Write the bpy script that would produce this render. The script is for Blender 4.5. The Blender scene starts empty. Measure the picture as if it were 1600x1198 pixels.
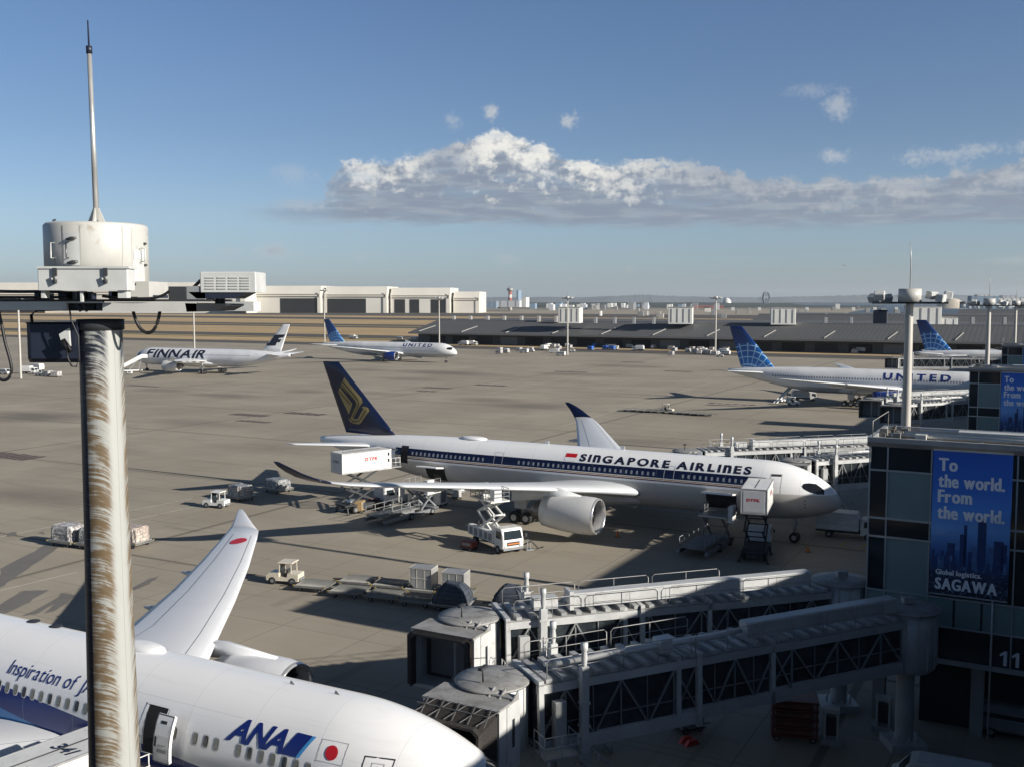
import bpy, bmesh, math, random
from mathutils import Vector, Matrix
random.seed(7)
C = bpy.context.scene.collection
SC = bpy.context.scene
R = math.radians
PI = math.pi

# ---------------------------------------------------------------- camera
CAMH = 25.05
cam_d = bpy.data.cameras.new('camera'); cam = bpy.data.objects.new('camera', cam_d); C.objects.link(cam)
cam.location = (0, 0, CAMH); cam.rotation_euler = (R(90) - math.atan(129 / 1600), 0, 0)
cam_d.sensor_width = 36; cam_d.lens = 36; cam_d.clip_start = 0.2; cam_d.clip_end = 60000
SC.camera = cam
SC.view_settings.view_transform = 'Standard'; SC.view_settings.look = 'None'
SC.view_settings.gamma = 1; SC.view_settings.exposure = 0.55
SC.cycles.use_denoising = True
SC.cycles.max_bounces = 6; SC.cycles.diffuse_bounces = 3; SC.cycles.glossy_bounces = 3
SC.cycles.transmission_bounces = 3; SC.cycles.volume_bounces = 0
SC.cycles.sample_clamp_indirect = 4

SUN_AZ, SUN_EL = 118.8, 21.0      # clockwise from +Y (view direction)
SUN_STRENGTH, SKY_STRENGTH = 5.0, 0.058


# ---------------------------------------------------------------- node expression helper
class NX:
    def __init__(s, nt): s.t = nt
    def node(s, typ, **kw):
        n = s.t.nodes.new(typ)
        for k, v in kw.items(): setattr(n, k, v)
        return n
    def put(s, sock, v):
        if isinstance(v, bpy.types.NodeSocket): s.t.links.new(v, sock)
        elif v is not None:
            if sock.type == 'RGBA' and len(v) == 3: v = (*v, 1)
            sock.default_value = v
    def m(s, op, a, b=None, c=None, clamp=False):
        n = s.node('ShaderNodeMath', operation=op, use_clamp=clamp)
        for i, v in enumerate((a, b, c)):
            if v is not None: s.put(n.inputs[i], v)
        return n.outputs[0]
    def add(s, a, b): return s.m('ADD', a, b)
    def sub(s, a, b): return s.m('SUBTRACT', a, b)
    def mul(s, a, b, clamp=False): return s.m('MULTIPLY', a, b, clamp=clamp)
    def gt(s, a, b): return s.m('GREATER_THAN', a, b)
    def lt(s, a, b): return s.m('LESS_THAN', a, b)
    def band(s, v, lo, hi): return s.mul(s.gt(v, lo), s.lt(v, hi))
    def step(s, v, lo, hi, a=0.0, b=1.0):
        n = s.node('ShaderNodeMapRange', interpolation_type='SMOOTHSTEP')
        for i, x in enumerate((v, lo, hi, a, b)): s.put(n.inputs[i], x)
        return n.outputs[0]
    def lin(s, v, lo, hi, a=0.0, b=1.0):
        n = s.node('ShaderNodeMapRange')
        for i, x in enumerate((v, lo, hi, a, b)): s.put(n.inputs[i], x)
        return n.outputs[0]
    def mix(s, f, a, b, mode='MIX'):
        n = s.node('ShaderNodeMix', data_type='RGBA', blend_type=mode)
        s.put(n.inputs[0], f)
        for sock, v in ((n.inputs[6], a), (n.inputs[7], b)):
            if isinstance(v, (tuple, list)) and len(v) == 3: v = (*v, 1)
            s.put(sock, v)
        return n.outputs[2]
    def coord(s, which='Object'): return s.node('ShaderNodeTexCoord').outputs[which]
    def xyz(s, v):
        n = s.node('ShaderNodeSeparateXYZ'); s.put(n.inputs[0], v); return n.outputs
    def vec(s, x, y, z):
        n = s.node('ShaderNodeCombineXYZ')
        for i, v in enumerate((x, y, z)): s.put(n.inputs[i], v)
        return n.outputs[0]
    def noise(s, v, scale, detail=4, rough=.55, dist=0.0):
        n = s.node('ShaderNodeTexNoise'); s.put(n.inputs['Vector'], v)
        n.inputs['Scale'].default_value = scale; n.inputs['Detail'].default_value = detail
        n.inputs['Roughness'].default_value = rough; n.inputs['Distortion'].default_value = dist
        return n.outputs['Fac']


# ---------------------------------------------------------------- world: sky and far clouds
world = bpy.data.worlds.new('World'); SC.world = world; world.use_nodes = True
def build_world():
    nt = world.node_tree; nt.nodes.clear(); x = NX(nt)
    sky = x.node('ShaderNodeTexSky', sky_type='NISHITA', sun_disc=False)
    sky.sun_elevation = R(SUN_EL); sky.sun_rotation = R(SUN_AZ)
    sky.altitude = 0; sky.air_density = 1.0; sky.dust_density = 0.6; sky.ozone_density = 2.0
    d = x.coord('Generated'); X, Y, Z = x.xyz(d)
    az = x.mul(x.m('ARCTAN2', X, Y), 180 / PI)
    el = x.mul(x.m('ARCSINE', Z), 180 / PI)
    # tint by elevation: bluish grey low, deeper blue above, dimmed overhead to cut fill
    ramp = x.node('ShaderNodeValToRGB'); cr = ramp.color_ramp
    x.put(ramp.inputs[0], x.lin(el, 0, 90))
    st = SKYRAMP
    cr.elements[0].position = st[0][0]; cr.elements[0].color = (*st[0][1], 1)
    cr.elements[1].position = st[-1][0]; cr.elements[1].color = (*st[-1][1], 1)
    for p, c in st[1:-1]:
        e = cr.elements.new(p); e.color = (*c, 1)
    base = x.mix(1.0, sky.outputs[0], ramp.outputs[0], 'MULTIPLY')
    # cloud bank: top profile over azimuth
    fc = x.node('ShaderNodeFloatCurve'); cv = fc.mapping.curves[0]
    def px2a(px): return math.degrees(math.atan((px - 800) / 1600))
    def py2e(py): return math.degrees(math.atan((470 - py) / 1600))
    prof = [(330, 345), (395, 322), (470, 321), (505, 316), (522, 280), (542, 256), (570, 254), (640, 247), (690, 238), (735, 217), (785, 211), (835, 226),
            (875, 243), (915, 257), (1000, 254), (1060, 262), (1115, 266), (1150, 280), (1240, 288), (1340, 292), (1440, 290), (1520, 281), (1600, 274), (1700, 270)]
    lo, hi = -20.0, 32.0
    pts = [((px2a(a) - lo) / (hi - lo), py2e(b) / 12) for a, b in prof]
    pts = [(0.0, 0.30)] + pts + [(1.0, 0.55)]
    cv.points[0].location = pts[0]; cv.points[1].location = pts[-1]
    for p in pts[1:-1]: cv.points.new(*p)
    for p in cv.points: p.handle_type = 'VECTOR'
    fc.mapping.update()
    wv = x.noise(x.vec(x.mul(az, .8), x.mul(el, 1.2), 4.0), 1.0, 4, .6)
    x.put(fc.inputs['Value'], x.lin(x.add(az, x.mul(x.sub(wv, .5), 2.6)), lo, hi))
    top = x.mul(fc.outputs[0], 12)
    cvv = x.vec(az, x.mul(el, 1.35), 0.0)
    n1 = x.noise(cvv, 0.55, 5, .54, .35); n2 = x.noise(x.vec(x.mul(az, .35), x.mul(el, 1.6), 3.1), .9, 6, .6, .4)
    n3 = x.noise(x.vec(az, x.mul(el, 1.2), 8.0), 1.3, 4, .5, .25)
    n4 = x.noise(x.vec(az, x.mul(el, 1.1), 1.7), 4.2, 4, .6, .2)
    topn = x.add(top, x.add(x.mul(x.sub(n1, .5), 1.5), x.add(x.mul(x.sub(n3, .5), .7), x.mul(x.sub(n4, .5), .5))))
    soft = x.lin(n2, .3, .7, .10, .60)
    dens = x.step(x.sub(topn, el), x.mul(soft, -.25), soft)
    base_e = x.add(x.lin(az, -8, 20, 4.15, 3.75), x.mul(x.sub(n2, .5), 1.3))
    bot = x.step(el, x.sub(base_e, .12), x.add(base_e, .5))
    dens = x.mul(dens, bot)
    side = x.mul(x.step(az, -15.5, -11.0), x.lin(az, -10.5, -8.8, .62, 1.0))
    dens = x.mul(dens, side)
    dens = x.mul(dens, x.lin(n2, .28, .5, .55, 1.0))
    # smaller puffs
    def puff(px, py, rx, ry, k, amt, thr=.30):
        ex = x.m('DIVIDE', x.sub(az, px2a(px)), rx / 28.0); ey = x.m('DIVIDE', x.sub(el, py2e(py)), ry / 28.0)
        rr = x.m('SQRT', x.add(x.mul(ex, ex), x.mul(ey, ey)))
        return x.mul(x.step(x.add(x.sub(1.0, rr), x.add(x.mul(x.sub(k, .5), 2.4), x.mul(x.sub(n4, .5), 1.6))), thr - .35, thr + .95), amt)
    puffs = None; shade_p = None
    for (px, py, rx, ry, am, dark) in [(768, 183, 13, 14, .8, .1), (888, 198, 18, 16, .75, .1), (708, 196, 16, 14, .35, .2), (1304, 184, 26, 25, .6, .35), (1262, 161, 40, 13, .3, .6),
                                 (1298, 257, 26, 12, .65, .3), (1470, 263, 85, 17, .8, .4), (1590, 258, 20, 10, .5, .4), (462, 279, 46, 20, .28, .6), (432, 394, 44, 15, .75, .7),
                                 (566, 404, 16, 9, .4, .8), (788, 406, 30, 9, .5, 1.0), (361, 396, 20, 7, .45, .9), (984, 420, 14, 6, .3, .5), (1580, 414, 50, 8, .25, .8)]:
        q = puff(px, py, rx, ry, n1 if rx > 24 else n3, am)
        puffs = q if puffs is None else x.m('MAXIMUM', puffs, q)
        w = x.mul(q, dark); shade_p = w if shade_p is None else x.m('MAXIMUM', shade_p, w)
    # brightness: sunlit crowns, grey body
    hgt = x.m('DIVIDE', x.sub(el, base_e), x.m('MAXIMUM', x.sub(top, base_e), .4))
    lit = x.add(hgt, x.add(x.mul(x.sub(n3, .5), 1.5), x.add(x.mul(x.sub(n1, .5), 1.1), x.mul(x.sub(n4, .5), .7))))
    lit = x.step(lit, .46, 1.05)
    crown = x.mul(x.step(az, -3.6, -1.2), x.step(az, 11.5, 3.2))
    lit = x.mul(lit, x.m('MAXIMUM', x.lin(crown, 0, 1, .25, 1.0), x.mul(x.mul(x.step(az, -10.5, -9), x.step(az, -3, -6)), .8)))
    streak = x.step(x.noise(x.vec(x.mul(az, .3), x.mul(el, 2.6), 5.5), 1.1, 5, .6, .3), .44, .66)
    grey = x.mix(streak, CLOUD_DARK, CLOUD_MID)
    ccol = x.mix(lit, grey, CLOUD_LIT)
    pcol = x.mix(shade_p, CLOUD_LIT2, CLOUD_DARK)
    out = x.mix(x.mul(dens, .93), base, ccol)
    out = x.mix(puffs, out, pcol)
    bg = x.node('ShaderNodeBackground'); x.put(bg.inputs[0], out); bg.inputs[1].default_value = SKY_STRENGTH
    o = x.node('ShaderNodeOutputWorld'); nt.links.new(bg.outputs[0], o.inputs[0])
SKYRAMP = [(0.0, (.84, 1.06, 1.60)), (.03, (.86, 1.02, 1.42)), (.05, (.92, 1.03, 1.33)), (.10, (.83, .93, 1.16)), (.25, (.75, .91, 1.15)), (.38, (.34, .40, .48)), (1.0, (.26, .28, .32))]
CLOUD_DARK, CLOUD_MID, CLOUD_LIT, CLOUD_LIT2 = (3.0, 3.55, 4.5), (4.1, 4.6, 5.35), (11.0, 10.7, 9.9), (7.0, 7.3, 7.6)
build_world()

sun_d = bpy.data.lights.new('sun', 'SUN'); sun_d.energy = SUN_STRENGTH; sun_d.angle = R(.5); sun_d.color = (1, .94, .86)
sun = bpy.data.objects.new('sun', sun_d); C.objects.link(sun)
_sd = Vector((math.sin(R(SUN_AZ)) * math.cos(R(SUN_EL)), math.cos(R(SUN_AZ)) * math.cos(R(SUN_EL)), math.sin(R(SUN_EL))))
sun.rotation_euler = _sd.to_track_quat('Z', 'Y').to_euler(); sun.location = (60, -30, 80)


# ---------------------------------------------------------------- materials
MATS = {}
def mat(name, col, rough=.55, metal=0.0, var=.12, scale=1.5, spec=.5, dirt=None, stretch=(1, 1, 1)):
    if name in MATS: return MATS[name]
    m = bpy.data.materials.new(name); m.use_nodes = True; nt = m.node_tree; x = NX(nt)
    b = nt.nodes['Principled BSDF']
    b.inputs['Roughness'].default_value = rough; b.inputs['Metallic'].default_value = metal
    b.inputs['Specular IOR Level'].default_value = spec
    if var:
        v = x.coord()
        mp = x.node('ShaderNodeMapping'); x.put(mp.inputs[0], v); mp.inputs['Scale'].default_value = stretch
        n = x.noise(mp.outputs[0], scale, 5, .6)
        f = x.lin(n, .3, .7, 1 - var, 1 + var)
        c = x.mix(1.0, (*col, 1), x.node('ShaderNodeCombineColor').outputs[0], 'MULTIPLY')
        cc = c.node; cb = cc.inputs[7].links[0].from_node
        for i in range(3): x.put(cb.inputs[i], f)
        if dirt:
            n2 = x.noise(mp.outputs[0], scale * 3.1, 6, .65, .6)
            c = x.mix(x.step(n2, .56, .74), c, (*dirt, 1))
        x.put(b.inputs['Base Color'], c)
        x.put(b.inputs['Roughness'], x.lin(n, .3, .7, max(.05, rough - .08), min(1, rough + .08)))
    else:
        b.inputs['Base Color'].default_value = (*col, 1)
    MATS[name] = m; return m
def custom(name, fn, rough=.4, metal=0., spec=.5):
    if name in MATS: return MATS[name]
    m = bpy.data.materials.new(name); m.use_nodes = True; nt = m.node_tree; x = NX(nt)
    b = nt.nodes['Principled BSDF']; b.inputs['Roughness'].default_value = rough; b.inputs['Metallic'].default_value = metal
    b.inputs['Specular IOR Level'].default_value = spec
    r = fn(x, b)
    if r is not None: x.put(b.inputs['Base Color'], r)
    MATS[name] = m; return m


# ---------------------------------------------------------------- mesh builder
class MB:
    def __init__(s): s.v = []; s.f = []; s.mi = []; s.sm = []; s.M = Matrix.Identity(4)
    def P(s, p): return s.M @ Vector(p)
    def add(s, vs, fs, mi=0, sm=False):
        o = len(s.v); s.v += [s.P(p) for p in vs]
        for f in fs: s.f.append([i + o for i in f]); s.mi.append(mi); s.sm.append(sm)
        return s
    def box(s, lo, hi, mi=0):
        x0, y0, z0 = lo; x1, y1, z1 = hi
        return s.add([(x0, y0, z0), (x1, y0, z0), (x1, y1, z0), (x0, y1, z0), (x0, y0, z1), (x1, y0, z1), (x1, y1, z1), (x0, y1, z1)],
                     [(0, 3, 2, 1), (4, 5, 6, 7), (0, 1, 5, 4), (1, 2, 6, 5), (2, 3, 7, 6), (3, 0, 4, 7)], mi)
    def cbox(s, c, d, mi=0): return s.box([c[i] - d[i] / 2 for i in range(3)], [c[i] + d[i] / 2 for i in range(3)], mi)
    def bbox(s, lo, hi, b=.05, mi=0):
        """box with chamfered vertical and top edges"""
        x0, y0, z0 = lo; x1, y1, z1 = hi
        ring = [(x0 + b, y0), (x1 - b, y0), (x1, y0 + b), (x1, y1 - b), (x1 - b, y1), (x0 + b, y1), (x0, y1 - b), (x0, y0 + b)]
        ins = [(x0 + 1.5 * b, y0 + b), (x1 - 1.5 * b, y0 + b), (x1 - b, y0 + 1.5 * b), (x1 - b, y1 - 1.5 * b), (x1 - 1.5 * b, y1 - b), (x0 + 1.5 * b, y1 - b), (x0 + b, y1 - 1.5 * b), (x0 + b, y0 + 1.5 * b)]
        return s.loft([[(x, y, z0) for x, y in ring], [(x, y, z1 - b) for x, y in ring], [(x, y, z1) for x, y in ins]], mi, caps=True)
    def loft(s, rings, mi=0, sm=False, caps=False, closed=True):
        n = len(rings[0]); vs = [p for r in rings for p in r]; fs = []
        for k in range(len(rings) - 1):
            for i in range(n if closed else n - 1):
                j = (i + 1) % n; fs.append((k * n + i, k * n + j, (k + 1) * n + j, (k + 1) * n + i))
        s.add(vs, fs, mi, sm)
        if caps: s.add(rings[0], [tuple(range(n))[::-1]], mi); s.add(rings[-1], [tuple(range(n))], mi)
        return s
    def tube(s, pts, r, n=8, mi=0, caps=True, sm=True):
        pts = [Vector(p) for p in pts]; rings = []
        rr = r if isinstance(r, (list, tuple)) else [r] * len(pts)
        for i, p in enumerate(pts):
            d = (pts[min(i + 1, len(pts) - 1)] - pts[max(i - 1, 0)]).normalized()
            a = d.cross(Vector((0, 0, 1)) if abs(d.z) < .9 else Vector((1, 0, 0))).normalized(); b = d.cross(a)
            rings.append([p + (a * math.cos(t) + b * math.sin(t)) * rr[i] for t in [2 * PI * k / n for k in range(n)]])
        return s.loft(rings, mi, sm, caps)
    def bar(s, a, b, w, h=None, mi=0):
        """square bar between two points"""
        a, b = Vector(a), Vector(b); h = h or w; d = (b - a).normalized()
        u = d.cross(Vector((0, 0, 1)) if abs(d.z) < .95 else Vector((1, 0, 0))).normalized(); v = u.cross(d)
        q = [(-1, -1), (1, -1), (1, 1), (-1, 1)]
        return s.loft([[p + u * (i * w / 2) + v * (j * h / 2) for i, j in q] for p in (a, b)], mi, False, True)
    def lathe(s, prof, c=(0, 0, 0), axis='z', n=24, mi=0, sm=True, caps=False):
        """prof: (r, t) along axis"""
        rings = []
        for r, t in prof:
            ring = []
            for k in range(n):
                a = 2 * PI * k / n; q = (r * math.cos(a), r * math.sin(a), t)
                if axis == 'x': q = (t, r * math.cos(a), r * math.sin(a))
                elif axis == 'y': q = (r * math.sin(a), t, r * math.cos(a))
                ring.append((c[0] + q[0], c[1] + q[1], c[2] + q[2]))
            rings.append(ring)
        return s.loft(rings, mi, sm, caps)
    def prism(s, poly, z0, z1, mi=0, fmap=None):
        """extrude 2D polygon; fmap(x,y,t) gives 3D"""
        f = fmap or (lambda a, b, t: (a, b, t))
        return s.loft([[f(a, b, z0) for a, b in poly], [f(a, b, z1) for a, b in poly]], mi, False, True)
    def sheet(s, poly, z, mi=0): return s.add([(a, b, z) for a, b in poly], [tuple(range(len(poly)))], mi)
    def build(s, name, mats, parent=None, loc=None, fix=True):
        me = bpy.data.meshes.new(name); me.from_pydata([tuple(v) for v in s.v], [], s.f)
        for m in (mats if isinstance(mats, (list, tuple)) else [mats]): me.materials.append(m)
        me.polygons.foreach_set('material_index', s.mi); me.polygons.foreach_set('use_smooth', s.sm)
        if fix and len(s.f) > 1:
            b = bmesh.new(); b.from_mesh(me)
            bmesh.ops.remove_doubles(b, verts=b.verts, dist=1e-4)
            bmesh.ops.recalc_face_normals(b, faces=b.faces); b.to_mesh(me); b.free()
        me.update()
        o = bpy.data.objects.new(name, me); C.objects.link(o)
        if parent is not None: o.parent = parent
        if loc is not None: o.location = loc
        return o

def tag(o, label=None, cat=None, group=None, kind=None):
    if label: o['label'] = label
    if cat: o['category'] = cat
    if group: o['group'] = group
    if kind: o['kind'] = kind
    return o
def thing(name, label, cat, loc=(0, 0, 0), rz=0.0, group=None):
    o = bpy.data.objects.new(name, None); C.objects.link(o); o.empty_display_size = .3
    o.location = loc; o.rotation_euler = (0, 0, rz)
    return tag(o, label, cat, group)
def dup(root, loc=None, rz=None, label=None, group=None):
    r = root.copy(); C.objects.link(r)
    if loc is not None: r.location = loc
    if rz is not None: r.rotation_euler = (0, 0, rz)
    if label: r['label'] = label
    if group: r['group'] = group
    for ch in list(root.children):
        c = ch.copy(); C.objects.link(c); c.parent = r
        for g in ch.children:
            d = g.copy(); C.objects.link(d); d.parent = c
    return r
def struct(mb, name, m): return tag(mb.build(name, m), kind='structure')

# ground frame: u along the parked aircraft (towards the terminal), w along the concourse
HD = R(-28.3); CU, SU = math.cos(HD), math.sin(HD)
def UW(u, w, z=0.0): return Vector((u * CU - w * SU, u * SU + w * CU, z))
def gp(px, py, z=0.0):
    """point on the plane z seen at a pixel of the 1600 px photograph (used to read positions off it)"""
    cp, sp = math.cos(math.atan(129 / 1600)), math.sin(math.atan(129 / 1600))
    v = (599 - py) / 1600; d = Vector(((px - 800) / 1600, cp + v * sp, -sp + v * cp)); t = (z - CAMH) / d.z
    return Vector((d.x * t, d.y * t, z))
def atY(px, py, Y):
    cp, sp = math.cos(math.atan(129 / 1600)), math.sin(math.atan(129 / 1600))
    v = (599 - py) / 1600; d = Vector(((px - 800) / 1600, cp + v * sp, -sp + v * cp)); t = Y / d.y
    return Vector((d.x * t, Y, CAMH + d.z * t))

# ---------------------------------------------------------------- lettering (built-in font, one outline per character)
_gl = {}
def glyph(ch, bold=.0, shear=0.0):
    k = (ch, bold, shear)
    if k not in _gl:
        cu = bpy.data.curves.new('t', 'FONT'); cu.body = ch; cu.size = 1; cu.offset = bold; cu.shear = shear; cu.resolution_u = 4
        o = bpy.data.objects.new('t', cu); C.objects.link(o)
        dg = bpy.context.evaluated_depsgraph_get()
        me = bpy.data.meshes.new_from_object(o.evaluated_get(dg))
        vs = [(v.co.x, v.co.y) for v in me.vertices]; fs = [tuple(p.vertices) for p in me.polygons]
        bpy.data.objects.remove(o); bpy.data.meshes.remove(me)
        _gl[k] = (vs, fs)
    return _gl[k]
def layout(text, height, width=None, bold=.0, shear=0.0, gap=.10, caps=True):
    """returns verts2d, faces; cap height = height, optional total width; lowercase 'n' in a capital word is drawn at cap height"""
    ref = glyph('H', bold, 0); ch = max(v[1] for v in ref[0]) - min(v[1] for v in ref[0]); y0 = min(v[1] for v in ref[0])
    sc = height / ch; V, F = [], []; x = 0.0
    bigN = caps and text.upper() != text and sum(c.isupper() for c in text) > 2
    for c in text:
        if c == ' ': x += .32 * sc; continue
        vs, fs = glyph(c, bold, shear); v0 = glyph(c, bold, 0)[0] if shear else vs; mn = min(v[0] for v in v0); mx = max(v[0] for v in v0); ys = 1.0
        if bigN and c == 'n': ys = ch / (max(v[1] for v in vs) - y0)
        o = len(V)
        xs = 1.15 if ys > 1 else 1.0
        V += [(x + (v[0] - mn) * sc * xs, (v[1] - y0) * sc * ys) for v in vs]; F += [tuple(i + o for i in f) for f in fs]
        x += (mx - mn) * sc * xs + gap * sc
    tot = x - gap * sc
    if width: V = [(a * width / tot, b) for a, b in V]
    return V, F
def slice_faces(V, F, stepx=None, stepy=None):
    b = bmesh.new(); vs = [b.verts.new((a, c, 0)) for a, c in V]
    for f in F:
        try: b.faces.new([vs[i] for i in f])
        except ValueError: pass
    bmesh.ops.remove_doubles(b, verts=b.verts, dist=1e-5)
    bmesh.ops.triangulate(b, faces=b.faces[:])
    for st, ax in ((stepx, 0), (stepy, 1)):
        if not st: continue
        lo = min(v.co[ax] for v in b.verts); hi = max(v.co[ax] for v in b.verts); t = lo + st
        while t < hi - 1e-3:
            co = [0, 0, 0]; co[ax] = t; no = [0, 0, 0]; no[ax] = 1
            bmesh.ops.bisect_plane(b, geom=b.verts[:] + b.edges[:] + b.faces[:], plane_co=co, plane_no=no); t += st
    b.verts.index_update()
    V2 = [(v.co.x, v.co.y) for v in b.verts]; F2 = [tuple(v.index for v in f.verts) for f in b.faces]; b.free()
    return V2, F2
def flat_text(text, height, fmap, m, parent, name='lettering', fat=0.0, **kw):
    V, F = layout(text, height, **kw); mb = MB()
    for k, dx in enumerate((0.0, -fat, fat) if fat else (0.0,)):
        n = Vector(fmap(1, 0)) - Vector(fmap(0, 0)); n = n.cross(Vector(fmap(0, 1)) - Vector(fmap(0, 0))).normalized() * .0012 * k
        mb.add([Vector(fmap(a + dx, b)) + n for a, b in V], F)
    return mb.build(name, m, parent, fix=False)
# ================================================================ ground
def uwof(p): return (p[0] * CU + p[1] * SU, -p[0] * SU + p[1] * CU)
SMEARS = [  # px, py, half extent along u (m), across (m), strength
    (700, 583, 30, 13, .55), (640, 592, 16, 8, .4), (575, 578, 14, 8, .45), (830, 634, 16, 9, .5), (760, 625, 16, 7, .35), (55, 650, 20, 11, .55), (350, 618, 16, 6, .5),
    (480, 612, 10, 7, .45), (60, 775, 14, 6, .45), (250, 610, 14, 7, .35), (980, 572, 22, 9, .45), (1180, 590, 16, 7, .35), (600, 615, 16, 6, .3), (1000, 690, 12, 8, .35), (300, 660, 16, 6, .3), (900, 585, 25, 8, .35), (420, 700, 14, 6, .25), (160, 700, 14, 6, .25)]
def ground_mat(x, b):
    P = x.coord(); X, Y, Z = x.xyz(P)
    u = x.add(x.mul(X, CU), x.mul(Y, SU)); w = x.add(x.mul(X, -SU), x.mul(Y, CU))
    uw = x.vec(u, w, 0.0)
    n1 = x.noise(P, .035, 6, .6); n2 = x.noise(x.vec(x.mul(u, .35), w, 0.0), .25, 5, .65); n3 = x.noise(P, 3.0, 4, .7)
    base = x.mix(x.step(n1, .35, .68), (.305, .270, .210), (.375, .334, .262))
    base = x.mix(x.mul(x.step(n2, .42, .72), .28), base, (.235, .21, .17))
    base = x.mix(x.mul(n3, .16), base, (.19, .17, .14))
    # slab to slab tone
    cell = x.node('ShaderNodeTexWhiteNoise'); x.put(cell.inputs[0], x.vec(x.m('FLOOR', x.mul(u, 1 / 7.5)), x.m('FLOOR', x.mul(w, 1 / 7.5)), 0.0))
    base = x.mix(x.mul(cell.outputs[0], .20), base, (.22, .195, .155))
    # joints
    def joint(c, per, wd, amt):
        fr = x.m('FRACT', x.mul(c, 1 / per)); dd = x.m('MINIMUM', fr, x.sub(1.0, fr))
        return x.mul(x.sub(1.0, x.step(dd, wd / per * .5, wd / per)), amt)
    j = x.m('MAXIMUM', joint(u, 7.5, .05, .5), joint(w, 7.5, .05, .5))
    j = x.m('MAXIMUM', j, x.m('MAXIMUM', joint(x.add(u, 11), 72, .35, .6), joint(x.add(w, 2), 36, .3, .6)))
    base = x.mix(j, base, (.07, .063, .052))
    # rubber and oil smears
    tot = None
    nn = x.noise(x.vec(x.mul(u, .05), x.mul(w, .35), 0.0), 1.0, 5, .7, .4)
    for px, py, a, bb, st in SMEARS:
        cu, cw = uwof(gp(px, py))
        du = x.mul(x.sub(u, cu), 1 / a); dw = x.mul(x.sub(w, cw), 1 / bb)
        rr = x.m('SQRT', x.add(x.mul(du, du), x.mul(dw, dw)))
        q = x.mul(x.step(x.add(rr, x.mul(x.sub(nn, .5), 1.1)), 1.15, .1), st)
        tot = q if tot is None else x.m('MAXIMUM', tot, q)
    base = x.mix(tot, base, (.085, .075, .062))
    ns = x.noise(x.vec(x.mul(u, .12), x.mul(w, .8), 2.0), .6, 5, .7, .5)
    base = x.mix(x.mul(x.step(ns, .56, .8), .5), base, (.135, .12, .098))
    # tyre tracks: narrow dark streaks along the stands and across them
    for (cu_, cw_, sc_, am_) in ((.012, 1.1, 1.0, .34), (.9, .010, 1.0, .26)):
        tv = x.noise(x.vec(x.mul(u, cu_), x.mul(w, cw_), 7.0), sc_, 3, .55)
        base = x.mix(x.mul(x.mul(x.step(tv, .60, .72), x.step(n1, .62, .42)), am_), base, (.10, .088, .072))
    # far from the stands the land is darker
    far = x.step(Y, 2600, 4200)
    base = x.mix(far, base, (.045, .055, .045))
    x.put(b.inputs['Roughness'], x.lin(n2, .3, .7, .72, .9))
    return base
MG = custom('apron_concrete', ground_mat, .8, 0, .25)
mb = MB(); mb.sheet([(-30000, -600), (30000, -600), (30000, 30000), (-30000, 30000)], 0); struct(mb, 'apron_ground', MG)

# distant taxiways, grass strips (parallel to the stands)
def asphalt_mat(x, b):
    n = x.noise(x.coord(), .02, 5, .6); return x.mix(n, (.075, .07, .062), (.12, .11, .098))
MA = custom('asphalt', asphalt_mat, .85, 0, .2)
def grass_mat(x, b):
    P = x.coord(); X, Y, Z = x.xyz(P); n = x.noise(P, .012, 6, .65); n2 = x.noise(P, .09, 4, .6)
    c = x.mix(x.step(n, .35, .65), (.47, .345, .19), (.38, .285, .165)); return x.mix(x.mul(x.step(n2, .45, .8), .5), c, (.25, .20, .13))
MGR = custom('dry_grass', grass_mat, .95, 0, .1)
def wline(py, px=330): return uwof(gp(px, py))[1]
def strip(mbx, w0, w1, u0, u1, z): mbx.add([UW(u0, w0, z), UW(u1, w0, z), UW(u1, w1, z), UW(u0, w1, z)], [(0, 1, 2, 3)])
mb = MB(); strip(mb, wline(535), wline(487), -2600, 90, .004); struct(mb, 'taxiway', MA)
mb = MB()
for a, b_ in [(531, 525.5), (519, 508.5), (503.5, 497), (494, 491.5)]:
    strip(mb, wline(a), wline(b_), -2600, 60, .008)
tag(mb.build('grass', MGR), kind='stuff')
mb = MB(); strip(mb, wline(524.4), wline(523.8), -2600, 60, .012); strip(mb, wline(506.3), wline(505.9), -2600, 60, .012)
struct(mb, 'taxiway_line', mat('taxi_yellow', (.5, .36, .06), .8))

# painted markings on the apron
MW = mat('road_white', (.62, .6, .54), .8, var=.25, scale=.8)
MWF = mat('worn_white', (.50, .47, .40), .85, var=.2, scale=.6)
MYL = mat('lead_yellow', (.42, .30, .06), .8, var=.25, scale=.7)
mb = MB()
def line(mbx, a, b, wd, z=.005):
    a = Vector(a[:2]); b = Vector(b[:2]); d = (b - a).normalized(); n = Vector((-d.y, d.x)) * wd / 2
    mbx.add([(*(a - n), z), (*(b - n), z), (*(b + n), z), (*(a + n), z)], [(0, 1, 2, 3)])
for w_ in (57.5, 127.0, 132.5):
    pass
for p, q in [((0, 838), (300, 778)), ((205, 812), (345, 782)), ((0, 922), (120, 893)), ((880, 665), (1110, 598)), ((760, 615), (1040, 560))]:
    line(mb, gp(*p), gp(*q), .16)
struct(mb, 'road_line', MWF)
mb = MB()
for k in range(3):
    for t in range(7):
        a = gp(245 + t * 34, 806 - t * 6.6); 
for (p, q) in [((248, 803), (282, 797)), ((205, 808), (228, 804)), ((300, 790), (330, 783))]: line(mb, gp(*p), gp(*q), .18, .006)
for w0 in (34.7, 106.6, 178.5, 250.4):
    line(mb, UW(-120, w0), UW(-14, w0), .22, .006)
struct(mb, 'lead_in_line', mat('lead_worn', (.30, .25, .15), .85, var=.25, scale=.5))
mb = MB()
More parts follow.
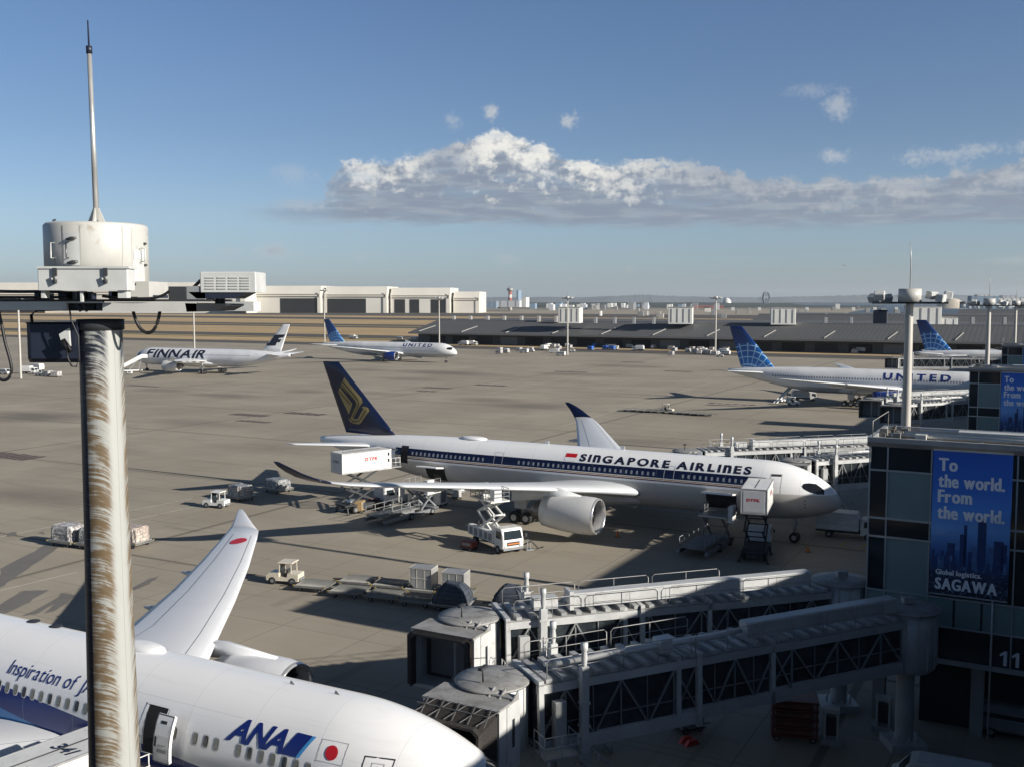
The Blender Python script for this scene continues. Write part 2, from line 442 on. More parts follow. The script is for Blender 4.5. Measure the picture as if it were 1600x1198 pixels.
for px, py in [(1345, 855), (1352, 862), (1312, 852)]:
    a = gp(px, py); line(mb, a, a + Vector((1.2, 1.6, 0)), .25, .006)
struct(mb, 'stop_mark', MYL)

# drain and hydrant pit panels, reddish brown
MPIT = mat('pit_panel', (.085, .055, .05), .8, var=.35, scale=1.0, dirt=(.05, .04, .04))
mb = MB()
for px, py, nu, nw, su, sw in [(22, 712, 7, 1, 1.6, 5.0), (392, 648, 6, 1, 1.7, 4.0), (398, 658, 6, 1, 1.5, 3.0), (478, 646, 5, 1, 2.1, 4.0), (685, 606, 4, 1, 2.4, 4.0), (668, 611, 3, 1, 2.2, 3.0), (768, 602, 4, 1, 2.6, 4.0),
                               (893, 581, 5, 1, 2.6, 4.0), (1060, 580, 4, 1, 2.6, 4.0), (226, 603, 6, 1, 2.2, 3.0), (1120, 578, 2, 1, 2.4, 3.0), (990, 566, 4, 1, 2.6, 4.0), (1145, 631, 6, 1, 2.0, 2.5)]:
    cu, cw = uwof(gp(px, py))
    for i in range(nu):
        for jx in range(nw):
            u0 = cu + (i - nu / 2) * su; w0 = cw + (jx - nw / 2) * sw
            strip(mb, w0, w0 + sw - .25 - random.random() * .5, u0, u0 + su - .35, .005)
struct(mb, 'hydrant_pit_panel', MPIT)

# wet looking stains on the concrete beside the nearest aircraft
MWET = custom('wet_stain', lambda x, b: x.mix(x.noise(x.coord(), .5, 4, .6), (.13, .122, .112), (.20, .185, .155)), .62, 0, .3)
mb = MB(); rs = random.Random(4)
def blob(pts, z=.006):
    out = []
    for i in range(len(pts)):
        a = gp(*pts[i]); b = gp(*pts[(i + 1) % len(pts)])
        for t in (0, .25, .5, .75):
            p = a.lerp(b, t); d = (b - a); n = Vector((-d.y, d.x, 0)).normalized()
            out.append(p + n * rs.uniform(-.13, .13))
    mb.add([(p.x, p.y, z) for p in out], [tuple(range(len(out)))])
BZ = .005
for pts in [[(85, 842), (100, 848), (62, 875), (20, 905), (0, 918), (0, 888), (40, 868)], [(38, 922), (75, 921), (45, 940), (8, 958), (-20, 960), (10, 940)], [(95, 930), (108, 928), (60, 958), (35, 962)],
            [(60, 832), (68, 829), (70, 834)], [(10, 833), (24, 830), (26, 836), (12, 838)], [(98, 925), (120, 930), (85, 955), (70, 958)], [(30, 925), (36, 921), (14, 945), (-6, 950)], [(205, 918), (228, 906), (250, 898), (232, 912), (208, 922)]]:
    BZ += .0016; blob(pts, BZ)
struct(mb, 'wet_stain', MWET)

# water of the bay and far hills
def sea_mat(x, b):
    n = x.noise(x.coord(), .004, 5, .6); x.put(b.inputs['Roughness'], .35); return x.mix(n, (.022, .040, .048), (.038, .058, .064))
mb = MB(); mb.sheet([(450, 1500), (9000, 1500), (26000, 9500), (-9000, 9500), (1900, 5200)], .05); struct(mb, 'bay_water', custom('sea', sea_mat, .3))
def hills(name, Y, prof, col, z0=0):
    mb = MB(); n = len(prof); fr = []; bk = []
    pts = [(atY(px, py, Y)) for px, py in prof]
    dense = []
    rs = random.Random(3)
    for i in range(n - 1):
        k = 14
        for t in range(k):
            p = pts[i].lerp(pts[i + 1], t / k); p = p.copy(); p.z += rs.uniform(-.06, .06) * max(10, p.z - z0) ; dense.append(p)
    f0 = [(p.x, p.y - 300, z0) for p in dense]; f1 = [tuple(p) for p in dense]; f2 = [(p.x * 1.15, p.y + 1500, z0) for p in dense]
    mb.loft([f0, f1, f2], 0, True, False, closed=False)
    struct(mb, name, col)
MHILL = mat('far_hills', (.115, .135, .15), .95, var=.2, scale=.002)  # bluish grey holds distance haze in the colour
hills('hills', 14000, [(640, 464), (760, 465), (850, 464.5), (905, 465), (970, 463), (1000, 461), (1020, 461.5), (1060, 463.5), (1120, 464.5), (1180, 465), (1230, 464), (1290, 463), (1340, 461.5), (1390, 461), (1440, 462), (1490, 461), (1540, 463), (1600, 464), (1700, 465)], MHILL)
MTREE = mat('far_woods', (.03, .045, .038), .95, var=.35, scale=.01)
hills('far_shore', 5200, [(740, 472), (800, 473), (850, 473), (900, 472.5), (1000, 473), (1100, 473), (1180, 474), (1240, 474)], MTREE)

# ================================================================ terminal
MGLD = custom('dark_glass', lambda x, b: (.012, .020, .026), .08, 0, .6)
MGLG = custom('green_glass', lambda x, b: x.mix(x.noise(x.coord(), .6, 3), (.165, .24, .235), (.215, .30, .29)), .18, 0, .6)
MSPAN = mat('spandrel_panel', (.018, .030, .038), .3, var=.15, scale=.7)
MMUL = mat('mullion_metal', (.46, .50, .52), .4, .6, var=.08)
MROOF = mat('roof_deck', (.17, .15, .125), .85, var=.3, scale=.4, dirt=(.09, .08, .07))
MGRY = mat('grey_metal', (.30, .31, .31), .5, .3, var=.15, scale=1.2)
MLGT = mat('pale_metal', (.52, .52, .49), .5, .2, var=.12, scale=1.3)
MDK = mat('dark_steel', (.035, .038, .042), .6, .2, var=.2)
MCONC = mat('structure_concrete', (.28, .28, .27), .85, var=.15, scale=.6)
MVGX = mat('weathered_metal', (.20, .19, .17), .6, .2, var=.3, scale=3)
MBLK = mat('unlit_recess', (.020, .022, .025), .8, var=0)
UWM = Matrix(((CU, -SU, 0, 0), (SU, CU, 0, 0), (0, 0, 1, 0), (0, 0, 0, 1)))
def pier_block(w0, label, number=None):
    t = thing('terminal_block', label, 'building', UW(0, w0), HD, 'gate blocks of the terminal')
    uL, uR, D, Ht = -9.8, 9.85, 6.2, 16.8
    mb = MB()   # body, set behind the glazing
    mb.box((uL + .12, .12, 4.3), (uR, D, Ht - .25), 0)
    mb.build('wall', MSPAN, t)
    mb = MB(); mb.box((uL - .15, -.15, Ht - .25), (uR, D + .15, Ht), 0); mb.box((uL - .15, -.15, Ht), (uR, .15, Ht + .28), 1); mb.box((uL - .15, D - .15, Ht), (uR, D + .15, Ht + .28), 1); mb.box((uL - .15, .15, Ht), (uL + .12, D - .15, Ht + .28), 1)
    rs = random.Random(int(w0))
    rf = mb.build('roof', [MROOF, MGRY], t)
    mb = MB()
    for k, yy in enumerate((1.0, 1.35, 2.4, 2.7, 4.3, 4.7)):
        mb.tube([(uL + 1.0 + k * .3, yy, Ht + .35), (uR, yy, Ht + .35)], .09 if k % 2 else .13, 6)
        for q in range(8): mb.box((uL + 1.2 + q * 2.3, yy - .12, Ht), (uL + 1.35 + q * 2.3, yy + .12, Ht + .3))
    mb.build('pipe_run', MLGT, rf)
    mb = MB(); mb.box((uL + 4.5, 3.0, Ht + .1), (uL + 9.5, 4.0, Ht + .5), 0); mb.box((uL + 11, 3.1, Ht + .1), (uL + 17, 3.9, Ht + .55), 0); mb.box((uL + 2.4, .4, Ht), (uL + 3.0, 1.0, Ht + .5), 0)
    mb.build('duct', MLGT, rf)
    mb = MB()
    for q in range(22):
        a, b = rs.uniform(.1, 2.4), rs.uniform(.3, D - .6); s_ = rs.uniform(.12, .45); mb.box((uL + a, b, Ht), (uL + a + s_, b + s_, Ht + rs.uniform(.12, .55)), rs.choice((0, 1, 1)))
    mb.tube([(uL + .1, .1, Ht + .28), (uL + .1, .1, Ht + 1.2), (uL + .1, D - .1, Ht + 1.2), (uL + .1, D - .1, Ht + .28)], .03, 5, 1)
    mb.build('roof_equipment', [MROOF, MVGX], rf)
    # glazing on the front (w-) face and the end (u-) face
    lv = [(16.55, 15.2, 0), (15.1, 12.35, 1), (12.25, 11.25, 0), (11.15, 8.05, 1), (7.95, 6.35, 1), (6.25, 4.4, 0)]
    cols = [(-9.75, -8.85, 0), (-8.75, -6.45, 1), (-6.35, -2.0, 2), (-1.9, .8, 0), (.9, 3.4, 1), (3.5, 6.4, 1), (6.5, 9.9, 0)]
    for (a, b, cls) in cols:
        for (zt, zb, vis) in lv:
            m = MGLG if (vis and cls == 1) or (zt < 8 and vis) else MGLD
            n = 1
            if zt < 8 and vis and cls == 2: n = 3
            for q in range(n):
                a0 = a + (b - a) * q / n; b0 = a + (b - a) * (q + 1) / n - (.12 if q < n - 1 else 0)
                mb = MB(); mb.box((a0, .03, zb), (b0, .12, zt)); mb.build('window', m, t)
    mb = MB()
    for z in (15.15, 12.3, 11.2, 8.0, 6.3, 4.35): mb.box((uL - .05, -.06, z - .05), (uR, .025, z + .05))
    for a in (-9.8, -8.8, -6.4, -1.95, .85, 3.45, 6.45): mb.box((a - .04, -.03, 4.4), (a + .04, .02, 16.55))
    mb.box((uL - .1, -.05, 4.1), (uR, .3, 4.3))
    for z in (15.15, 12.3, 11.2, 8.0, 6.3): mb.box((uL - .06, .025, z - .05), (uL + .0, D, z + .05))
    mb.build('mullion', MMUL, t)
    for (zt, zb, vis) in lv:
        for k in range(2):
            mb = MB(); mb.box((uL + .03, .15 + k * 3.05, zb), (uL + .12, 3.1 + k * 3.05, zt)); mb.build('window', MGLG if vis and k else MGLD, t)
    # service bay under the block
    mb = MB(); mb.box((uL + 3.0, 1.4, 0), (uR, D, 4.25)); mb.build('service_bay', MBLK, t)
    for a in (uL + .8, uL + 6.2, 2.2, 7.5):
        mb = MB(); mb.box((a - .35, .35, 0), (a + .35, 1.05, 4.3)); mb.build('column', MCONC, t)
    mb = MB(); mb.tube([(-2.95, -.12, 0), (-2.95, -.12, 9.6)], .06, 6); mb.build('drain_pipe', MLGT, t)
    if number == '11':
        for k in range(2):
            mb = MB(); mb.prism([(-2.3 + k * .62, 4.55), (-2.12 + k * .62, 4.55), (-2.12 + k * .62, 5.4), (-2.26 + k * .62, 5.4), (-2.48 + k * .62, 5.2), (-2.48 + k * .62, 5.06), (-2.3 + k * .62, 5.18)], -.075, -.062, 0, lambda a, b, q: (a, q, b)); mb.build('gate_number', mat('sign_white', (.75, .77, .8), .5, var=0), t)
    elif number:
        flat_text(number, .82, lambda a, b: (-2.25 + 1.0 * a, -.07, 4.55 + b), mat('sign_white', (.75, .77, .8), .5, var=0), t, 'gate_number', bold=.02, gap=.22)
    return t
def banner(w0, label, second=False):
    t = thing('advertising_banner', label, 'banner', UW(-4.25, w0 - .2, 8.3), HD, 'blue banners on the gate blocks')
    Wd, Hh = 4.1, 8.25
    def bm_(x, b):
        P = x.coord(); X, Y, Z = x.xyz(P)
        r = x.node('ShaderNodeValToRGB'); x.put(r.inputs[0], x.lin(Z, 0, Hh)); e = r.color_ramp.elements
        e[0].position = .0; e[0].color = (.006, .010, .022, 1); e[1].position = 1.0; e[1].color = (.018, .115, .56, 1)
        for p, c in ((.14, (.012, .025, .07)), (.30, (.05, .15, .42)), (.46, (.16, .38, .78)), (.62, (.07, .27, .78)), (.8, (.026, .155, .62))):
            q = e.new(p); q.color = (*c, 1)
        n = x.noise(x.vec(X, 0.0, x.mul(Z, 3)), .7, 4, .6)
        c = x.mix(x.mul(x.step(n, .5, .75), x.band(Z, 2.6, 4.6)), r.outputs[0], (.24, .40, .68))
        n2 = x.noise(P, 7, 5, .75)
        return x.mix(x.mul(x.step(n2, .5, .62), x.lin(Z, 2.0, .6)), c, (.10, .17, .30))
    m = custom('banner_print', bm_, .5)
    mb = MB(); mb.box((-Wd / 2, -.04, 0), (Wd / 2, 0, Hh)); mb.build('banner_sheet', m, t)
    mb = MB(); mb.box((-Wd / 2, -.06, Hh), (Wd / 2, .02, Hh + .08)); mb.box((-Wd / 2, -.06, -.08), (Wd / 2, .02, 0)); mb.build('banner_rail', MMUL, t)
    wt = mat('banner_white', (.78, .80, .84), .5, var=0)
    mb = MB(); rs = random.Random(11)
    sky = mat('print_tower_blue', (.016, .05, .17), .5, var=.3, scale=4); sky2 = mat('print_tower_pale', (.07, .16, .36), .5, var=.3, scale=4)
    for (c, wd, h0, h1, mi) in [(-.35, .30, 1.7, 3.55, 0), (-.22, .16, 1.7, 4.1, 0), (.62, .42, 1.6, 4.6, 0), (.80, .12, 1.6, 4.55, 1), (-.95, .4, 1.6, 3.0, 0), (1.5, .5, 1.7, 3.35, 0), (1.78, .3, 1.7, 3.2, 0), (.2, .3, 1.6, 2.9, 1), (1.1, .3, 1.6, 3.0, 1)]:
        mb.box((c - wd / 2, -.046, h0), (c + wd / 2, -.041, h1), mi)
    for k in range(40):
        c = rs.uniform(-1.95, 1.9); wd = rs.uniform(.07, .2); mb.box((c - wd / 2, -.0445 - .0001 * k, 1.5), (c + wd / 2, -.041, rs.uniform(1.75, 2.6)), rs.choice((0, 1)))
    mb.build('skyline_print', [sky, sky2], t)
    for txt, h, zz, w_, bo in (('To', .74, 7.12, .95, .034), ('the world.', .74, 6.18, 3.4, .034), ('From', .74, 5.30, 1.75, .034), ('the world.', .74, 4.36, 3.45, .034), ('Global logistics.', .30, 1.12, 2.4, .02), ('SAGAWA', .66, .26, 3.2, .036)):
        flat_text(txt, h, lambda a, b, zz=zz: (-1.72 + a, -.048, zz + b), wt, t, bold=.018, fat=.028 if h > .4 else .012, width=w_, caps=False)
    return t
pier_block(62.8, 'nearest dark glass gate block with the largest blue banner, at right', '11')
pier_block(134.7, 'second dark glass gate block, beyond the nearest one and its roof')
pier_block(206.6, 'farthest gate block, cut by the right edge behind two others')
banner(62.8, 'largest blue banner with skyline and white lettering on the nearest block')
banner(134.7, 'middle-sized blue banner on the second glass block')
banner(206.6, 'smallest blue banner, on the farthest gate block')

# long concourse and main terminal behind and beside the viewpoint (they cast the long shade over the stands)
t = thing('terminal_concourse', 'long dark glass terminal concourse joining the gate blocks', 'building', UW(0, 0), HD)
mb = MB(); mb.box((10.05, 4, 0), (45, 420, 17.5)); mb.build('wall', MSPAN, t)
mb = MB(); mb.box((9.9, 58.0, 17.55), (45, 420, 17.85)); mb.box((9.9, 3.8, 17.55), (45, 40.9, 18.1)); mb.box((9.9, 41.0, 17.55), (45, 57.9, 19.2)); mb.build('roof', MROOF, t)
mb = MB()
for k in range(52): mb.box((9.96, 5 + k * 8, 5), (10.045, 12.2 + k * 8, 16.5))
mb.build('glazing', MGLD, t)
t = thing('terminal_building', 'main terminal building with the observation deck', 'building', UW(0, 0), HD)
mb = MB(); mb.box((-40, -70, 0), (60, -.9, 23.3)); mb.build('wall', MCONC, t)
mb = MB(); mb.box((-40, -70, 23.31), (60, -.8, 23.42)); mb.build('deck_floor', MCONC, t)
# ================================================================ aircraft
def E_(t, p): t = max(0., min(1., t)); return max(0., 1 - (1 - t) ** 2) ** p
class Fus:
    def __init__(s, L, Rw, Rh, zc, zn, Lt, Lb, Lw, sT, zt, rt, pu=.62, pl=.6, pw=.58): s.__dict__.update(locals()); s.top = zc + Rh; s.bot = zc - Rh
    def prof(s, a):
        up = s.zn + (s.top - s.zn) * E_(a / s.Lt, s.pu); lo = s.zn - (s.zn - s.bot) * E_(a / s.Lb, s.pl); w = s.Rw * E_(a / s.Lw, s.pw)
        if a > s.sT:
            t = (a - s.sT) / (s.L - s.sT)
            lo = s.bot + (s.zt - s.rt - s.bot) * t ** 1.35; up = s.top - (s.top - s.zt - s.rt) * t ** 2.0; w = s.Rw + (s.rt - s.Rw) * t ** 1.55
        return (up + lo) / 2, max(w, .02), max((up - lo) / 2, .02)
    def pt(s, a, ang, off=0.0, side=-1):
        c, w, h = s.prof(a); return (-a, side * (w + off) * math.cos(ang), c + (h + off) * math.sin(ang))
    def at_z(s, a, z, off=0.0, side=-1):
        c, w, h = s.prof(a); q = max(-1, min(1, (z - c) / h)); return s.pt(a, math.asin(q), off, side)
    def mesh(s, n=64):
        st = [0.01] + [s.Lt * 1.1 * (k / 30) ** 1.7 for k in range(1, 31)]
        k = int((s.sT - s.Lt * 1.1) / 1.5); st += [s.Lt * 1.1 + (s.sT - s.Lt * 1.1) * i / k for i in range(1, k + 1)]
        st += [s.sT + (s.L - s.sT) * i / 24 for i in range(1, 25)]
        mb = MB(); mb.loft([[s.pt(a, 2 * PI * i / n, 0, 1) for i in range(n)] for a in st], 0, True)
        e = [s.pt(s.L, 2 * PI * i / n, 0, 1) for i in range(n)]; mb.add(e, [tuple(range(n))], 1); f = [s.pt(.01, 2 * PI * i / n, 0, 1) for i in range(n)]; mb.add(f, [tuple(range(n))], 0)
        return mb
    def wrap(s, V, F, s0, z0, dirx, m, parent, name='lettering', off=.02, side=-1, slope=0.0):
        """2D design laid on the side; dirx=-1: x runs forward"""
        V, F = slice_faces(V, F, .5, .22)
        c, w, h = s.prof(s0); a0 = math.asin(max(-1, min(1, (z0 - c) / h)))
        mb = MB(); mb.add([s.pt(s0 + dirx * a, a0 + (b + slope * a) / h, off, side) for a, b in V], F)
        return mb.build(name, m, parent, fix=False)
    def rect(s, s0, s1, z0, z1, m, parent, name, off=.015, side=-1, nz=6):
        mb = MB(); vs = []
        for i in range(nz + 1):
            z = z0 + (z1 - z0) * i / nz
            for a in (s0, s1): vs.append(s.at_z(a, z, off, side))
        mb.add(vs, [(2 * i, 2 * i + 1, 2 * i + 3, 2 * i + 2) for i in range(nz)], 0, True)
        return mb.build(name, m, parent, fix=False)
    def outline(s, s0, s1, z0, z1, m, parent, name, wd=.05, side=-1, off=.012):
        mb = MB()
        def q(a0, a1, b0, b1):
            n = max(1, int(abs(b1 - b0) / .25)); vs = []
            for i in range(n + 1):
                z = b0 + (b1 - b0) * i / n; vs += [s.at_z(a0, z, off, side), s.at_z(a1, z, off, side)]
            mb.add(vs, [(2 * i, 2 * i + 1, 2 * i + 3, 2 * i + 2) for i in range(n)])
        q(s0, s0 + wd, z0, z1); q(s1 - wd, s1, z0, z1); q(s0, s1, z0, z0 + wd); q(s0, s1, z1 - wd, z1)
        return mb.build(name, m, parent, fix=False)
    def windows(s, lst, z, m, parent, wd=.30, ht=.46, side=-1, off=.014, fm=None):
        me = None
        for a in lst:
            if me is None:
                sm = s.sT * .5; mb = MB(); c, w, h = s.prof(sm)
                def ring(e, o):
                    out = []
                    for k in range(14):
                        t = 2 * PI * k / 14; cx = math.copysign(abs(math.cos(t)) ** .6, math.cos(t)) * (wd / 2 + e); cz = math.copysign(abs(math.sin(t)) ** .6, math.sin(t)) * (ht / 2 + e)
                        p = s.at_z(sm, z + cz, o, side); out.append((cx, p[1], p[2]))
                    return out
                r0 = ring(0, off); mb.add(r0, [tuple(range(14))], 0)
                if fm: mb.loft([ring(.05, off - .006), ring(0, off)], 1, False)
                o = mb.build('window', [m, fm] if fm else m, parent, fix=False); me = o.data; o.location = (-a, 0, 0)
            else:
                o = bpy.data.objects.new('window', me); C.objects.link(o); o.parent = parent
                o.location = (-a, s.at_z(a, z, 0, side)[1] - s.at_z(s.sT * .5, z, 0, side)[1], 0)

def naca(t): return 5 * (.2969 * math.sqrt(t) - .126 * t - .3516 * t * t + .2843 * t ** 3 - .1036 * t ** 4)
NT_ = [1, .93, .82, .68, .52, .37, .24, .14, .07, .025, .004]
def airfoil(sle, ch, z, y, tc, cant=0.0, camber=.015, tw=0.0):
    up, lo = [], []
    for t in NT_:
        cm = camber * ch * 4 * t * (1 - t); th = naca(t) * tc * ch; up.append((t, cm + th)); lo.append((t, cm - th))
    out = []
    for t, d in up + [(0, 0)] + lo[::-1]:
        d -= tw * (t - .3) * ch
        out.append((-(sle + t * ch), y - d * math.sin(cant), z + d * math.cos(cant)))
    return out
def wing_mesh(sec, side, cap=True):
    mb = MB(); rings = [[(x, side * y, z) for x, y, z in airfoil(a[1], a[2], a[3], a[0], a[4], a[5] if len(a) > 5 else 0)] for a in sec]
    mb.loft(rings, 0, True, cap); return mb
def fin_half(fs, s, z):
    (z0, l0, c0, t0), (z1, l1, c1, t1) = fs; f = (z - z0) / (z1 - z0); le = l0 + (l1 - l0) * f; ch = c0 + (c1 - c0) * f; tc = t0 + (t1 - t0) * f
    return naca(max(0, min(1, (s - le) / ch))) * tc * ch
def fin_mesh(fs):
    mb = MB(); rings = []
    for k in range(9):
        f = k / 8; z0, l0, c0, t0 = fs[0]; z1, l1, c1, t1 = fs[1]; z = z0 + (z1 - z0) * f; le = l0 + (l1 - l0) * f; ch = c0 + (c1 - c0) * f; tc = t0 + (t1 - t0) * f
        if k == 8: pass
        r = [(-(le + t * ch), naca(t) * tc * ch, z) for t in NT_] + [(-le, 0, z)] + [(-(le + t * ch), -naca(t) * tc * ch, z) for t in NT_[::-1]]
        rings.append(r)
    l = rings[-1]; c = sum(p[0] for p in l) / len(l); rings.append([(c + (p[0] - c) * .93, p[1] * .4, p[2] + .14) for p in l])
    mb.loft(rings, 0, True, True); return mb
def fin_poly(fs, poly, m, parent, sides=(-1,), name='tail_emblem', off=.035):
    """poly: list of (s,z) polygons laid on the fin surface"""
    for sd in sides:
        mb = MB()
        for p in poly:
            V, F = slice_faces(p, [tuple(range(len(p)))], .4, .5)
            mb.add([(-a, sd * (fin_half(fs, a, b) + off), b) for a, b in V], F)
        mb.build(name, m, parent, fix=False)

MWHITE = custom('aircraft_white', lambda x, b: x.mix(x.mul(x.step(x.noise(x.coord(), .5, 5, .65), .4, .75), .22), (.82, .825, .82), (.70, .70, .685)), .28, 0, .5)
MWGREY = custom('wing_grey', lambda x, b: x.mix(x.mul(x.step(x.noise(x.coord(), .45, 5, .65), .4, .72), .3), (.60, .62, .63), (.48, .49, .49)), .32, 0, .5)
MTYRE = mat('tyre_rubber', (.018, .018, .019), .85, var=.2)
MSTRUT = mat('gear_strut', (.42, .42, .41), .4, .3)
MCHROME = mat('intake_lip_metal', (.62, .62, .62), .25, .7, var=.06)
MFAN = mat('fan_dark', (.03, .032, .036), .35, .5, var=.3, scale=5)
MWIN = mat('cabin_window', (.02, .022, .026), .12, 0, var=0)
MSHIELD = mat('windshield', (.012, .013, .016), .08, 0, var=0)
MLINE = mat('panel_line', (.34, .35, .36), .6, var=0)
MLINE2 = mat('panel_line_faint', (.52, .53, .54), .5, var=0)
MCARGO = mat('hold_dark', (.012, .012, .013), .9, var=0)

def wheel_mb(c, r, w):
    mb = MB(); mb.lathe([(.02, -w / 2), (r * .55, -w / 2), (r * .6, -w / 2 - .01), (r * .93, -w / 2 + .02), (r, -w * .25), (r, w * .25), (r * .93, w / 2 - .02), (r * .6, w / 2 + .01), (r * .55, w / 2), (.02, w / 2)], c, 'y', 20, 0, True)
    mb.lathe([(.02, -w / 2 - .015), (r * .5, -w / 2 - .012), (r * .5, w / 2 + .012), (.02, w / 2 + .015)], c, 'y', 14, 1, False); return mb
def gear(parent, s, ys, n, r=.68, z1=3.2, kind='main_gear'):
    for y in ys:
        g_ = MB(); g_.tube([(-s, y, r), (-s, y, z1)], .17, 10); g_.bar((-s + 1.1, y * .78, z1), (-s, y, 1.3), .14)
        if n > 1:
            L = (n - 1) * 1.5; g_.bar((-s + L / 2, y, r), (-s - L / 2, y, r), .22)
            g_.box((-s - .75, y - .04 + (.5 if y < 0 else -.5) * -1, 1.75), (-s + .75, y + .04 + (.5 if y < 0 else -.5) * -1, 3.0))
        for k in range(n):
            x = -s + (k - (n - 1) / 2) * -1.5; g_.bar((x, y - .75, r), (x, y + .75, r), .14)
        o = g_.build(kind, MSTRUT, parent)
        for k in range(n):
            x = -s + (k - (n - 1) / 2) * -1.5
            for d in ((-.55, .55) if n > 1 else (-.3, .3)):
                wheel_mb((x, y + d, r), r, .46 if n > 1 else .34).build('wheel', [MTYRE, MSTRUT], o)

def engine(parent, s, y, z, r, L, mbody, mlip=None, dip=0.0):
    """intake lip at s, axis along x"""
    o_ = (-s, y, z)
    P = [(r * .86, 0.0), (r * .90, .06), (r * .955, -.16), (r * .99, -.7), (r * 1.0, -1.5), (r * .995, -2.6), (r * .95, -L * .62), (r * .86, -L * .83), (r * .78, -L), (r * .75, -L), (r * .74, -L + .5)]
    mb = MB(); mb.lathe(P[2:], o_, 'x', 40, 0); e = mb.build('engine', mbody, parent)
    mb = MB(); mb.lathe([(r * .955, -.17), (r * .93, .02), (r * .89, .07), (r * .85, 0.0), (r * .83, -.25)], o_, 'x', 40, 0); mb.build('intake_lip', mlip or MCHROME, e)
    mb = MB(); mb.lathe([(r * .83, -.24), (r * .80, -.6), (r * .81, -1.1)], o_, 'x', 40, 0); mb.build('intake_duct', mat('duct_grey', (.38, .38, .37), .5), e)
    mb = MB(); mb.lathe([(.02, -.55), (r * .12, -.7), (r * .24, -1.0), (r * .28, -1.12)], o_, 'x', 24, 1)
    for k in range(22):
        a = 2 * PI * k / 22
        def q(rr, da, t): return (o_[0] + t, o_[1] + rr * math.cos(a + da), o_[2] + rr * math.sin(a + da))
        mb.add([q(r * .27, -.02, -1.0), q(r * .27, .10, -1.2), q(r * .55, .15, -1.24), q(r * .80, .19, -1.22), q(r * .80, .04, -.92), q(r * .55, .0, -.95)], [(0, 1, 2, 5), (5, 2, 3, 4)], 0, True)
    mb.lathe([(.02, -1.3), (r * .82, -1.3)], o_, 'x', 32, 2); mb.build('fan', [MFAN, mat('spinner', (.09, .09, .095), .4), MBLK], e)
    mb = MB(); mb.lathe([(r * .74, -L + .9), (r * .55, -L + .2), (r * .5, -L - .8), (r * .42, -L - 1.25), (r * .40, -L - 1.2), (r * .3, -L - .9), (r * .22, -L - 1.6), (.03, -L - 2.3)], o_, 'x', 28, 0); mb.build('exhaust', mat('exhaust_metal', (.16, .15, .14), .4, .8), e)
    return e

def plane_body(name, label, nose, hd, F, group='airliners parked on the apron', mats=None):
    t = thing(name, label, 'airplane', (nose[0], nose[1], 0), hd, group)
    F.mesh().build('fuselage', mats, t)
    return t
def windshield(F, t, s0, s1, z0, z1, m=MSHIELD, side=-1, n=14, shape=None, name='windshield'):
    """dark cockpit mask; shape gives (frac_s, frac_z) outline"""
    out = shape or [(0, .1), (.1, .0), (.7, .12), (.95, .35), (1, .6), (.8, .92), (.5, 1), (.2, .95), (.03, .6)]
    V = [(a, b) for a, b in out]; V2 = [(s0 + a * (s1 - s0), z0 + b * (z1 - z0)) for a, b in V]
    V3, F3 = slice_faces(V2, [tuple(range(len(V2)))], .15, .12)
    mb = MB(); mb.add([F.at_z(a, b, .02, side) for a, b in V3], F3, 0, True); mb.build(name, m, t, fix=False)

# ---------------------------------------------------------------- navy, gold and white widebody (centre)
FS = Fus(66.8, 2.98, 3.04, 5.35, 4.35, 8.2, 8.6, 8.4, 44.0, 6.85, .42)
NAVY = (.006, .012, .045)
def sq_paint(x, b):
    P = x.coord(); X, Y, Z = x.xyz(P); s = x.mul(X, -1)
    n = x.noise(P, .35, 5, .65)
    c = x.mix(x.mul(x.step(n, .4, .75), .2), (.84, .845, .835), (.72, .72, .70))
    ln = x.noise(x.vec(x.mul(X, .12), Y, x.mul(Z, 6)), 1.0, 4, .6); c = x.mix(x.mul(x.step(ln, .52, .75), .16), c, (.45, .44, .42))
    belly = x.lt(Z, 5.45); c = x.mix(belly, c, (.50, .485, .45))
    rng = x.mul(x.gt(s, 7.2), x.lt(s, 53.5))
    c = x.mix(x.mul(rng, x.band(Z, 6.04, 6.95)), c, NAVY)
    c = x.mix(x.mul(rng, x.band(Z, 5.86, 5.97)), c, (.42, .22, .05))
    c = x.mix(x.mul(rng, x.band(Z, 5.68, 5.81)), c, (.10, .018, .02))
    fr = x.m('FRACT', x.mul(s, 1 / 3.8)); c = x.mix(x.mul(x.lt(fr, .009), .35), c, (.3, .3, .3))
    return c
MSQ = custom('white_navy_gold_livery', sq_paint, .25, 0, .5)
MNAVY = custom('navy_tail', lambda x, b: (*NAVY, 1), .25, 0, .5); MGOLD = mat('tail_gold', (.36, .27, .10), .4, .1, var=.06)
MINK = mat('lettering_navy', (.012, .015, .035), .35, var=0)
PSQ = plane_body('airliner', 'white airliner with navy window stripe and gold bird tail, parked in the centre', UW(*uwof((33.64, 103.0))), HD, FS, 'airliners parked on the apron', [MSQ, MDK])
WS = [(2.2, 20.3, 13.6, 4.15, .13), (3.2, 21.2, 12.6, 4.25, .125), (6.5, 24.0, 9.8, 4.7, .115), (10.6, 26.9, 7.9, 5.25, .11), (16, 30.7, 6.3, 5.95, .10), (22, 34.9, 4.9, 6.7, .10), (27.5, 38.7, 3.75, 7.35, .10), (29.2, 40.0, 3.3, 7.6, .10, .15), (30.4, 41.2, 2.9, 7.9, .10, .4)]
WT = [(30.4, 41.2, 2.9, 7.9, .10, .4), (31.3, 42.4, 2.45, 8.35, .10, .75), (31.9, 43.5, 2.0, 8.85, .10, 1.0), (32.25, 44.7, 1.5, 9.4, .10, 1.15), (32.4, 45.9, .7, 9.85, .10, 1.2)]
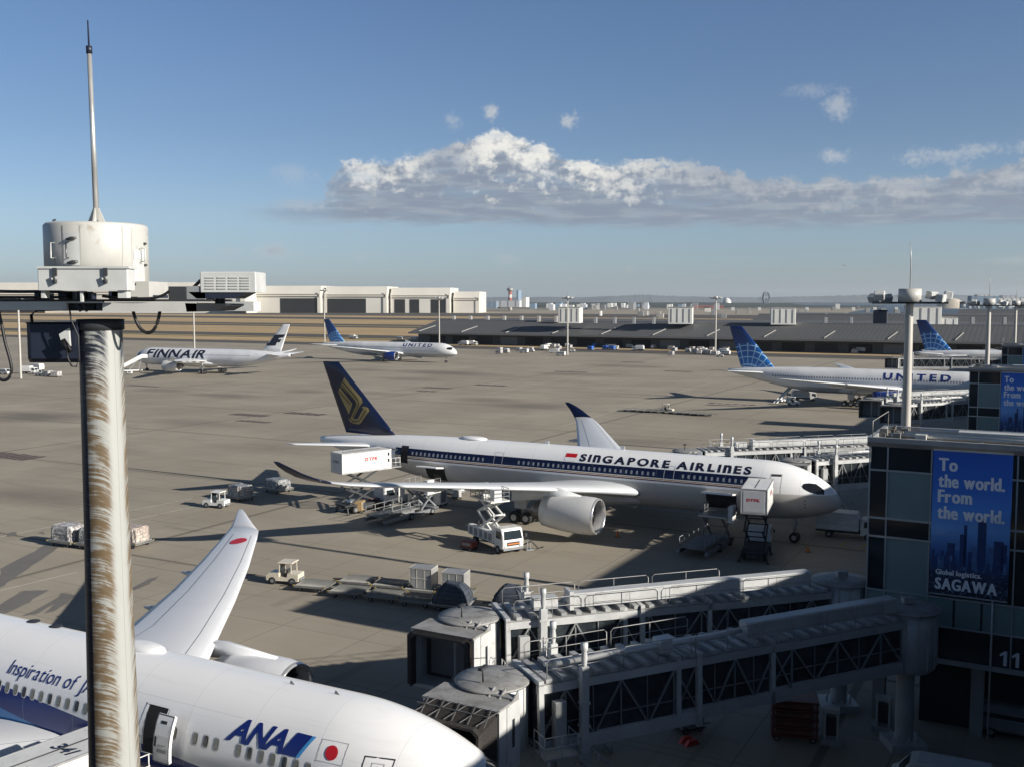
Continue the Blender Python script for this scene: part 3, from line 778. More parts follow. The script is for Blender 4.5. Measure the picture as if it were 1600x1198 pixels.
def wings(t, sec, tip, mw, mt, fair, pods=(8.0, 14, 20), flapw=None):
    for sd in (-1, 1):
        w = wing_mesh(sec, sd).build('wing', mw, t)
        wing_mesh(tip, sd).build('winglet', mt, w)
        for y in pods:      # flap track fairings
            i = next(k for k in range(len(sec) - 1) if sec[k][0] <= y <= sec[k + 1][0]); a, b = sec[i], sec[i + 1]; f = (y - a[0]) / (b[0] - a[0])
            te = a[1] + a[2] + (b[1] + b[2] - a[1] - a[2]) * f; z = a[3] + (b[3] - a[3]) * f; mb = MB()
            mb.lathe([(.02, 3.6), (.2, 3.0), (.34, 1.6), (.30, .2), (.12, -1.0), (.02, -1.3)], (-te, sd * y, z - .42), 'x', 10); mb.build('flap_fairing', mw, w)
        # aileron, flap and slat lines laid on the upper skin
        mb = MB()
        def up(i, fr, off=.02):
            a = sec[i]; y = a[0]; t_ = fr; return (-(a[1] + t_ * a[2]), sd * y, a[3] + (.015 * 4 * t_ * (1 - t_) + naca(t_) * a[4]) * a[2] + off)
        for fr in (.72, .17):
            for i in range(1, len(sec) - 2):
                p, q = Vector(up(i, fr)), Vector(up(i + 1, fr)); d = Vector((.025, 0, 0)); mb.add([p - d, q - d, q + d, p + d], [(0, 1, 2, 3)])
        mb.build('panel_seam', MLINE, w, fix=False)
    mb = MB(); s0, s1, wd, z0, z1 = fair; rings = []
    for k in range(17):
        f = k / 16; e = math.sin(PI * min(1, max(0.0, f))) ** .45 if 0 < f < 1 else 0.02
        rings.append([(-(s0 + (s1 - s0) * f), math.cos(a) * wd * e, z0 + (z1 - z0) * .5 + math.sin(a) * (z1 - z0) * .5 * e) for a in [2 * PI * q / 24 for q in range(24)]])
    mb.loft(rings, 0, True, True); mb.build('belly_fairing', mw, t)
wings(PSQ, WS, WT, MWGREY, MNAVY, (18.5, 40.5, 3.35, 1.95, 4.9))
FSQ = ((8.0, 54.9, 7.9, .10), (17.0, 63.75, 2.7, .10))
fin_mesh(FSQ).build('tail_fin', MNAVY, PSQ)
BIRD = []   # traced stylised bird emblem, (s, z)
def pxp(*pts): return [(400 + a / 4.28, 540 + b / 4.28) for a, b in pts]
def to_fin(pts, nose, hd, flip=False):
    out = []
    n = Vector((math.cos(hd), math.sin(hd), 0)); lt = Vector((-n.y, n.x, 0)); o = Vector((nose[0], nose[1], 0))
    for px, py in pts:
        d = (atY(px, py, 1.0) - Vector((0, 0, CAMH))); t = (o - Vector((0, 0, CAMH))).dot(lt) / d.dot(lt); p = Vector((0, 0, CAMH)) + d * t - o
        out.append((-p.dot(n), p.z))
    return out
_n = (33.64, 103.0)
for pts in [pxp((597, 213), (716, 352), (722, 378), (700, 408), (663, 478), (660, 487), (690, 487), (722, 428), (733, 418), (752, 423), (708, 498), (690, 510), (648, 503), (634, 494), (676, 392), (677, 372), (570, 268)),
            pxp((566, 276), (654, 386), (628, 458), (553, 306)),
            pxp((620, 468), (632, 500), (650, 514), (694, 522), (712, 512), (768, 432), (758, 412), (728, 402), (716, 410), (740, 424), (700, 505), (688, 512), (652, 508), (634, 492))]:
    BIRD.append(to_fin(pts, _n, HD))
fin_poly(FSQ, BIRD, MGOLD, PSQ)
def stripe_poly(pts, wd=.16):
    P = [Vector(p) for p in pts]; L_, R_ = [], []
    for i, p in enumerate(P):
        d = (P[min(i + 1, len(P) - 1)] - P[max(0, i - 1)]).normalized(); n = Vector((-d.y, d.x)) * wd / 2; L_.append(p + n); R_.append(p - n)
    return [[tuple(L_[i]), tuple(L_[i + 1]), tuple(R_[i + 1]), tuple(R_[i])] for i in range(len(P) - 1)]
BL = []
for pts in (pxp((585, 240), (640, 300), (690, 360), (697, 388), (654, 480)), pxp((575, 258), (630, 320), (672, 368), (680, 390), (640, 475)), pxp((636, 484), (650, 498), (690, 502), (706, 492), (748, 425)), pxp((556, 300), (640, 392))):
    BL += stripe_poly(to_fin(pts, _n, HD))
fin_poly(FSQ, BL, mat('tail_brown', (.055, .035, .012), .4, var=0), PSQ, name='tail_emblem_line', off=.05)
for sd in (-1, 1): wing_mesh([(.3, 56.6, 6.4, 6.55, .10), (2, 58.0, 5.3, 6.75, .09), (9.1, 63.3, 2.3, 7.45, .09), (9.35, 63.8, 1.7, 7.48, .06)], sd).build('tailplane', MWGREY, PSQ)
for y in (-10.5, 10.5):
    e = engine(PSQ, 22.4, y, 2.85, 1.98, 6.2, mat('nacelle_white', (.62, .62, .60), .3, 0, var=.06, scale=.4))
    mb = MB(); q = 1 if y > 0 else -1
    mb.loft([[(-24.4, y - .22, 4.55), (-24.4, y + .22, 4.55), (-24.4, y + .16, 4.85), (-24.4, y - .16, 4.85)], [(-27.5, y - .28, 4.3), (-27.5, y + .28, 4.3), (-27.5, y + .24, 5.55), (-27.5, y - .24, 5.55)], [(-32.5, y - .2, 3.6), (-32.5, y + .2, 3.6), (-32.5, y + .2, 4.9), (-32.5, y - .2, 4.9)]], 0, True, True)
    mb.build('pylon', MWGREY, e)
gear(PSQ, 34.0, (-5.3, 5.3), 2, .70, 4.0); gear(PSQ, 4.7, (0,), 1, .52, 3.4, 'nose_gear')
FS.windows([9.0 + .635 * k for k in range(12)] + [19.3 + .635 * k for k in range(27)] + [40.6 + .635 * k for k in range(17)], 6.42, mat('lit_blind', (.26, .28, .32), .2, var=.3, scale=.9), PSQ, .26, .40)
V, F_ = layout('SInGAPORE AIRLInES', 1.04, 19.5, bold=.04, gap=.18); FS.wrap(V, F_, 28.3, 7.10, -1, MINK, PSQ)
MRED = mat('flag_red', (.50, .012, .02), .4, var=0)
mb = MB(); FS.rect(28.75, 30.15, 7.42, 7.80, MRED, PSQ, 'flag'); FS.rect(28.75, 30.15, 7.04, 7.41, mat('flag_white', (.8, .8, .8), .4, var=0), PSQ, 'flag')
windshield(FS, PSQ, 1.55, 3.65, 5.52, 6.6, shape=[(0, .0), (.25, .03), (.6, .2), (.9, .5), (1, .72), (.92, .95), (.7, 1.0), (.4, .92), (.15, .6), (0, .35)])
windshield(FS, PSQ, 1.55, 3.9, 5.42, 6.75, side=1)
for a in (5.6, 17.0, 38.0): FS.outline(a, a + 1.15, 5.35, 7.35, MLINE2, PSQ, 'door')
FS.rect(51.5, 52.6, 5.1, 7.2, MCARGO, PSQ, 'open_door')
FS.rect(5.7, 6.7, 7.12, 7.32, MDK, PSQ, 'door_lamp')
for a, b in ((10.15, 13.4), (45.9, 48.8)):
    FS.rect(a, b, 3.3, 4.95, MCARGO, PSQ, 'cargo_opening')
    mb = MB(); mb.M = Matrix.Translation((-(a + b) / 2, -3.05, 5.0)) @ Matrix.Rotation(R(-8), 4, 'X'); mb.bbox((-(b - a) / 2, -1.7, -.06), ((b - a) / 2, 0, .1), .04); mb.build('cargo_door', MWHITE, PSQ)
mb = MB(); rings = [[(-43.5 + math.cos(a) * 1.9 * f, math.sin(a) * .9 * f, 8.3 + h) for a in [2 * PI * q / 20 for q in range(20)]] for f, h in ((1.0, 0), (.96, .18), (.75, .3), (.3, .36))]
mb.loft(rings, 0, True, True); mb.build('antenna_dome', MWHITE, PSQ)
mb = MB()
for a in (15, 24, 33.5): mb.box((-a - .3, -.03, 8.36), (-a + .2, .03, 8.75))
mb.build('blade_antenna', MWHITE, PSQ)
for i, zz in enumerate((4.1, 4.45, 4.8)): FS.rect(3.2, 3.32, zz, zz + .13, MDK, PSQ, 'air_probe', nz=1)
mb = MB(); mb.lathe([(.3, 0), (.33, -.02), (.02, -.02)], (-66.82, 0, 6.85), 'x', 14); mb.build('tail_exhaust', MDK, PSQ)

# ---------------------------------------------------------------- white and blue widebody (foreground)
FA = Fus(62.8, 2.885, 2.97, 4.95, 3.75, 9.2, 8.4, 8.8, 41.0, 6.3, .4, .58, .6, .56)
TBLUE = (.004, .026, .175)
def an_paint(x, b):
    P = x.coord(); X, Y, Z = x.xyz(P); s = x.mul(X, -1)
    n = x.noise(P, .3, 5, .6)
    c = x.mix(x.mul(x.step(n, .4, .75), .16), (.86, .865, .86), (.77, .775, .77))
    ln = x.noise(x.vec(x.mul(X, .12), Y, x.mul(Z, 6)), 1.0, 4, .6); c = x.mix(x.mul(x.step(ln, .52, .75), .18), c, (.52, .515, .50))
    top = x.add(x.mul(s, .0905), 3.3); bot = x.sub(x.mul(x.sub(s, 14), .045), -4.02)
    lb = x.add(x.mul(x.sub(s, 24.0), .165), 4.0)
    c = x.mix(x.mul(x.lt(Z, top), x.gt(s, 9)), c, TBLUE)
    c = x.mix(x.mul(x.lt(Z, x.m('MINIMUM', lb, x.sub(top, .5))), x.gt(s, 22)), c, (.035, .21, .50))
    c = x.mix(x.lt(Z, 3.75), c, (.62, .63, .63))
    fr = x.m('FRACT', x.mul(x.add(s, 2.1), 1 / 3.6)); c = x.mix(x.mul(x.lt(fr, .007), .38), c, (.42, .42, .42))
    fz = x.m('ABSOLUTE', x.sub(Z, 6.95)); c = x.mix(x.mul(x.mul(x.lt(fz, .012), x.band(s, 13, 20)), .35), c, (.4, .4, .4))
    return c
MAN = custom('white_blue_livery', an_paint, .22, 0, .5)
NA = (.784, 39.03); HA = R(-28.1)
PAN = plane_body('airliner', 'white airliner with blue lettering and red disc flag in the near left corner', NA, HA, FA, 'airliners parked on the apron', [MAN, MDK])
WAS = [(2.2, 21.3, 12.5, 3.3, .12), (2.9, 21.7, 12.0, 3.4, .12), (5.5, 23.5, 10.3, 3.85, .115), (9.8, 26.3, 7.2, 4.55, .11), (15, 29.6, 5.7, 5.3, .10), (20, 33.0, 4.5, 6.0, .10), (25, 36.7, 3.3, 6.65, .10), (26.5, 37.9, 2.9, 6.85, .10)]
WAT = [(26.5, 37.95, 2.85, 6.85, .10), (27.4, 39.25, 2.15, 7.0, .10), (28.4, 40.6, 1.5, 7.18, .10), (29.3, 41.8, .95, 7.33, .09), (30.05, 42.85, .4, 7.45, .08)]
MWA = custom('wing_white', lambda x, b: x.mix(x.mul(x.step(x.noise(x.coord(), .45, 5, .65), .4, .72), .25), (.68, .695, .71), (.57, .58, .59)), .3, 0, .5)
wings(PAN, WAS, WAT, MWA, MWA, (19.5, 37.5, 3.15, 1.8, 4.7), (7.5, 13, 18.5))
mb = MB(); ring = [(-(37.3 + .62 * math.cos(a) * 1.0), 23.6 + .66 * math.sin(a)) for a in [2 * PI * k / 28 for k in range(28)]]
def wa_top(s, y):
    i = max(k for k in range(len(WAS) - 1) if WAS[k][0] <= y); a, b = WAS[i], WAS[i + 1]; f = (y - a[0]) / (b[0] - a[0]); g_ = [a[k] + (b[k] - a[k]) * f for k in range(5)]
    t_ = (s - g_[1]) / g_[2]; return g_[3] + (.06 * t_ * (1 - t_) + naca(t_) * g_[4]) * g_[2]
mb.add([(a, b, wa_top(-a, b) + .03) for a, b in ring], [tuple(range(28))]); mb.build('red_disc', MRED, PAN, fix=False)
FANF = ((7.3, 50.5, 8.2, .10), (16.9, 58.7, 3.0, .10)); fin_mesh(FANF).build('tail_fin', custom('blue_tail', lambda x, b: (*TBLUE, 1), .25), PAN)
for sd in (-1, 1): wing_mesh([(.3, 52, 6.2, 5.9, .10), (9.8, 59.0, 2.2, 6.9, .09)], sd).build('tailplane', MWA, PAN)
for y in (-9.8, 9.8):
    e = engine(PAN, 20.2, y, 2.65, 1.8, 5.4, mat('nacelle_pale', (.68, .69, .70), .3, 0, var=.05, scale=.4))
    mb = MB(); mb.loft([[(-21.6, y - .2, 4.2), (-21.6, y + .2, 4.2), (-21.6, y + .14, 4.5), (-21.6, y - .14, 4.5)], [(-25.5, y - .3, 3.9), (-25.5, y + .3, 3.9), (-25.5, y + .24, 4.78), (-25.5, y - .24, 4.78)], [(-31, y - .2, 3.2), (-31, y + .2, 3.2), (-31, y + .2, 4.2), (-31, y - .2, 4.2)]], 0, True, True); mb.build('pylon', MWA, e)
gear(PAN, 29.5, (-4.9, 4.9), 2, .68, 3.8); gear(PAN, 4.6, (0,), 1, .5, 3.2, 'nose_gear')
wl = [7.05, 7.68, 8.95, 9.58, 10.2, 10.83, 11.46, 12.1, 12.72, 14.0, 14.62, 15.25, 16.5] + [19.1 + .635 * k for k in range(22)]
MBLIND = mat('window_blind', (.17, .17, .15), .25, var=.5, scale=1.3)
FA.windows([a for i, a in enumerate(wl) if i % 3 != 1], 5.82, MBLIND, PAN, .27, .46, fm=MLINE2)
FA.windows([a for i, a in enumerate(wl) if i % 3 == 1], 5.82, MWIN, PAN, .27, .46, fm=MLINE2)
MTB = mat('lettering_blue', (.008, .022, .17), .35, var=0); MLB = mat('lettering_sky', (.06, .30, .66), .35, var=0)
V, F_ = layout('ANA', 1.02, 3.15, bold=.035, shear=.42, gap=-.02, caps=False); FA.wrap(V, F_, 13.55, 6.1, -1, MTB, PAN)
FA.wrap([(0, 0), (.78, 0), (1.33, .98), (.55, .98)], [(0, 1, 2, 3)], 10.5, 6.12, -1, MTB, PAN, 'livery_mark'); FA.wrap([(.80, 0), (.98, 0), (1.53, .98), (1.35, .98)], [(0, 1, 2, 3)], 10.5, 6.12, -1, MLB, PAN, 'livery_mark')
V, F_ = layout('Inspiration of JAPAN', .72, 7.9, bold=.0, shear=.25, gap=.09, caps=False); FA.wrap(V, F_, 28.35, 6.42, -1, MTB, PAN)
FA.outline(7.35, 8.65, 6.2, 6.95, MLINE2, PAN, 'flag', .03)
FA.wrap([(.3 * math.cos(a), .3 * math.sin(a)) for a in [2 * PI * k / 24 for k in range(24)]], [tuple(range(24))], 8.0, 6.57, -1, MRED, PAN, 'flag_disc')
FA.outline(5.2, 6.5, 4.75, 6.68, MDK, PAN, 'door', .045); FA.outline(5.55, 6.1, 6.3, 6.5, MLINE2, PAN, 'door_window', .03)
FA.outline(3.0, 3.5, 6.75, 7.2, MLINE2, PAN, 'service_panel', .02); FA.rect(3.18, 3.3, 6.92, 7.02, MDK, PAN, 'service_port', nz=1)
windshield(FA, PAN, 1.6, 3.6, 5.2, 6.3); windshield(FA, PAN, 1.6, 3.6, 5.2, 6.3, side=1)
FA.rect(17.15, 18.4, 4.62, 6.66, MCARGO, PAN, 'door_opening', .012); FA.outline(17.15, 18.55, 4.58, 6.72, MWHITE, PAN, 'door_frame', .07, off=.03)
mb = MB()   # the opened door, swung out and forward
for (o0, o1, mi, i0) in ((.55, .75, 0, 0.0),):
    rings = []
    for z in (4.70, 4.74, 4.9, 5.3, 5.7, 6.1, 6.3, 6.40, 6.44):
        e = .0 if 4.73 < z < 6.41 else .05
        rings.append([FA.at_z(16.2 + e, z, .55, -1), FA.at_z(17.2 - e, z, .55, -1), FA.at_z(17.2 - e, z, .40, -1), FA.at_z(16.2 + e, z, .40, -1)])
    mb.loft(rings, 0, False, True)
dr = mb.build('open_door', MWHITE, PAN)
FA.outline(16.22, 17.18, 4.72, 6.42, MDK, dr, 'door_seal', .03, off=.56); FA.rect(16.55, 16.9, 6.12, 6.22, MDK, dr, 'door_handle', off=.56, nz=1); FA.rect(17.0, 17.12, 5.3, 5.65, MDK, dr, 'door_hinge', off=.56, nz=2); FA.rect(16.4, 16.95, 5.1, 5.22, MGRY, dr, 'door_label', off=.56, nz=1); FA.rect(16.45, 16.9, 5.35, 5.39, MGRY, dr, 'door_label', off=.56, nz=1)
mb = MB(); mb.bar(FA.at_z(17.3, 5.5, .0), FA.at_z(17.1, 5.5, .5), .09); mb.bar(FA.at_z(17.3, 5.0, .0), FA.at_z(17.1, 5.0, .5), .07); mb.build('hinge_arm', MSTRUT, dr)
for a in (28.6, 30.4):
    mb = MB(); mb.lathe([(.02, .03), (.34, .03), (.36, 0)], (-a, .6, 7.885), 'z', 20); mb.build('roof_port', MDK, PAN)
mb = MB(); rings = [[(-21.9 + math.cos(a) * 1.55 * f, math.sin(a) * .62 * f + .35, 7.85 + h) for a in [2 * PI * q / 20 for q in range(20)]] for f, h in ((1.0, 0), (.95, .16), (.72, .27), (.3, .32))]
mb.loft(rings, 0, True, True); mb.build('antenna_dome', MWHITE, PAN)
for a in (9.5, 12.0): mb = MB(); mb.prism([(-a - .2, 7.9), (-a + .12, 7.9), (-a - .06, 8.08), (-a - .16, 8.08)], -.012, .012, 0, lambda p, q, s_: (p, s_, q)); mb.build('blade_antenna', MLINE, PAN)

# ---------------------------------------------------------------- white airliner with dark F tail, nose left
def fi_paint(x, b):
    P = x.coord(); X, Y, Z = x.xyz(P); s = x.mul(X, -1); c = x.mix(x.step(x.noise(P, .3, 4), .4, .7), (.70, .71, .73), (.63, .64, .66))
    w = x.mul(x.mul(x.band(Z, 6.2, 6.55), x.band(s, 26, 52)), x.gt(x.m('FRACT', x.mul(s, 1 / .635)), .5)); return x.mix(x.mul(w, .7), c, (.12, .13, .16))
PFI = plane_body('airliner', 'white airliner facing left with dark lettering and slanted F on its tail', (-135.6, 369.3), R(157), FS, 'airliners parked on the apron', [custom('plain_white_livery', fi_paint, .25), MDK])
lowz = lambda L_: [(a[0], a[1], a[2], 4.0 + (a[3] - 4.0) * .55) + tuple(a[4:]) for a in L_]
wings(PFI, lowz(WS), lowz(WT), MWHITE, MWHITE, (18.5, 40.5, 3.35, 1.95, 4.9))
fin_mesh(FSQ).build('tail_fin', MWHITE, PFI)
def z5(*pts): return [(180 + a / 4.706, 420 + b / 4.706) for a, b in pts]
_fn = (-135.6, 369.3)
fin_poly(FSQ, [to_fin(z5(*p), _fn, R(157)) for p in ([(1182, 486), (1252, 484), (1238, 506), (1208, 510), (1182, 566), (1110, 566), (1118, 548), (1140, 544), (1166, 492)], [(1196, 520), (1226, 520), (1212, 542), (1188, 540)])], MINK, PFI, sides=(1, -1))
for sd in (-1, 1): wing_mesh([(.3, 56.6, 6.4, 6.55, .10), (9.35, 63.8, 1.9, 7.48, .08)], sd).build('tailplane', MWHITE, PFI)
for y in (-10.5, 10.5): engine(PFI, 22.4, y, 2.85, 1.98, 6.2, mat('nacelle_white', (.62, .62, .60), .3))
gear(PFI, 34.0, (-5.3, 5.3), 2, .70, 4.0); gear(PFI, 4.7, (0,), 1, .52, 3.4, 'nose_gear')
V, F_ = layout('FINNAIR', 3.3, 26.0, bold=.03, shear=.25, gap=.10, caps=False); FS.wrap(V, F_, 7.0, 5.0, 1, MINK, PFI, side=1)
windshield(FS, PFI, 1.55, 3.9, 5.42, 6.75, side=1)

# ---------------------------------------------------------------- blue tailed airliners
def globe_tail(cs, cz, r0):
    def f(x, b):
        P = x.coord(); X, Y, Z = x.xyz(P); s = x.mul(X, -1)
        ds = x.sub(s, cs); dz = x.sub(Z, cz); rr = x.m('SQRT', x.add(x.mul(ds, ds), x.mul(dz, dz))); ang = x.m('ARCTAN2', dz, ds)
        inside = x.lt(rr, r0)
        c = x.mix(x.lin(Z, 9, 18), (.010, .10, .36), (.004, .018, .11)); ci = x.mix(x.lin(Z, 8, 15), (.016, .17, .50), (.008, .06, .26))
        c = x.mix(inside, c, ci)
        mer = x.lt(x.m('ABSOLUTE', x.sub(x.m('FRACT', x.mul(ang, 4.2)), .5)), .075)
        q = x.m('FRACT', x.mul(x.m('POWER', x.mul(rr, 1 / r0), 1.7), 4.6)); par = x.lt(q, .17)
        ln = x.m('MAXIMUM', x.mul(x.m('MAXIMUM', mer, par), x.lt(rr, r0 * 1.005)), 0.0)
        return x.mix(ln, c, (.30, .52, .75))
    return f
def un_paint(win0, win1, zw, belly):
    def f(x, b):
        P = x.coord(); X, Y, Z = x.xyz(P); s = x.mul(X, -1); c = x.mix(x.step(x.noise(P, .3, 4), .4, .7), (.73, .735, .73), (.65, .655, .65))
        w = x.mul(x.mul(x.band(Z, zw - .22, zw + .22), x.band(s, win0, win1)), x.gt(x.m('FRACT', x.mul(s, 1 / .64)), .48)); c = x.mix(x.mul(w, .8), c, (.05, .06, .09))
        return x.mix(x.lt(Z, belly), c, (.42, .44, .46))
    return f
MUB = mat('nacelle_blue', (.012, .05, .27), .3, var=.05); MUT = mat('lettering_royal', (.012, .03, .16), .4, var=0)
def blue_tail(label, nose, hd, F, sec, tip, fin, cs, cz, r0, eng, zt, txt, win, belly, mg, near=True):
    k = 'globe_%d' % int(cs * 10)
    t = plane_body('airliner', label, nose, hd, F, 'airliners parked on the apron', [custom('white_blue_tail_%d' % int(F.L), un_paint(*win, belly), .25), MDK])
    wings(t, sec, tip, MWGREY, MWGREY, (F.L * .29, F.L * .6, F.Rw * 1.1, F.bot - .3, F.bot + 2.4), (8, 14))
    fin_mesh(fin).build('tail_fin', custom(k, globe_tail(cs, cz, r0), .3), t)
    for sd in (-1, 1): wing_mesh([(.3, F.L - 10.6, 6.6, zt, .10), (10.4, F.L - 3.0, 2.2, zt + .9, .08)], sd).build('tailplane', MWGREY, t)
    for y in (-eng[1], eng[1]): engine(t, eng[0], y, eng[2], eng[3], eng[4], MUB)
    gear(t, mg[0], (-mg[1], mg[1]), mg[2], .66, 3.8); gear(t, 5.2, (0,), 1, .5, 3.2, 'nose_gear')
    V, F_ = layout('UNITED', txt[2], txt[3], bold=.035, gap=.28, caps=False); F.wrap(V, F_, txt[0], txt[1], -1, MUT, t, off=.03)
    windshield(F, t, 1.6, 3.7, F.zc + .3, F.zc + 1.35); windshield(F, t, 1.6, 3.7, F.zc + .3, F.zc + 1.35, side=1)
    return t
FU = Fus(68.3, 2.885, 2.97, 4.95, 3.75, 8.2, 8.4, 8.4, 45.0, 6.3, .4)
WU = [(a[0], a[1] + 2.3, a[2], a[3], a[4]) for a in WAS]; WUT = [(a[0], a[1] + 2.3, a[2], a[3], a[4]) for a in WAT]
blue_tail('white airliner with blue tail and blue engine, taxiing before the far cargo sheds', (-22.2, 412.0), HD, FU, WU, WUT, ((7.4, 56.0, 8.2, .10), (16.9, 64.2, 3.0, .10)), 60.0, 5.5, 6.8, (22.5, 9.8, 2.75, 1.8, 5.4), 5.9, (24.6, 6.3, 1.75, 14.2), (9, 50, 5.85), 3.6, (32, 4.9, 2))
F7 = Fus(63.7, 3.1, 3.1, 5.65, 4.4, 8.4, 8.8, 8.6, 41.0, 7.4, .35, .62, .6, .58)
W7 = [(2.4, 20.0, 13.8, 4.2, .12), (3.1, 20.6, 13.1, 4.3, .12), (6.5, 23.2, 10.3, 4.75, .11), (9.8, 25.6, 8.2, 5.2, .11), (16, 30.2, 6.2, 6.0, .10), (24, 36.0, 4.0, 7.0, .10), (28, 38.9, 2.9, 7.5, .10)]
W7T = [(28, 38.9, 2.9, 7.5, .10), (30.4, 41.3, 1.6, 7.85, .09), (31.6, 43.2, .6, 8.0, .08)]
FIN7 = ((8.3, 51.8, 8.6, .10), (18.4, 60.2, 3.3, .10))
nose4 = UW(-11.7, 257)
blue_tail('white airliner with blue globe tail and long white body, behind the right light mast', nose4, HD, F7, W7, W7T, FIN7, 58.5, 5.0, 9.4, (20.4, 9.7, 2.7, 1.85, 6.2), 7.0, (25.5, 6.5, 1.85, 14.8), (8, 52, 6.5), 4.1, (32.2, 5.4, 3))
tl = atY(1432, 560, 349); n5 = Vector((tl.x, tl.y, 0)) + Vector((CU, SU, 0)) * 63.0
blue_tail('white airliner with blue globe tail, cut by the right edge of the picture', n5, HD, F7, W7, W7T, FIN7, 58.5, 5.0, 9.4, (20.4, 9.7, 2.7, 1.85, 6.2), 7.0, (25.5, 6.5, 1.85, 14.8), (8, 52, 6.5), 4.1, (32.2, 5.4, 3))
# a tiny aircraft in the sky
t = thing('flying_airliner', 'tiny white airliner in flight low in the sky at right', 'airplane', tuple(atY(1325, 415, 7500)), HD)
mb = MB(); mb.lathe([(.05, 4), (1.6, 2), (1.9, -8), (1.6, -28), (.1, -40)], (0, 0, 0), 'x', 10); mb.build('fuselage', MWHITE, t)
mb = MB(); mb.add([(-12, 0, -.5), (-20, 0, -.5), (-26, 18, 1), (-24, 18, 1), (-12, 0, 0), (-20, 0, 0), (-26, 18, 1.2), (-24, 18, 1.2)], [(0, 1, 2, 3), (4, 5, 6, 7), (0, 3, 7, 4)]); mb.add([(-12, 0, -.5), (-20, 0, -.5), (-26, -18, 1), (-24, -18, 1)], [(0, 1, 2, 3)]); mb.build('wing', MWHITE, t)
mb = MB(); mb.prism([(-31, 1), (-38, 1), (-41, 8), (-38, 8)], -.2, .2, 0, lambda a, b, t_: (a, t_, b)); mb.build('tail_fin', MWHITE, t)
# ================================================================ near light mast
MB0 = Vector((-6.02, 15.0, 0))
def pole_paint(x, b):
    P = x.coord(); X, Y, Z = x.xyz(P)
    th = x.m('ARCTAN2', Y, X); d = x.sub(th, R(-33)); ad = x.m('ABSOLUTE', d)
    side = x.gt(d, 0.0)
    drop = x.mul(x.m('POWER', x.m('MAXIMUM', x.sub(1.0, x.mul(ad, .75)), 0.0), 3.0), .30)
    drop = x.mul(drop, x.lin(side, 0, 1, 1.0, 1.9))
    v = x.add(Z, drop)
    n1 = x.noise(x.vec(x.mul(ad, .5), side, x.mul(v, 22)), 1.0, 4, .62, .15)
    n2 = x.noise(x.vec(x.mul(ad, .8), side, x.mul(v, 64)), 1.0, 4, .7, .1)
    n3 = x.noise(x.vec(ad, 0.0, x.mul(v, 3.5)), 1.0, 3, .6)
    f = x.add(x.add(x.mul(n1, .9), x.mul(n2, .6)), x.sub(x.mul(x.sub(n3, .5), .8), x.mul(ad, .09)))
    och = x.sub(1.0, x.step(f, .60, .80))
    sp = x.step(x.add(ad, x.mul(x.sub(n1, .5), .5)), .50, .18)                      # sun highlight down the pole, painted as a bright band
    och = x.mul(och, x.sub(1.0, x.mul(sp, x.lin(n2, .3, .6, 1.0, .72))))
    navy = x.m('MAXIMUM', x.step(Z, 23.6, 24.3), x.lt(d, -1.42))  # navy top paint, plus shade of the unlit left side painted navy
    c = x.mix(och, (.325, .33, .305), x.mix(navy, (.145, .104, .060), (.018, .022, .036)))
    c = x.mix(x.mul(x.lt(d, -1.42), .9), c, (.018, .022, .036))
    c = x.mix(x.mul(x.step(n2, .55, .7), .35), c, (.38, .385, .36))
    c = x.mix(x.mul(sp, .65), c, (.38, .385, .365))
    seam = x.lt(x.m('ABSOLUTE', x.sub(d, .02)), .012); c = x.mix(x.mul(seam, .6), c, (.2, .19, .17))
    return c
def mp(px, py, Y=15.0):
    if py == 0: py = 440
    return atY(px, py, Y) - MB0
def pbx(mb, x0, x1, y0, y1, Ya, Yb, mi=0, fn=None):
    """box whose near face (at depth Ya) spans the given photo pixels"""
    a = mp(x0, y0, Ya); b = mp(x1, y1, Ya); lo = (a.x, Ya - 15, b.z); hi = (b.x, Yb - 15, a.z)
    return mb.bbox(lo, hi, .012, mi) if fn else mb.box(lo, hi, mi)
MOFF = custom('mast_white', lambda x, b: x.mix(x.step(x.noise(x.coord(), 3.0, 6, .7, .4), .56, .74), x.mix(x.step(x.noise(x.coord(), 1.1, 4, .6), .35, .7), (.50, .495, .46), (.43, .425, .39)), (.30, .265, .21)), .45, 0, .4)
MBOX = mat('mast_box_white', (.50, .51, .49), .4, var=.08, scale=3)
MBLACK = mat('cable_black', (.01, .01, .011), .5, var=0)
MLAT = mat('latch_metal', (.10, .10, .10), .35, .7, var=0)
MNVY = mat('flood_housing', (.020, .026, .045), .45, .2, var=.15, scale=3)
T = thing('light_mast', 'tall near mast with streaked ochre and white pole, white drum and lamps', 'light mast', tuple(MB0))
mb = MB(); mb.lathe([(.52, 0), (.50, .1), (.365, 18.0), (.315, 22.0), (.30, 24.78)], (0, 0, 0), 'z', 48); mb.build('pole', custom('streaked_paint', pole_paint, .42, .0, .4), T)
mb = MB(); mb.lathe([(.305, 24.62), (.33, 24.63), (.33, 24.78), (.2, 24.78)], (0, 0, 0), 'z', 40); mb.build('collar', MDK, T)
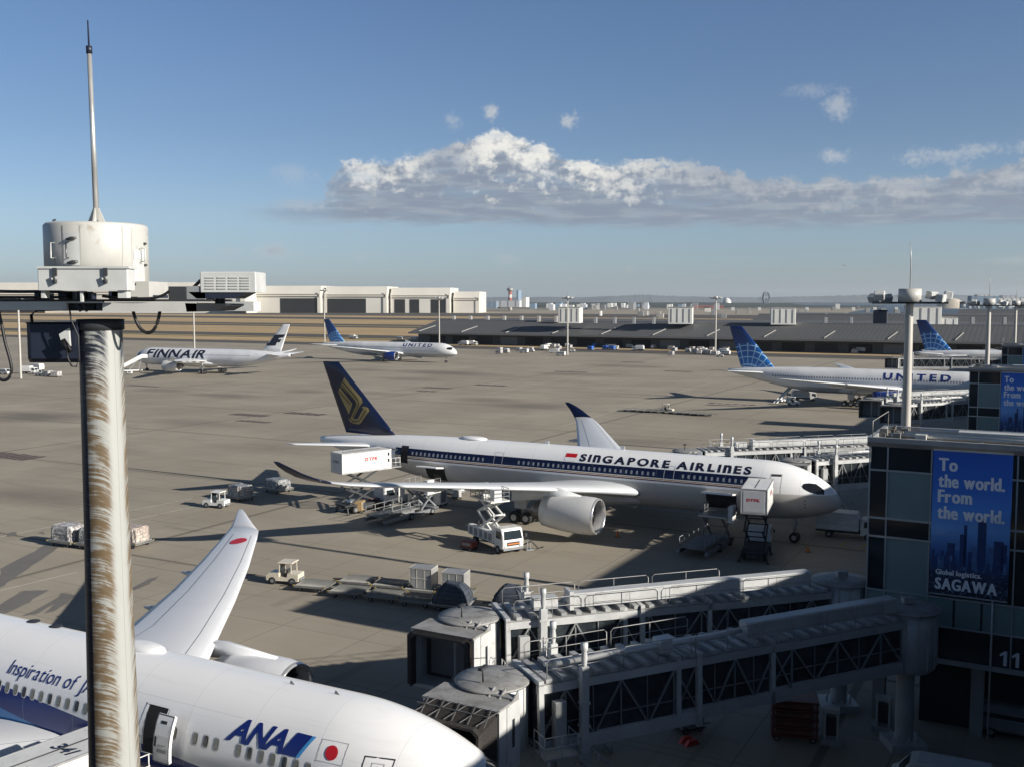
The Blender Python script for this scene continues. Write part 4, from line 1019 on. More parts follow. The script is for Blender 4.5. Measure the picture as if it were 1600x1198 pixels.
# platform
mb = MB()
pbx(mb, 160, 307, 473, 487, 14.45, 14.52); pbx(mb, -70, 104, 471, 485, 14.45, 14.52); pbx(mb, 104, 160, 471, 474, 14.45, 14.52)
pbx(mb, -70, 307, 474, 479, 15.45, 15.52)
plat = mb.build('platform', MLGT, T)
mb = MB(); pbx(mb, -70, 330, 468, 471.5, 14.45, 15.55); mb.build('platform_deck', MDK, plat)
mb = MB()
a = mp(105, 486, 14.4); pbx(mb, 96, 148, 474.5, 486, 14.60, 15.5); pbx(mb, 150, 162, 474, 486, 14.5, 15.5)
for xx in (118, 128): mb.bar(mp(xx, 472, 14.5), mp(xx + 8, 487, 14.5), .03)
mb.build('gusset', MDK, plat)
mb = MB(); mb.prism([(mp(307, 0).x, mp(0, 474).z), (mp(368, 0).x, mp(0, 475).z), (mp(368, 0).x, mp(0, 478).z), (mp(352, 0).x, mp(0, 486).z), (mp(309, 0).x, mp(0, 487).z)], -.55, .45, 0, lambda a, b, t: (a, t, b)); mb.build('bracket_plate', MDK, plat)
# drum cabinet
dc = mp(153, 0).x; dr_ = (mp(232, 0).x - mp(70, 0).x) / 2 * .94; zt, zb = mp(0, 347, 14.3).z, mp(0, 441, 14.3).z
mb = MB(); mb.lathe([(.02, zt + .012), (dr_ - .03, zt + .012), (dr_, zt - .02), (dr_, zb), (dr_ - .05, zb - .01), (.02, zb - .01)], (dc, 0, 0), 'z', 64)
drum = mb.build('drum_cabinet', MOFF, T)
def don(px, z, off=.0):   # point on the drum front for a pixel column
    x_ = mp(px, 0, 14.3).x - dc; x_ = max(-dr_ * .995, min(dr_ * .995, x_)); return Vector((dc + x_ * (dr_ + off) / dr_, -math.sqrt(max(0, dr_ * dr_ - x_ * x_)) * (dr_ + off) / dr_, z))
def drect(px0, px1, z0, z1, off, m, name, n=8):
    mb = MB(); vs = []
    for k in range(n + 1):
        px = px0 + (px1 - px0) * k / n; vs += [don(px, z0, off), don(px, z1, off)]
    mb.add(vs, [(2 * k, 2 * k + 2, 2 * k + 3, 2 * k + 1) for k in range(n)], 0, True); return mb.build(name, m, drum, fix=False)
zz = lambda py: mp(0, py, 14.25).z
drect(101, 127, zz(415), zz(364), .006, MBOX, 'hatch'); drect(192, 226, zz(440), zz(352), .004, MOFF, 'hatch'); drect(193, 221, zz(404), zz(388), .010, MBOX, 'label_plate')
for px in (100, 128, 183, 226):
    mb = MB(); mb.add([don(px - .8, zz(439), .004), don(px + .8, zz(439), .004), don(px + .8, zz(352), .004), don(px - .8, zz(352), .004)], [(0, 1, 2, 3)])
    mb.build('seam', mat('drum_seam', (.38, .37, .34), .6, var=0), drum, fix=False)
for px, py in ((115, 373), (116, 410), (229, 377), (229, 412)):
    mb = MB(); p = don(px, zz(py), .03); q = don(px + 8, zz(py - 1), .035); o = don(px - 8, zz(py + 1), .03)
    mb.tube([o, p, q], [.012, .028, .016], 8); mb.tube([don(px, zz(py), 0), p], .02, 6); mb.build('latch', MLAT, drum)
for px in (83, 109, 235):
    mb = MB(); a, b = don(px, zz(379), .0), don(px, zz(403), .0)
    if px == 235: a, b = Vector((dc + dr_, -.2, zz(385))), Vector((dc + dr_, -.2, zz(407))); n = Vector((.06, 0, 0))
    else: n = (a - Vector((dc, 0, a.z))).normalized() * .06
    mb.tube([a, a + n, b + n, b], .010, 6); mb.build('handle', MLAT if px == 109 else MBOX, drum)
mb = MB(); mb.tube([Vector((mp(102, 0).x, -.35, zt)), Vector((mp(103, 0).x, -.35, zt + .05)), Vector((mp(106, 0).x, -.35, zt + .06)), Vector((mp(107, 0).x, -.35, zt))], .012, 6); mb.build('lifting_eye', MLAT, drum)
mb = MB(); pbx(mb, 200, 233, 440, 466, 14.5, 15.3); mb.build('cabinet_base', MOFF, drum)
mb = MB(); pbx(mb, 203, 212, 443, 446, 14.48, 14.5); pbx(mb, 193, 197, 457, 459, 14.48, 14.5); pbx(mb, 200, 214, 464, 467, 14.47, 14.5); mb.build('vent_slot', MBLACK, drum)
# front control box
mb = MB(); pbx(mb, 58, 200, 418, 454, 13.95, 14.22, 0, 1); cb = mb.build('control_box', MBOX, T)
mb = MB(); pbx(mb, 57, 201, 416.5, 420, 13.93, 14.23); mb.build('box_lid', MBOX, cb)
for px in (85, 164):
    mb = MB(); pbx(mb, px - 3.2, px + 3.2, 419, 431, 13.915, 13.945); mb.bar(mp(px - 2, 431, 13.9), mp(px + 2, 443, 13.9), .03, .02); pbx(mb, px - 3, px + 3, 437, 443, 13.92, 13.95); mb.build('latch', MLAT, cb)
mb = MB(); pbx(mb, 64, 70, 454, 466, 14.0, 14.15); pbx(mb, 184, 198, 452, 466, 14.0, 14.15); pbx(mb, 125, 129, 455, 472, 14.0, 14.05); mb.build('box_foot', MBOX, cb)
# junction box and louvred lamp gear
mb = MB(); pbx(mb, 263, 290, 448, 471, 14.5, 14.9); jb = mb.build('junction_box', MDK, T)
mb = MB(); pbx(mb, 290, 322, 447.5, 471, 14.52, 14.95, 0, 1); mb.build('junction_cover', MGRY, jb)
mb = MB(); pbx(mb, 312, 400, 425, 457, 14.5, 15.1, 0, 1); lv_ = mb.build('floodlight', MBOX, T)
mb = MB()
for c in range(4):
    for r_ in range(5): pbx(mb, 321 + c * 18.2, 335 + c * 18.2, 433.5 + r_ * 4.3, 435 + r_ * 4.3, 14.488, 14.5)
mb.build('louvre', mat('louvre_shadow', (.42, .42, .40), .6, var=0), lv_)
mb = MB(); mb.prism([(mp(310, 0).x, mp(0, 457).z), (mp(399, 0).x, mp(0, 457).z), (mp(380, 0).x, mp(0, 467).z), (mp(322, 0).x, mp(0, 467).z)], -.48, .1, 0, lambda a, b, t: (a, t, b)); mb.build('lamp_reflector', MNVY, lv_)
mb = MB(); mb.bar(mp(300, 452, 14.8), mp(314, 438, 14.8), .04); mb.bar(mp(340, 467, 14.8), mp(340, 476, 14.8), .06); mb.bar(mp(348, 467, 14.8), mp(348, 476, 14.8), .06); mb.build('lamp_bracket', MDK, lv_)
# hanging floodlight at left, its back to us
mb = MB()
fx0, fx1 = mp(50, 0).x, mp(132, 0).x; zA, zB = mp(0, 503).z, mp(0, 565).z
prof = [(-.30, zA - .03), (-.36, zA), (.16, zA), (.30, zA - .12), (.32, zB + .10), (.18, zB), (-.24, zB), (-.30, zB + .06)]
mb.loft([[(fx0 + .02, y * .86, z) for y, z in prof], [(fx0 + .09, y, z) for y, z in prof], [(fx1, y, z) for y, z in prof]], 0, False, True)
fl = mb.build('floodlight', MNVY, T)
mb = MB(); mb.tube([(fx0 - .0, 0, zA - .3), (fx0 - .03, 0, zA + .10), (fx0 + .06, 0, zA + .17), (fx1 - .3, 0, zA + .18)], .022, 6); mb.tube([(fx0 - .03, 0, zA - .27), (fx0 + .03, 0, zA - .27)], .07, 10); mb.build('yoke', MBLACK, fl)
mb = MB(); mb.prism([(mp(109, 0).x, mp(0, 521).z), (mp(124, 0).x, mp(0, 512).z), (mp(125, 0).x, mp(0, 539).z), (mp(113, 0).x, mp(0, 536).z)], -.42, -.37, 0, lambda a, b, t: (a, t, b)); mb.build('tag_plate', MBOX, fl)
mb = MB(); mb.tube([mp(108, 478, 14.4), mp(111, 500, 14.4), mp(122, 525, 14.4), mp(124, 560, 14.4), mp(119, 573, 14.4), mp(112, 572, 14.4), mp(106, 560, 14.4), mp(104, 548, 14.4)], .012, 6); mb.tube([mp(97, 532, 14.55), mp(110, 550, 14.55)], .05, 8); mb.build('cable', MBLACK, fl)
# cables
def cat_cable(name, pts, r, Y): 
    mb = MB(); P = [mp(a, b, Y) for a, b in pts]; out = []
    for i in range(len(P) - 1):
        p0, p1, p2, p3 = P[max(0, i - 1)], P[i], P[i + 1], P[min(len(P) - 1, i + 2)]
        for t in (0, .2, .4, .6, .8): out.append(.5 * ((2 * p1) + (p2 - p0) * t + (2 * p0 - 5 * p1 + 4 * p2 - p3) * t * t + (3 * p1 - p0 - 3 * p2 + p3) * t ** 3))
    out.append(P[-1]); mb.tube(out, r, 8); return mb.build(name, MBLACK, T)
cat_cable('cable', [(208, 486), (212, 500), (219, 513), (229, 520), (239, 517), (246, 504), (250, 486)], .024, 14.6)
cat_cable('cable', [(-4, 478), (2, 505), (8, 535), (15, 560), (18, 578), (13, 591), (4, 594), (-6, 588)], .022, 14.5)
cat_cable('cable', [(-40, 454), (20, 456), (75, 456), (110, 458)], .022, 14.6); cat_cable('cable', [(-40, 465), (40, 465), (95, 465), (108, 467)], .02, 14.4)
cat_cable('cable', [(160, 463), (185, 466), (215, 467), (240, 466), (256, 461), (266, 454)], .02, 14.4)
mb = MB(); rs = random.Random(2)
for k in range(12): a = rs.uniform(50, 175); pbx(mb, a, a + rs.uniform(5, 16), rs.uniform(455, 460), 468, 14.6, 14.8)
mb.build('wiring_block', MNVY, T)
# lightning rod, leaning slightly
r0 = mp(151, 345, 15.0); r1 = mp(139.5, 84, 15.0); r2 = mp(137, 32, 15.0)
mb = MB(); mb.tube([r0, r1], [.042, .032], 12); rod = mb.build('lightning_rod', mat('rod_metal', (.55, .55, .53), .35, .6, var=.08), T)
mb = MB(); mb.tube([r1, r1 + (r2 - r1) * .22, r1 + (r2 - r1) * .24, r2], [.045, .045, .014, .010], 8); mb.build('rod_tip', MNVY, rod)
mb = MB()
for a in (0, PI * .5, PI, PI * 1.5):
    d = Vector((math.cos(a), math.sin(a), 0)); mb.prism([(0.03, 0), (.14, 0), (.04, .24), (.03, .24)], -.012, .012, 0, lambda p, q, t, d=d: Vector((r0.x, r0.y, zt + .01)) + d * p + Vector((-d.y, d.x, 0)) * t + Vector((0, 0, q)))
mb.build('rod_fin', MOFF, rod)

# ---------------------------------------------------------------- far masts
def far_mast(px, ptop, Y, big, label, base=None):
    p = atY(px, 470, Y); z = atY(px, ptop, Y).z
    t = thing('light_mast', label, 'light mast', (p.x, Y, 0), R(-20), 'apron light masts')
    mb = MB(); mb.lathe([(.42, 0), (.36, z * .5), (.27, z)], (0, 0, 0), 'z', 20); mb.build('pole', mat('mast_pole', (.42, .40, .36), .5, .2, var=.15, stretch=(1, 1, .1)), t)
    mb = MB(); mb.lathe([(.02, z + 1.05), (.8, z + 1.05), (.82, z + .1), (.02, z + .1)], (0, 0, 0), 'z', 24); mb.build('drum_cabinet', MOFF, t)
    mb = MB(); mb.box((-2.6, -.6, z - .05), (2.6, .6, z + .1)); mb.build('platform', MDK, t)
    mb = MB(); mb.tube([(0, 0, z + 1), (0, 0, z + 3.4), (-.1, 0, z + 4.5)], [.05, .04, .02], 6); mb.build('lightning_rod', MSTRUT, t)
    for k, (a, b) in enumerate(((-2.5, .5), (-2.1, -.4), (-1.6, .7), (1.5, .2), (2.1, -.4), (2.6, .3))):
        mb = MB(); mb.M = Matrix.Translation((a, b, z + (.55 if k % 2 else .35))) @ Matrix.Rotation(R(-30 + 25 * k), 4, 'Z') @ Matrix.Rotation(R(35 if k < 3 else 8), 4, 'X')
        mb.bbox((-.38, -.28, -.25), (.38, .28, .3), .06); mb.build('floodlight', MBOX, t)
    if big:
        mb = MB(); mb.bbox((-2.5, -.5, z - 1.5), (-1.5, .4, z - .5), .05); mb.build('floodlight', MNVY, t)
    return t
far_mast(1421.5, 474, 75.5, True, 'large light mast standing at the corner of the nearest block roof')
far_mast(1546, 478, 150, False, 'slim light mast, second from the right edge, above the far gate blocks')
far_mast(1588, 478, 215, False, 'slimmest light mast, nearest to the right edge')
far_mast(1119, 467, 470, False, 'thin far mast beside the blue globe tail, before the cargo roof')
far_mast(887, 467, 476, False, 'thin far mast standing before the long cargo shed, near picture centre')
far_mast(686, 467, 560, False, 'thin far mast behind the taxiing airliner with the blue engine')
far_mast(506.5, 455, 620, False, 'thin far mast behind the small blue tail at left of centre')
far_mast(302, 468, 480, False, 'thin far mast rising behind the white airliner with dark lettering')
far_mast(28, 468, 330, False, 'thin far mast at the left edge behind the service vehicles')
# ================================================================ boarding bridges
MBR = mat('bridge_paint', (.40, .41, .40), .45, .1, var=.12, scale=.9, dirt=(.30, .29, .27))
MBRL = mat('bridge_pale', (.52, .53, .52), .45, .1, var=.12, scale=.8, dirt=(.40, .38, .34))
MTRS = mat('truss_paint', (.23, .24, .24), .5, .1, var=.15, scale=1.2)
MRIBR = mat('roof_rib', (.40, .405, .40), .5, .15, var=.2, scale=1.5, dirt=(.26, .25, .23))  # paler than the roof: sky light on the ribs put into the colour
MDK2 = mat('canopy_grey', (.10, .10, .10), .7, var=.2)
MBRG = custom('bridge_glass', lambda x, b: x.mix(x.step(x.noise(x.coord(), .9, 4, .6), .4, .6), (.022, .028, .034), (.05, .058, .062)), .15, 0, .5)
MBEL = mat('bellows', (.045, .04, .036), .8, var=.4, scale=6, stretch=(1, 1, 4))
MROOFB = custom('bridge_roof', lambda x, b: x.mix(x.mul(x.step(x.noise(x.coord(), 5.0, 5, .7, .5), .5, .7), .6), x.mix(x.step(x.noise(x.coord(), 1.2, 5, .65), .4, .7), (.31, .31, .30), (.21, .205, .19)), (.13, .12, .105)), .6, .1)
FDIR = Vector((-CU * 0 + SU, -CU, 0)).normalized()      # cab front, towards -w
FDIR = Vector((SU, -CU, 0))
def frame(o, d, up=Vector((0, 0, 1))):
    d = d.normalized(); l = up.cross(d).normalized(); u = d.cross(l)
    return Matrix(((d.x, l.x, u.x, o.x), (d.y, l.y, u.y, o.y), (d.z, l.z, u.z, o.z), (0, 0, 0, 1)))
def bridge(label, rot, cab, zr=5.1, zc=4.6, docked=False, detail=True, duct=1):
    rot = Vector((*rot, 0)); cab = Vector((*cab, 0))
    t = thing('boarding_bridge', label, 'boarding bridge', tuple(rot), 0, 'passenger boarding bridges')
    B = Matrix.Translation(-rot)
    # rotunda
    mb = MB(); mb.M = B @ Matrix.Translation(rot)
    mb.lathe([(1.35, zr - .5), (1.55, zr - .3), (1.55, zr + 2.85), (1.4, zr + 2.9)], (0, 0, 0), 'z', 32)
    for k in range(16):
        a = 2 * PI * k / 16; mb.bar((1.57 * math.cos(a), 1.57 * math.sin(a), zr - .2), (1.57 * math.cos(a), 1.57 * math.sin(a), zr + 2.8), .07)
    ro = mb.build('rotunda', MBR, t)
    mb = MB(); mb.M = B @ Matrix.Translation(rot); mb.lathe([(.02, zr + 3.10), (.9, zr + 3.07), (1.75, zr + 2.98), (1.8, zr + 2.9), (1.5, zr + 2.85)], (0, 0, 0), 'z', 40); mb.box((-.3, -.25, zr + 3.2), (.3, .25, zr + 3.5)); mb.build('rotunda_roof', MROOFB, ro)
    mb = MB(); mb.M = B @ Matrix.Translation(rot); mb.lathe([(.5, .3), (.48, zr - .5)], (0, 0, 0), 'z', 24); mb.box((-1.0, -1.0, 0), (1.0, 1.0, .45))
    for k in range(8): a = 2 * PI * k / 8; mb.tube([(.75 * math.cos(a), .75 * math.sin(a), .45), (.75 * math.cos(a), .75 * math.sin(a), .75)], .05, 6)
    mb.build('column', MBR, t)
    # telescoping tunnel
    dv = cab - rot; D = dv.length; d = dv.normalized(); sl = (zc - zr) / D
    dirv = Vector((d.x, d.y, sl)).normalized()
    T0 = B @ frame(rot + Vector((0, 0, zr)), dirv)
    L0, L1 = 1.3, D - 1.7; LL = L1 - L0
    secs = [(L0, L0 + LL * .40, 1.05, 2.50, .12), (L0 + LL * .34, L0 + LL * .66, 1.2, 2.72, 0.0), (L0 + LL * .60, L1, 1.36, 2.95, -.14)]
    for si, (a, b, hw, h, z0) in enumerate(secs):
        mb = MB(); mb.M = T0
        mb.box((a, -hw, z0 - .12), (b, hw, z0 + .05)); 
        for q in (-1, 1):
            mb.box((a, q * hw - .09, z0 - .38), (b, q * hw + .09, z0 + .25)); mb.box((a, q * hw - .09, z0 + h - .42), (b, q * hw + .09, z0 + h - .02))
        sec = mb.build('tunnel', MBRL if si == 2 else MBR, t)
        mb = MB(); mb.M = T0; mb.box((a + .05, -hw + .14, z0 + .06), (b - .05, hw - .14, z0 + h - .12)); mb.build('side_glass', MBRG, sec)
        mb = MB(); mb.M = T0; n = max(2, round((b - a) / 2.6)); 
        for q in (-1, 1):
            y = q * (hw + .02)
            for k in range(n):
                x0 = a + (b - a) * k / n; x1 = a + (b - a) * (k + 1) / n; xm = (x0 + x1) / 2
                mb.bar((x0 + .06, y, z0 + .22), (xm, y, z0 + h - .4), .10, .08); mb.bar((xm, y, z0 + h - .4), (x1 - .06, y, z0 + .22), .10, .08)
                mb.bar((xm, y - q * .07, z0 + .22), (xm, y - q * .07, z0 + h - .4), .09, .07)
                if detail: mb.bar((x0, y - q * .10, z0 + .22), (x0, y - q * .10, z0 + h - .4), .06, .05)
            if detail: mb.bar((a, y - q * .10, z0 + .95), (b, y - q * .10, z0 + .95), .05, .05)
        mb.build('truss', MTRS, sec)
        mb = MB(); mb.M = T0; mb.box((a, -hw - .06, z0 + h), (b, hw + .06, z0 + h + .06))
        k = 0.0
        while a + .3 + k < b - .3:
            xx = a + .3 + k; mb.box((xx, -hw - .10, z0 + h + .06), (xx + .30, hw + .10, z0 + h + .24), 1); k += .86
        mb.build('roof', [MROOFB, MRIBR], sec)
        for xx in ([b - .22] if si < 2 else [a, b - .25]):
            mb = MB(); mb.M = T0
            for q in (-1, 1): mb.box((xx, q * (hw + .11) - .13, z0 - .42), (xx + .25, q * (hw + .11) + .13, z0 + h + .1))
            mb.box((xx, -hw - .24, z0 + h + .02), (xx + .25, hw + .24, z0 + h + .26)); mb.box((xx, -hw - .24, z0 - .5), (xx + .25, hw + .24, z0 - .28))
            mb.build('portal_frame', MBRL, sec)
    # roof services: square duct over the inner half, pipes over the outer half, rails
    zt_ = 2.95
    mb = MB(); mb.M = T0; e0, e1 = (L0 + .3, L0 + LL * (.46 if duct == 1 else .80))
    mb.bbox((e0 + (0 if duct == 1 else 1.0), .25, zt_ + .2), (e1, 1.0, zt_ + .98), .05); dct = mb.build('roof_duct', MBRL if duct == 2 else MBR, t)
    if duct == 2:
        mb = MB(); mb.M = T0; mb.box((e1 + .02, .1, zt_ + .1), (e1 + .25, 1.15, zt_ + 1.15)); mb.box((e1 + .9, .3, zt_ + .25), (e1 + 2.3, 1.0, zt_ + .9)); mb.build('roof_unit', MBRL, t)
        mb = MB(); mb.M = T0
        for k in range(3): mb.tube([(e1 - 2.6 + k * .5, .24, zt_ + .45), (e1 - 2.4 + k * .5, .2, zt_ + .75), (e1 - 2.2 + k * .5, .24, zt_ + .45)], .05, 6)
        mb.build('hose', MBLACK, t)
    mb = MB(); mb.M = T0
    if duct == 1:
        mb.tube([(e1 - .3, .4, zt_ + .45), (L1 - .8, .4, zt_ + .45)], .13, 10); mb.tube([(e1 + 1.2, .85, zt_ + .55), (L1 - 1.2, .85, zt_ + .55)], .16, 10); mb.bbox((e1 + LL * .20, .2, zt_ + .2), (e1 + LL * .20 + .7, 1.05, zt_ + .85), .05)
    else: mb.tube([(e1, .5, zt_ + .35), (L1 - .6, .5, zt_ + .35)], .10, 8)
    mb.build('pipe', MBRL, t)
    mb = MB(); mb.M = T0
    for (y, a0, b0) in ((1.35, L0 + 1.5, L1 - .4), (-1.28, L0 + LL * (.55 if duct == 1 else .30), L1 - .4)):
        n = max(2, round((b0 - a0) / 4.2))
        for k in range(n):
            p, q = a0 + (b0 - a0) * k / n + .12, a0 + (b0 - a0) * (k + 1) / n - .12
            mb.tube([(p, y, zt_ + .0), (p, y, zt_ + .85), (p + .15, y, zt_ + 1.0), (q - .15, y, zt_ + 1.0), (q, y, zt_ + .85), (q, y, zt_ + .0)], .024, 5); mb.tube([(p, y, zt_ + .5), (q, y, zt_ + .5)], .018, 5)
            mb.tube([((p + q) / 2, y, zt_), ((p + q) / 2, y, zt_ + 1.0)], .022, 5)
    mb.build('handrail', mat('rail_grey', (.30, .30, .29), .5, .2), t)
    # lift columns and bogie
    LX = L1 - LL * .10; pos = rot + d * LX; Fm = B @ frame(pos, d)
    ztun = zr + sl * LX
    for q in (-1, 1):
        mb = MB(); mb.M = Fm; y = q * 1.72
        mb.bbox((-.2, y - .17, .7), (.2, y + .17, ztun + 3.5), .03); mb.lathe([(.10, ztun + 3.5), (.12, ztun + 3.6), (.16, ztun + 3.9), (.12, ztun + 4.2), (.17, ztun + 4.3), (.17, ztun + 4.6), (.03, ztun + 4.62)], (0, y, 0), 'z', 10)
        for k in range(4): mb.box((-.24, y - .2, ztun - .5 + k * 1.1), (.24, y + .2, ztun - .38 + k * 1.1))
        mb.build('lift_column', MBRL, t)
    mb = MB(); mb.M = Fm; mb.box((-.3, -1.9, ztun - 1.1), (.3, 1.9, ztun - .6)); mb.box((-.35, -1.6, .45), (.35, 1.6, .95)); mb.box((-.7, -.9, .35), (.7, .9, .6)); bg_ = mb.build('bogie', MBR, t)
    for q in (-1.1, -.62, .62, 1.1):
        w = wheel_mb((0, q, .5), .5, .32); w.v = [Fm @ v for v in w.v]; w.build('wheel', [MTYRE, MSTRUT], bg_)
    # cab
    fd = FDIR; Cm = B @ frame(cab, fd)
    mb = MB(); mb.M = Cm; mb.lathe([(1.3, zc - .45), (1.62, zc - .3), (1.62, zc + 2.75), (1.5, zc + 2.85)], (0, 0, 0), 'z', 36)
    for k in range(20): a = 2 * PI * k / 20; mb.bar((1.635 * math.cos(a), 1.635 * math.sin(a), zc - .25), (1.635 * math.cos(a), 1.635 * math.sin(a), zc + 2.75), .06, .05)
    cb_ = mb.build('cab', MBRL, t)
    mb = MB(); mb.M = Cm; mb.lathe([(.02, zc + 3.06), (.8, zc + 3.04), (1.72, zc + 2.98), (1.78, zc + 2.92), (1.72, zc + 2.84), (1.4, zc + 2.82)], (0, 0, 0), 'z', 44)
    for k in range(6): a = 2 * PI * k / 6 + .3; mb.bar((.3 * math.cos(a), .3 * math.sin(a), zc + 3.056), (1.68 * math.cos(a), 1.68 * math.sin(a), zc + 2.985), .025, .012)
    mb.build('cab_roof', MROOFB, cb_)
    mb = MB(); mb.M = Cm; mb.tube([(.9, 0, zc + 3.1), (.9, 0, zc + 3.75)], .05, 6); mb.box((.6, -.1, zc + 3.7), (1.2, .1, zc + 3.82)); mb.build('beacon_post', MDK, cb_)
    # hood in front
    mb = MB(); mb.M = Cm; z1 = zc + 2.72
    mb.box((1.1, -1.95, z1), (3.0, 1.95, z1 + .10))
    for y in (1.95, 1.3, .75): mb.prism([(1.1, z1 + .1), (1.75, z1 + .1), (1.15, z1 + .42)], y - .03, y + .03, 0, lambda p, q, tt: (p, tt, q))
    mb.bbox((1.1, .8, z1 + .1), (1.6, 1.9, z1 + .2), .03)
    hd_ = mb.build('cab_hood', MROOFB, cb_)
    mb = MB(); mb.M = Cm
    for q in (-1, 1): mb.box((1.0, q * 1.9 - .06, zc - .35), (2.9, q * 1.9 + .06, z1)); mb.box((2.0, q * 1.9 - .1, zc - .35), (2.25, q * 1.9 + .1, z1))
    mb.box((.9, -1.9, zc - .4), (2.95, 1.9, zc - .2)); mb.build('cab_side', MBRL, cb_)
    for q in (-1, 1):
        mb = MB(); mb.M = Cm; mb.box((1.5, q * 1.965 - .01, zc + .7), (1.72, q * 1.965 + .01, zc + 2.0)); mb.build('cab_window', MBRG, cb_)
    mb = MB(); mb.M = Cm
    mb.box((1.55, -1.84, zc - .2), (1.6, 1.84, z1), 0); mb.box((1.62, -1.5, zc), (1.66, -.1, zc + 2.35), 1); mb.box((1.62, .1, zc), (1.66, .95, zc + 2.35), 1); mb.box((1.62, 1.05, zc), (1.66, 1.8, zc + 2.35), 2)
    mb.build('cab_front', [MDK, mat('shutter_grey', (.14, .15, .15), .6), mat('door_pale', (.30, .31, .31), .6)], cb_)
    # bellows canopy
    mb = MB(); mb.M = Cm; n = 9; ext = 1.5 if docked else .55
    rings = []
    for k in range(n * 2 + 1):
        f = k / (n * 2); xx = 2.9 + ext * f; e = .10 if k % 2 else 0.0; hwid = 1.9 + e - .1; dz = (.25 * f if docked else 0)
        rings.append([(xx + (.2 * f if docked else 0), -hwid, zc - .15), (xx, -hwid, z1 - .25 + e - dz), (xx, -hwid + .3, z1 - .02 + e - dz), (xx, hwid - .3, z1 - .02 + e - dz), (xx, hwid, z1 - .25 + e - dz), (xx + (.2 * f if docked else 0), hwid, zc - .15)])
    mb.loft(rings, 0, False, False, closed=False)
    inn = [[(p[0], p[1] * .93, p[2] - .1) for p in r] for r in rings]; mb.loft(inn, 0, False, False, closed=False)
    mb.build('bellows', MBEL, cb_)
    if docked and detail:
        mb = MB(); mb.M = Cm
        for k in range(5):
            y = -1.6 + k * .8; mb.bar((2.95, y, z1 + .12), (4.3, y + .4, z1 - .12), .04); mb.bar((4.3, y, z1 - .12), (2.95, y + .4, z1 + .12), .035)
        mb.bar((3.6, -1.8, z1 + .04), (3.6, 1.8, z1 + .04), .05); mb.build('canopy_frame', MDK2, cb_)
    # service platform, stair and control box beside the outer tunnel
    if detail:
        sx = L1 - .35; Sm = B @ frame(rot + d * sx, d); side = -1
        mb = MB(); mb.M = Sm; zf = zr + sl * sx - .15
        y0, y1 = 1.5, 2.7
        mb.box((-1.1, y0, zf - .1), (.6, y1, zf)); mb.bbox((-.9, y0 - .05, zf + .0), (-.3, y0 + .35, zf + 2.2), .03); 
        st = mb.build('service_platform', MBR, t)
        mb = MB(); mb.M = Sm
        for (x0, yA, x1_, yB) in ((-1.1, y1, .6, y1), (.6, y0, .6, y1)):
            for hh in (.5, 1.0): mb.tube([(x0, yA, zf + hh), (x1_, yB, zf + hh)], .025, 5)
            for f in (0, .5, 1): mb.tube([(x0 + (x1_ - x0) * f, yA + (yB - yA) * f, zf), (x0 + (x1_ - x0) * f, yA + (yB - yA) * f, zf + 1.0)], .025, 5)
        mb.build('platform_rail', MBRL, st)
        mb = MB(); mb.M = Sm; n = 16; run = zf * .95
        for k in range(n):
            f = (k + .5) / n; mb.box((-1.2 - run * f, y0 + .25, zf * (1 - f) - .03), (-.9 - run * f, y1 - .05, zf * (1 - f)))
        for yy in (y0 + .22, y1 - .02):
            mb.bar((-1.05, yy, zf), (-1.05 - run, yy, 0.05), .05, .2); mb.tube([(-1.05, yy, zf + .95), (-1.05 - run, yy, 1.0)], .025, 5)
            for k in range(5): f = k / 4; mb.tube([(-1.05 - run * f, yy, zf * (1 - f)), (-1.05 - run * f, yy, zf * (1 - f) + .95)], .022, 5)
        mb.build('service_stair', MBR, st)
        # cage ladder and cabinets at the near side
        mb = MB(); mb.M = Sm
        for yy in (-1.75, -2.15):
            mb.tube([(-1.5, yy, zf - .8), (-1.5, yy, zf + 3.9)], .03, 5)
        for k in range(13): mb.tube([(-1.5, -1.75, zf - .6 + k * .34), (-1.5, -2.15, zf - .6 + k * .34)], .02, 5)
        for k in range(5):
            zq = zf + .8 + k * .7; mb.tube([(-1.5, -1.75, zq), (-1.9, -1.7, zq), (-2.15, -1.95, zq), (-1.9, -2.2, zq), (-1.5, -2.15, zq)], .02, 5)
        mb.build('ladder', MBRL, t)
        mb = MB(); mb.M = Sm; mb.bbox((-.9, -2.1, zf + .2), (-.35, -1.6, zf + 1.5), .03); mb.bbox((-.2, -1.95, zf + 2.2), (.35, -1.45, zf + 3.0), .03); mb.box((-.95, -2.25, zf - .1), (.9, -1.45, zf)); mb.build('control_cabinet', MBRL, t)
        mb = MB(); mb.M = Sm; rs = random.Random(int(D * 10))
        for k in range(6):
            a = rs.uniform(-.6, .6); mb.tube([(a, -1.55, zf + 2.9), (a + .3, -1.8, zf + 1.7 - .3 * rs.random()), (a + .6, -1.7, zf + 2.4), (a + 1.0, -1.5, zf + 2.8)], .03, 5)
        mb.build('cable', MBLACK, t)
    return t
R1, R2, K1, K2 = Vector((22.1, 56.0)), Vector((20.2, 61.6)), Vector((-.9, 46.4)), Vector((-2.33, 55.7))
OFF = Vector((34.12, 63.28))
bridge('nearest boarding bridge, docked at the nose of the white and blue airliner', R1, K1, docked=True, duct=1)
bridge('undocked boarding bridge with bright roof duct, just behind the nearest one', R2, K2, zc=4.7, docked=False, duct=2)
bridge('boarding bridge docked at the nose of the navy-tailed airliner', R1 + OFF, (31.4, 112.4), docked=True, duct=1)
bridge('boarding bridge reaching behind the body of the navy-tailed airliner', R2 + OFF, (20.6, 119.3), docked=True, duct=2)
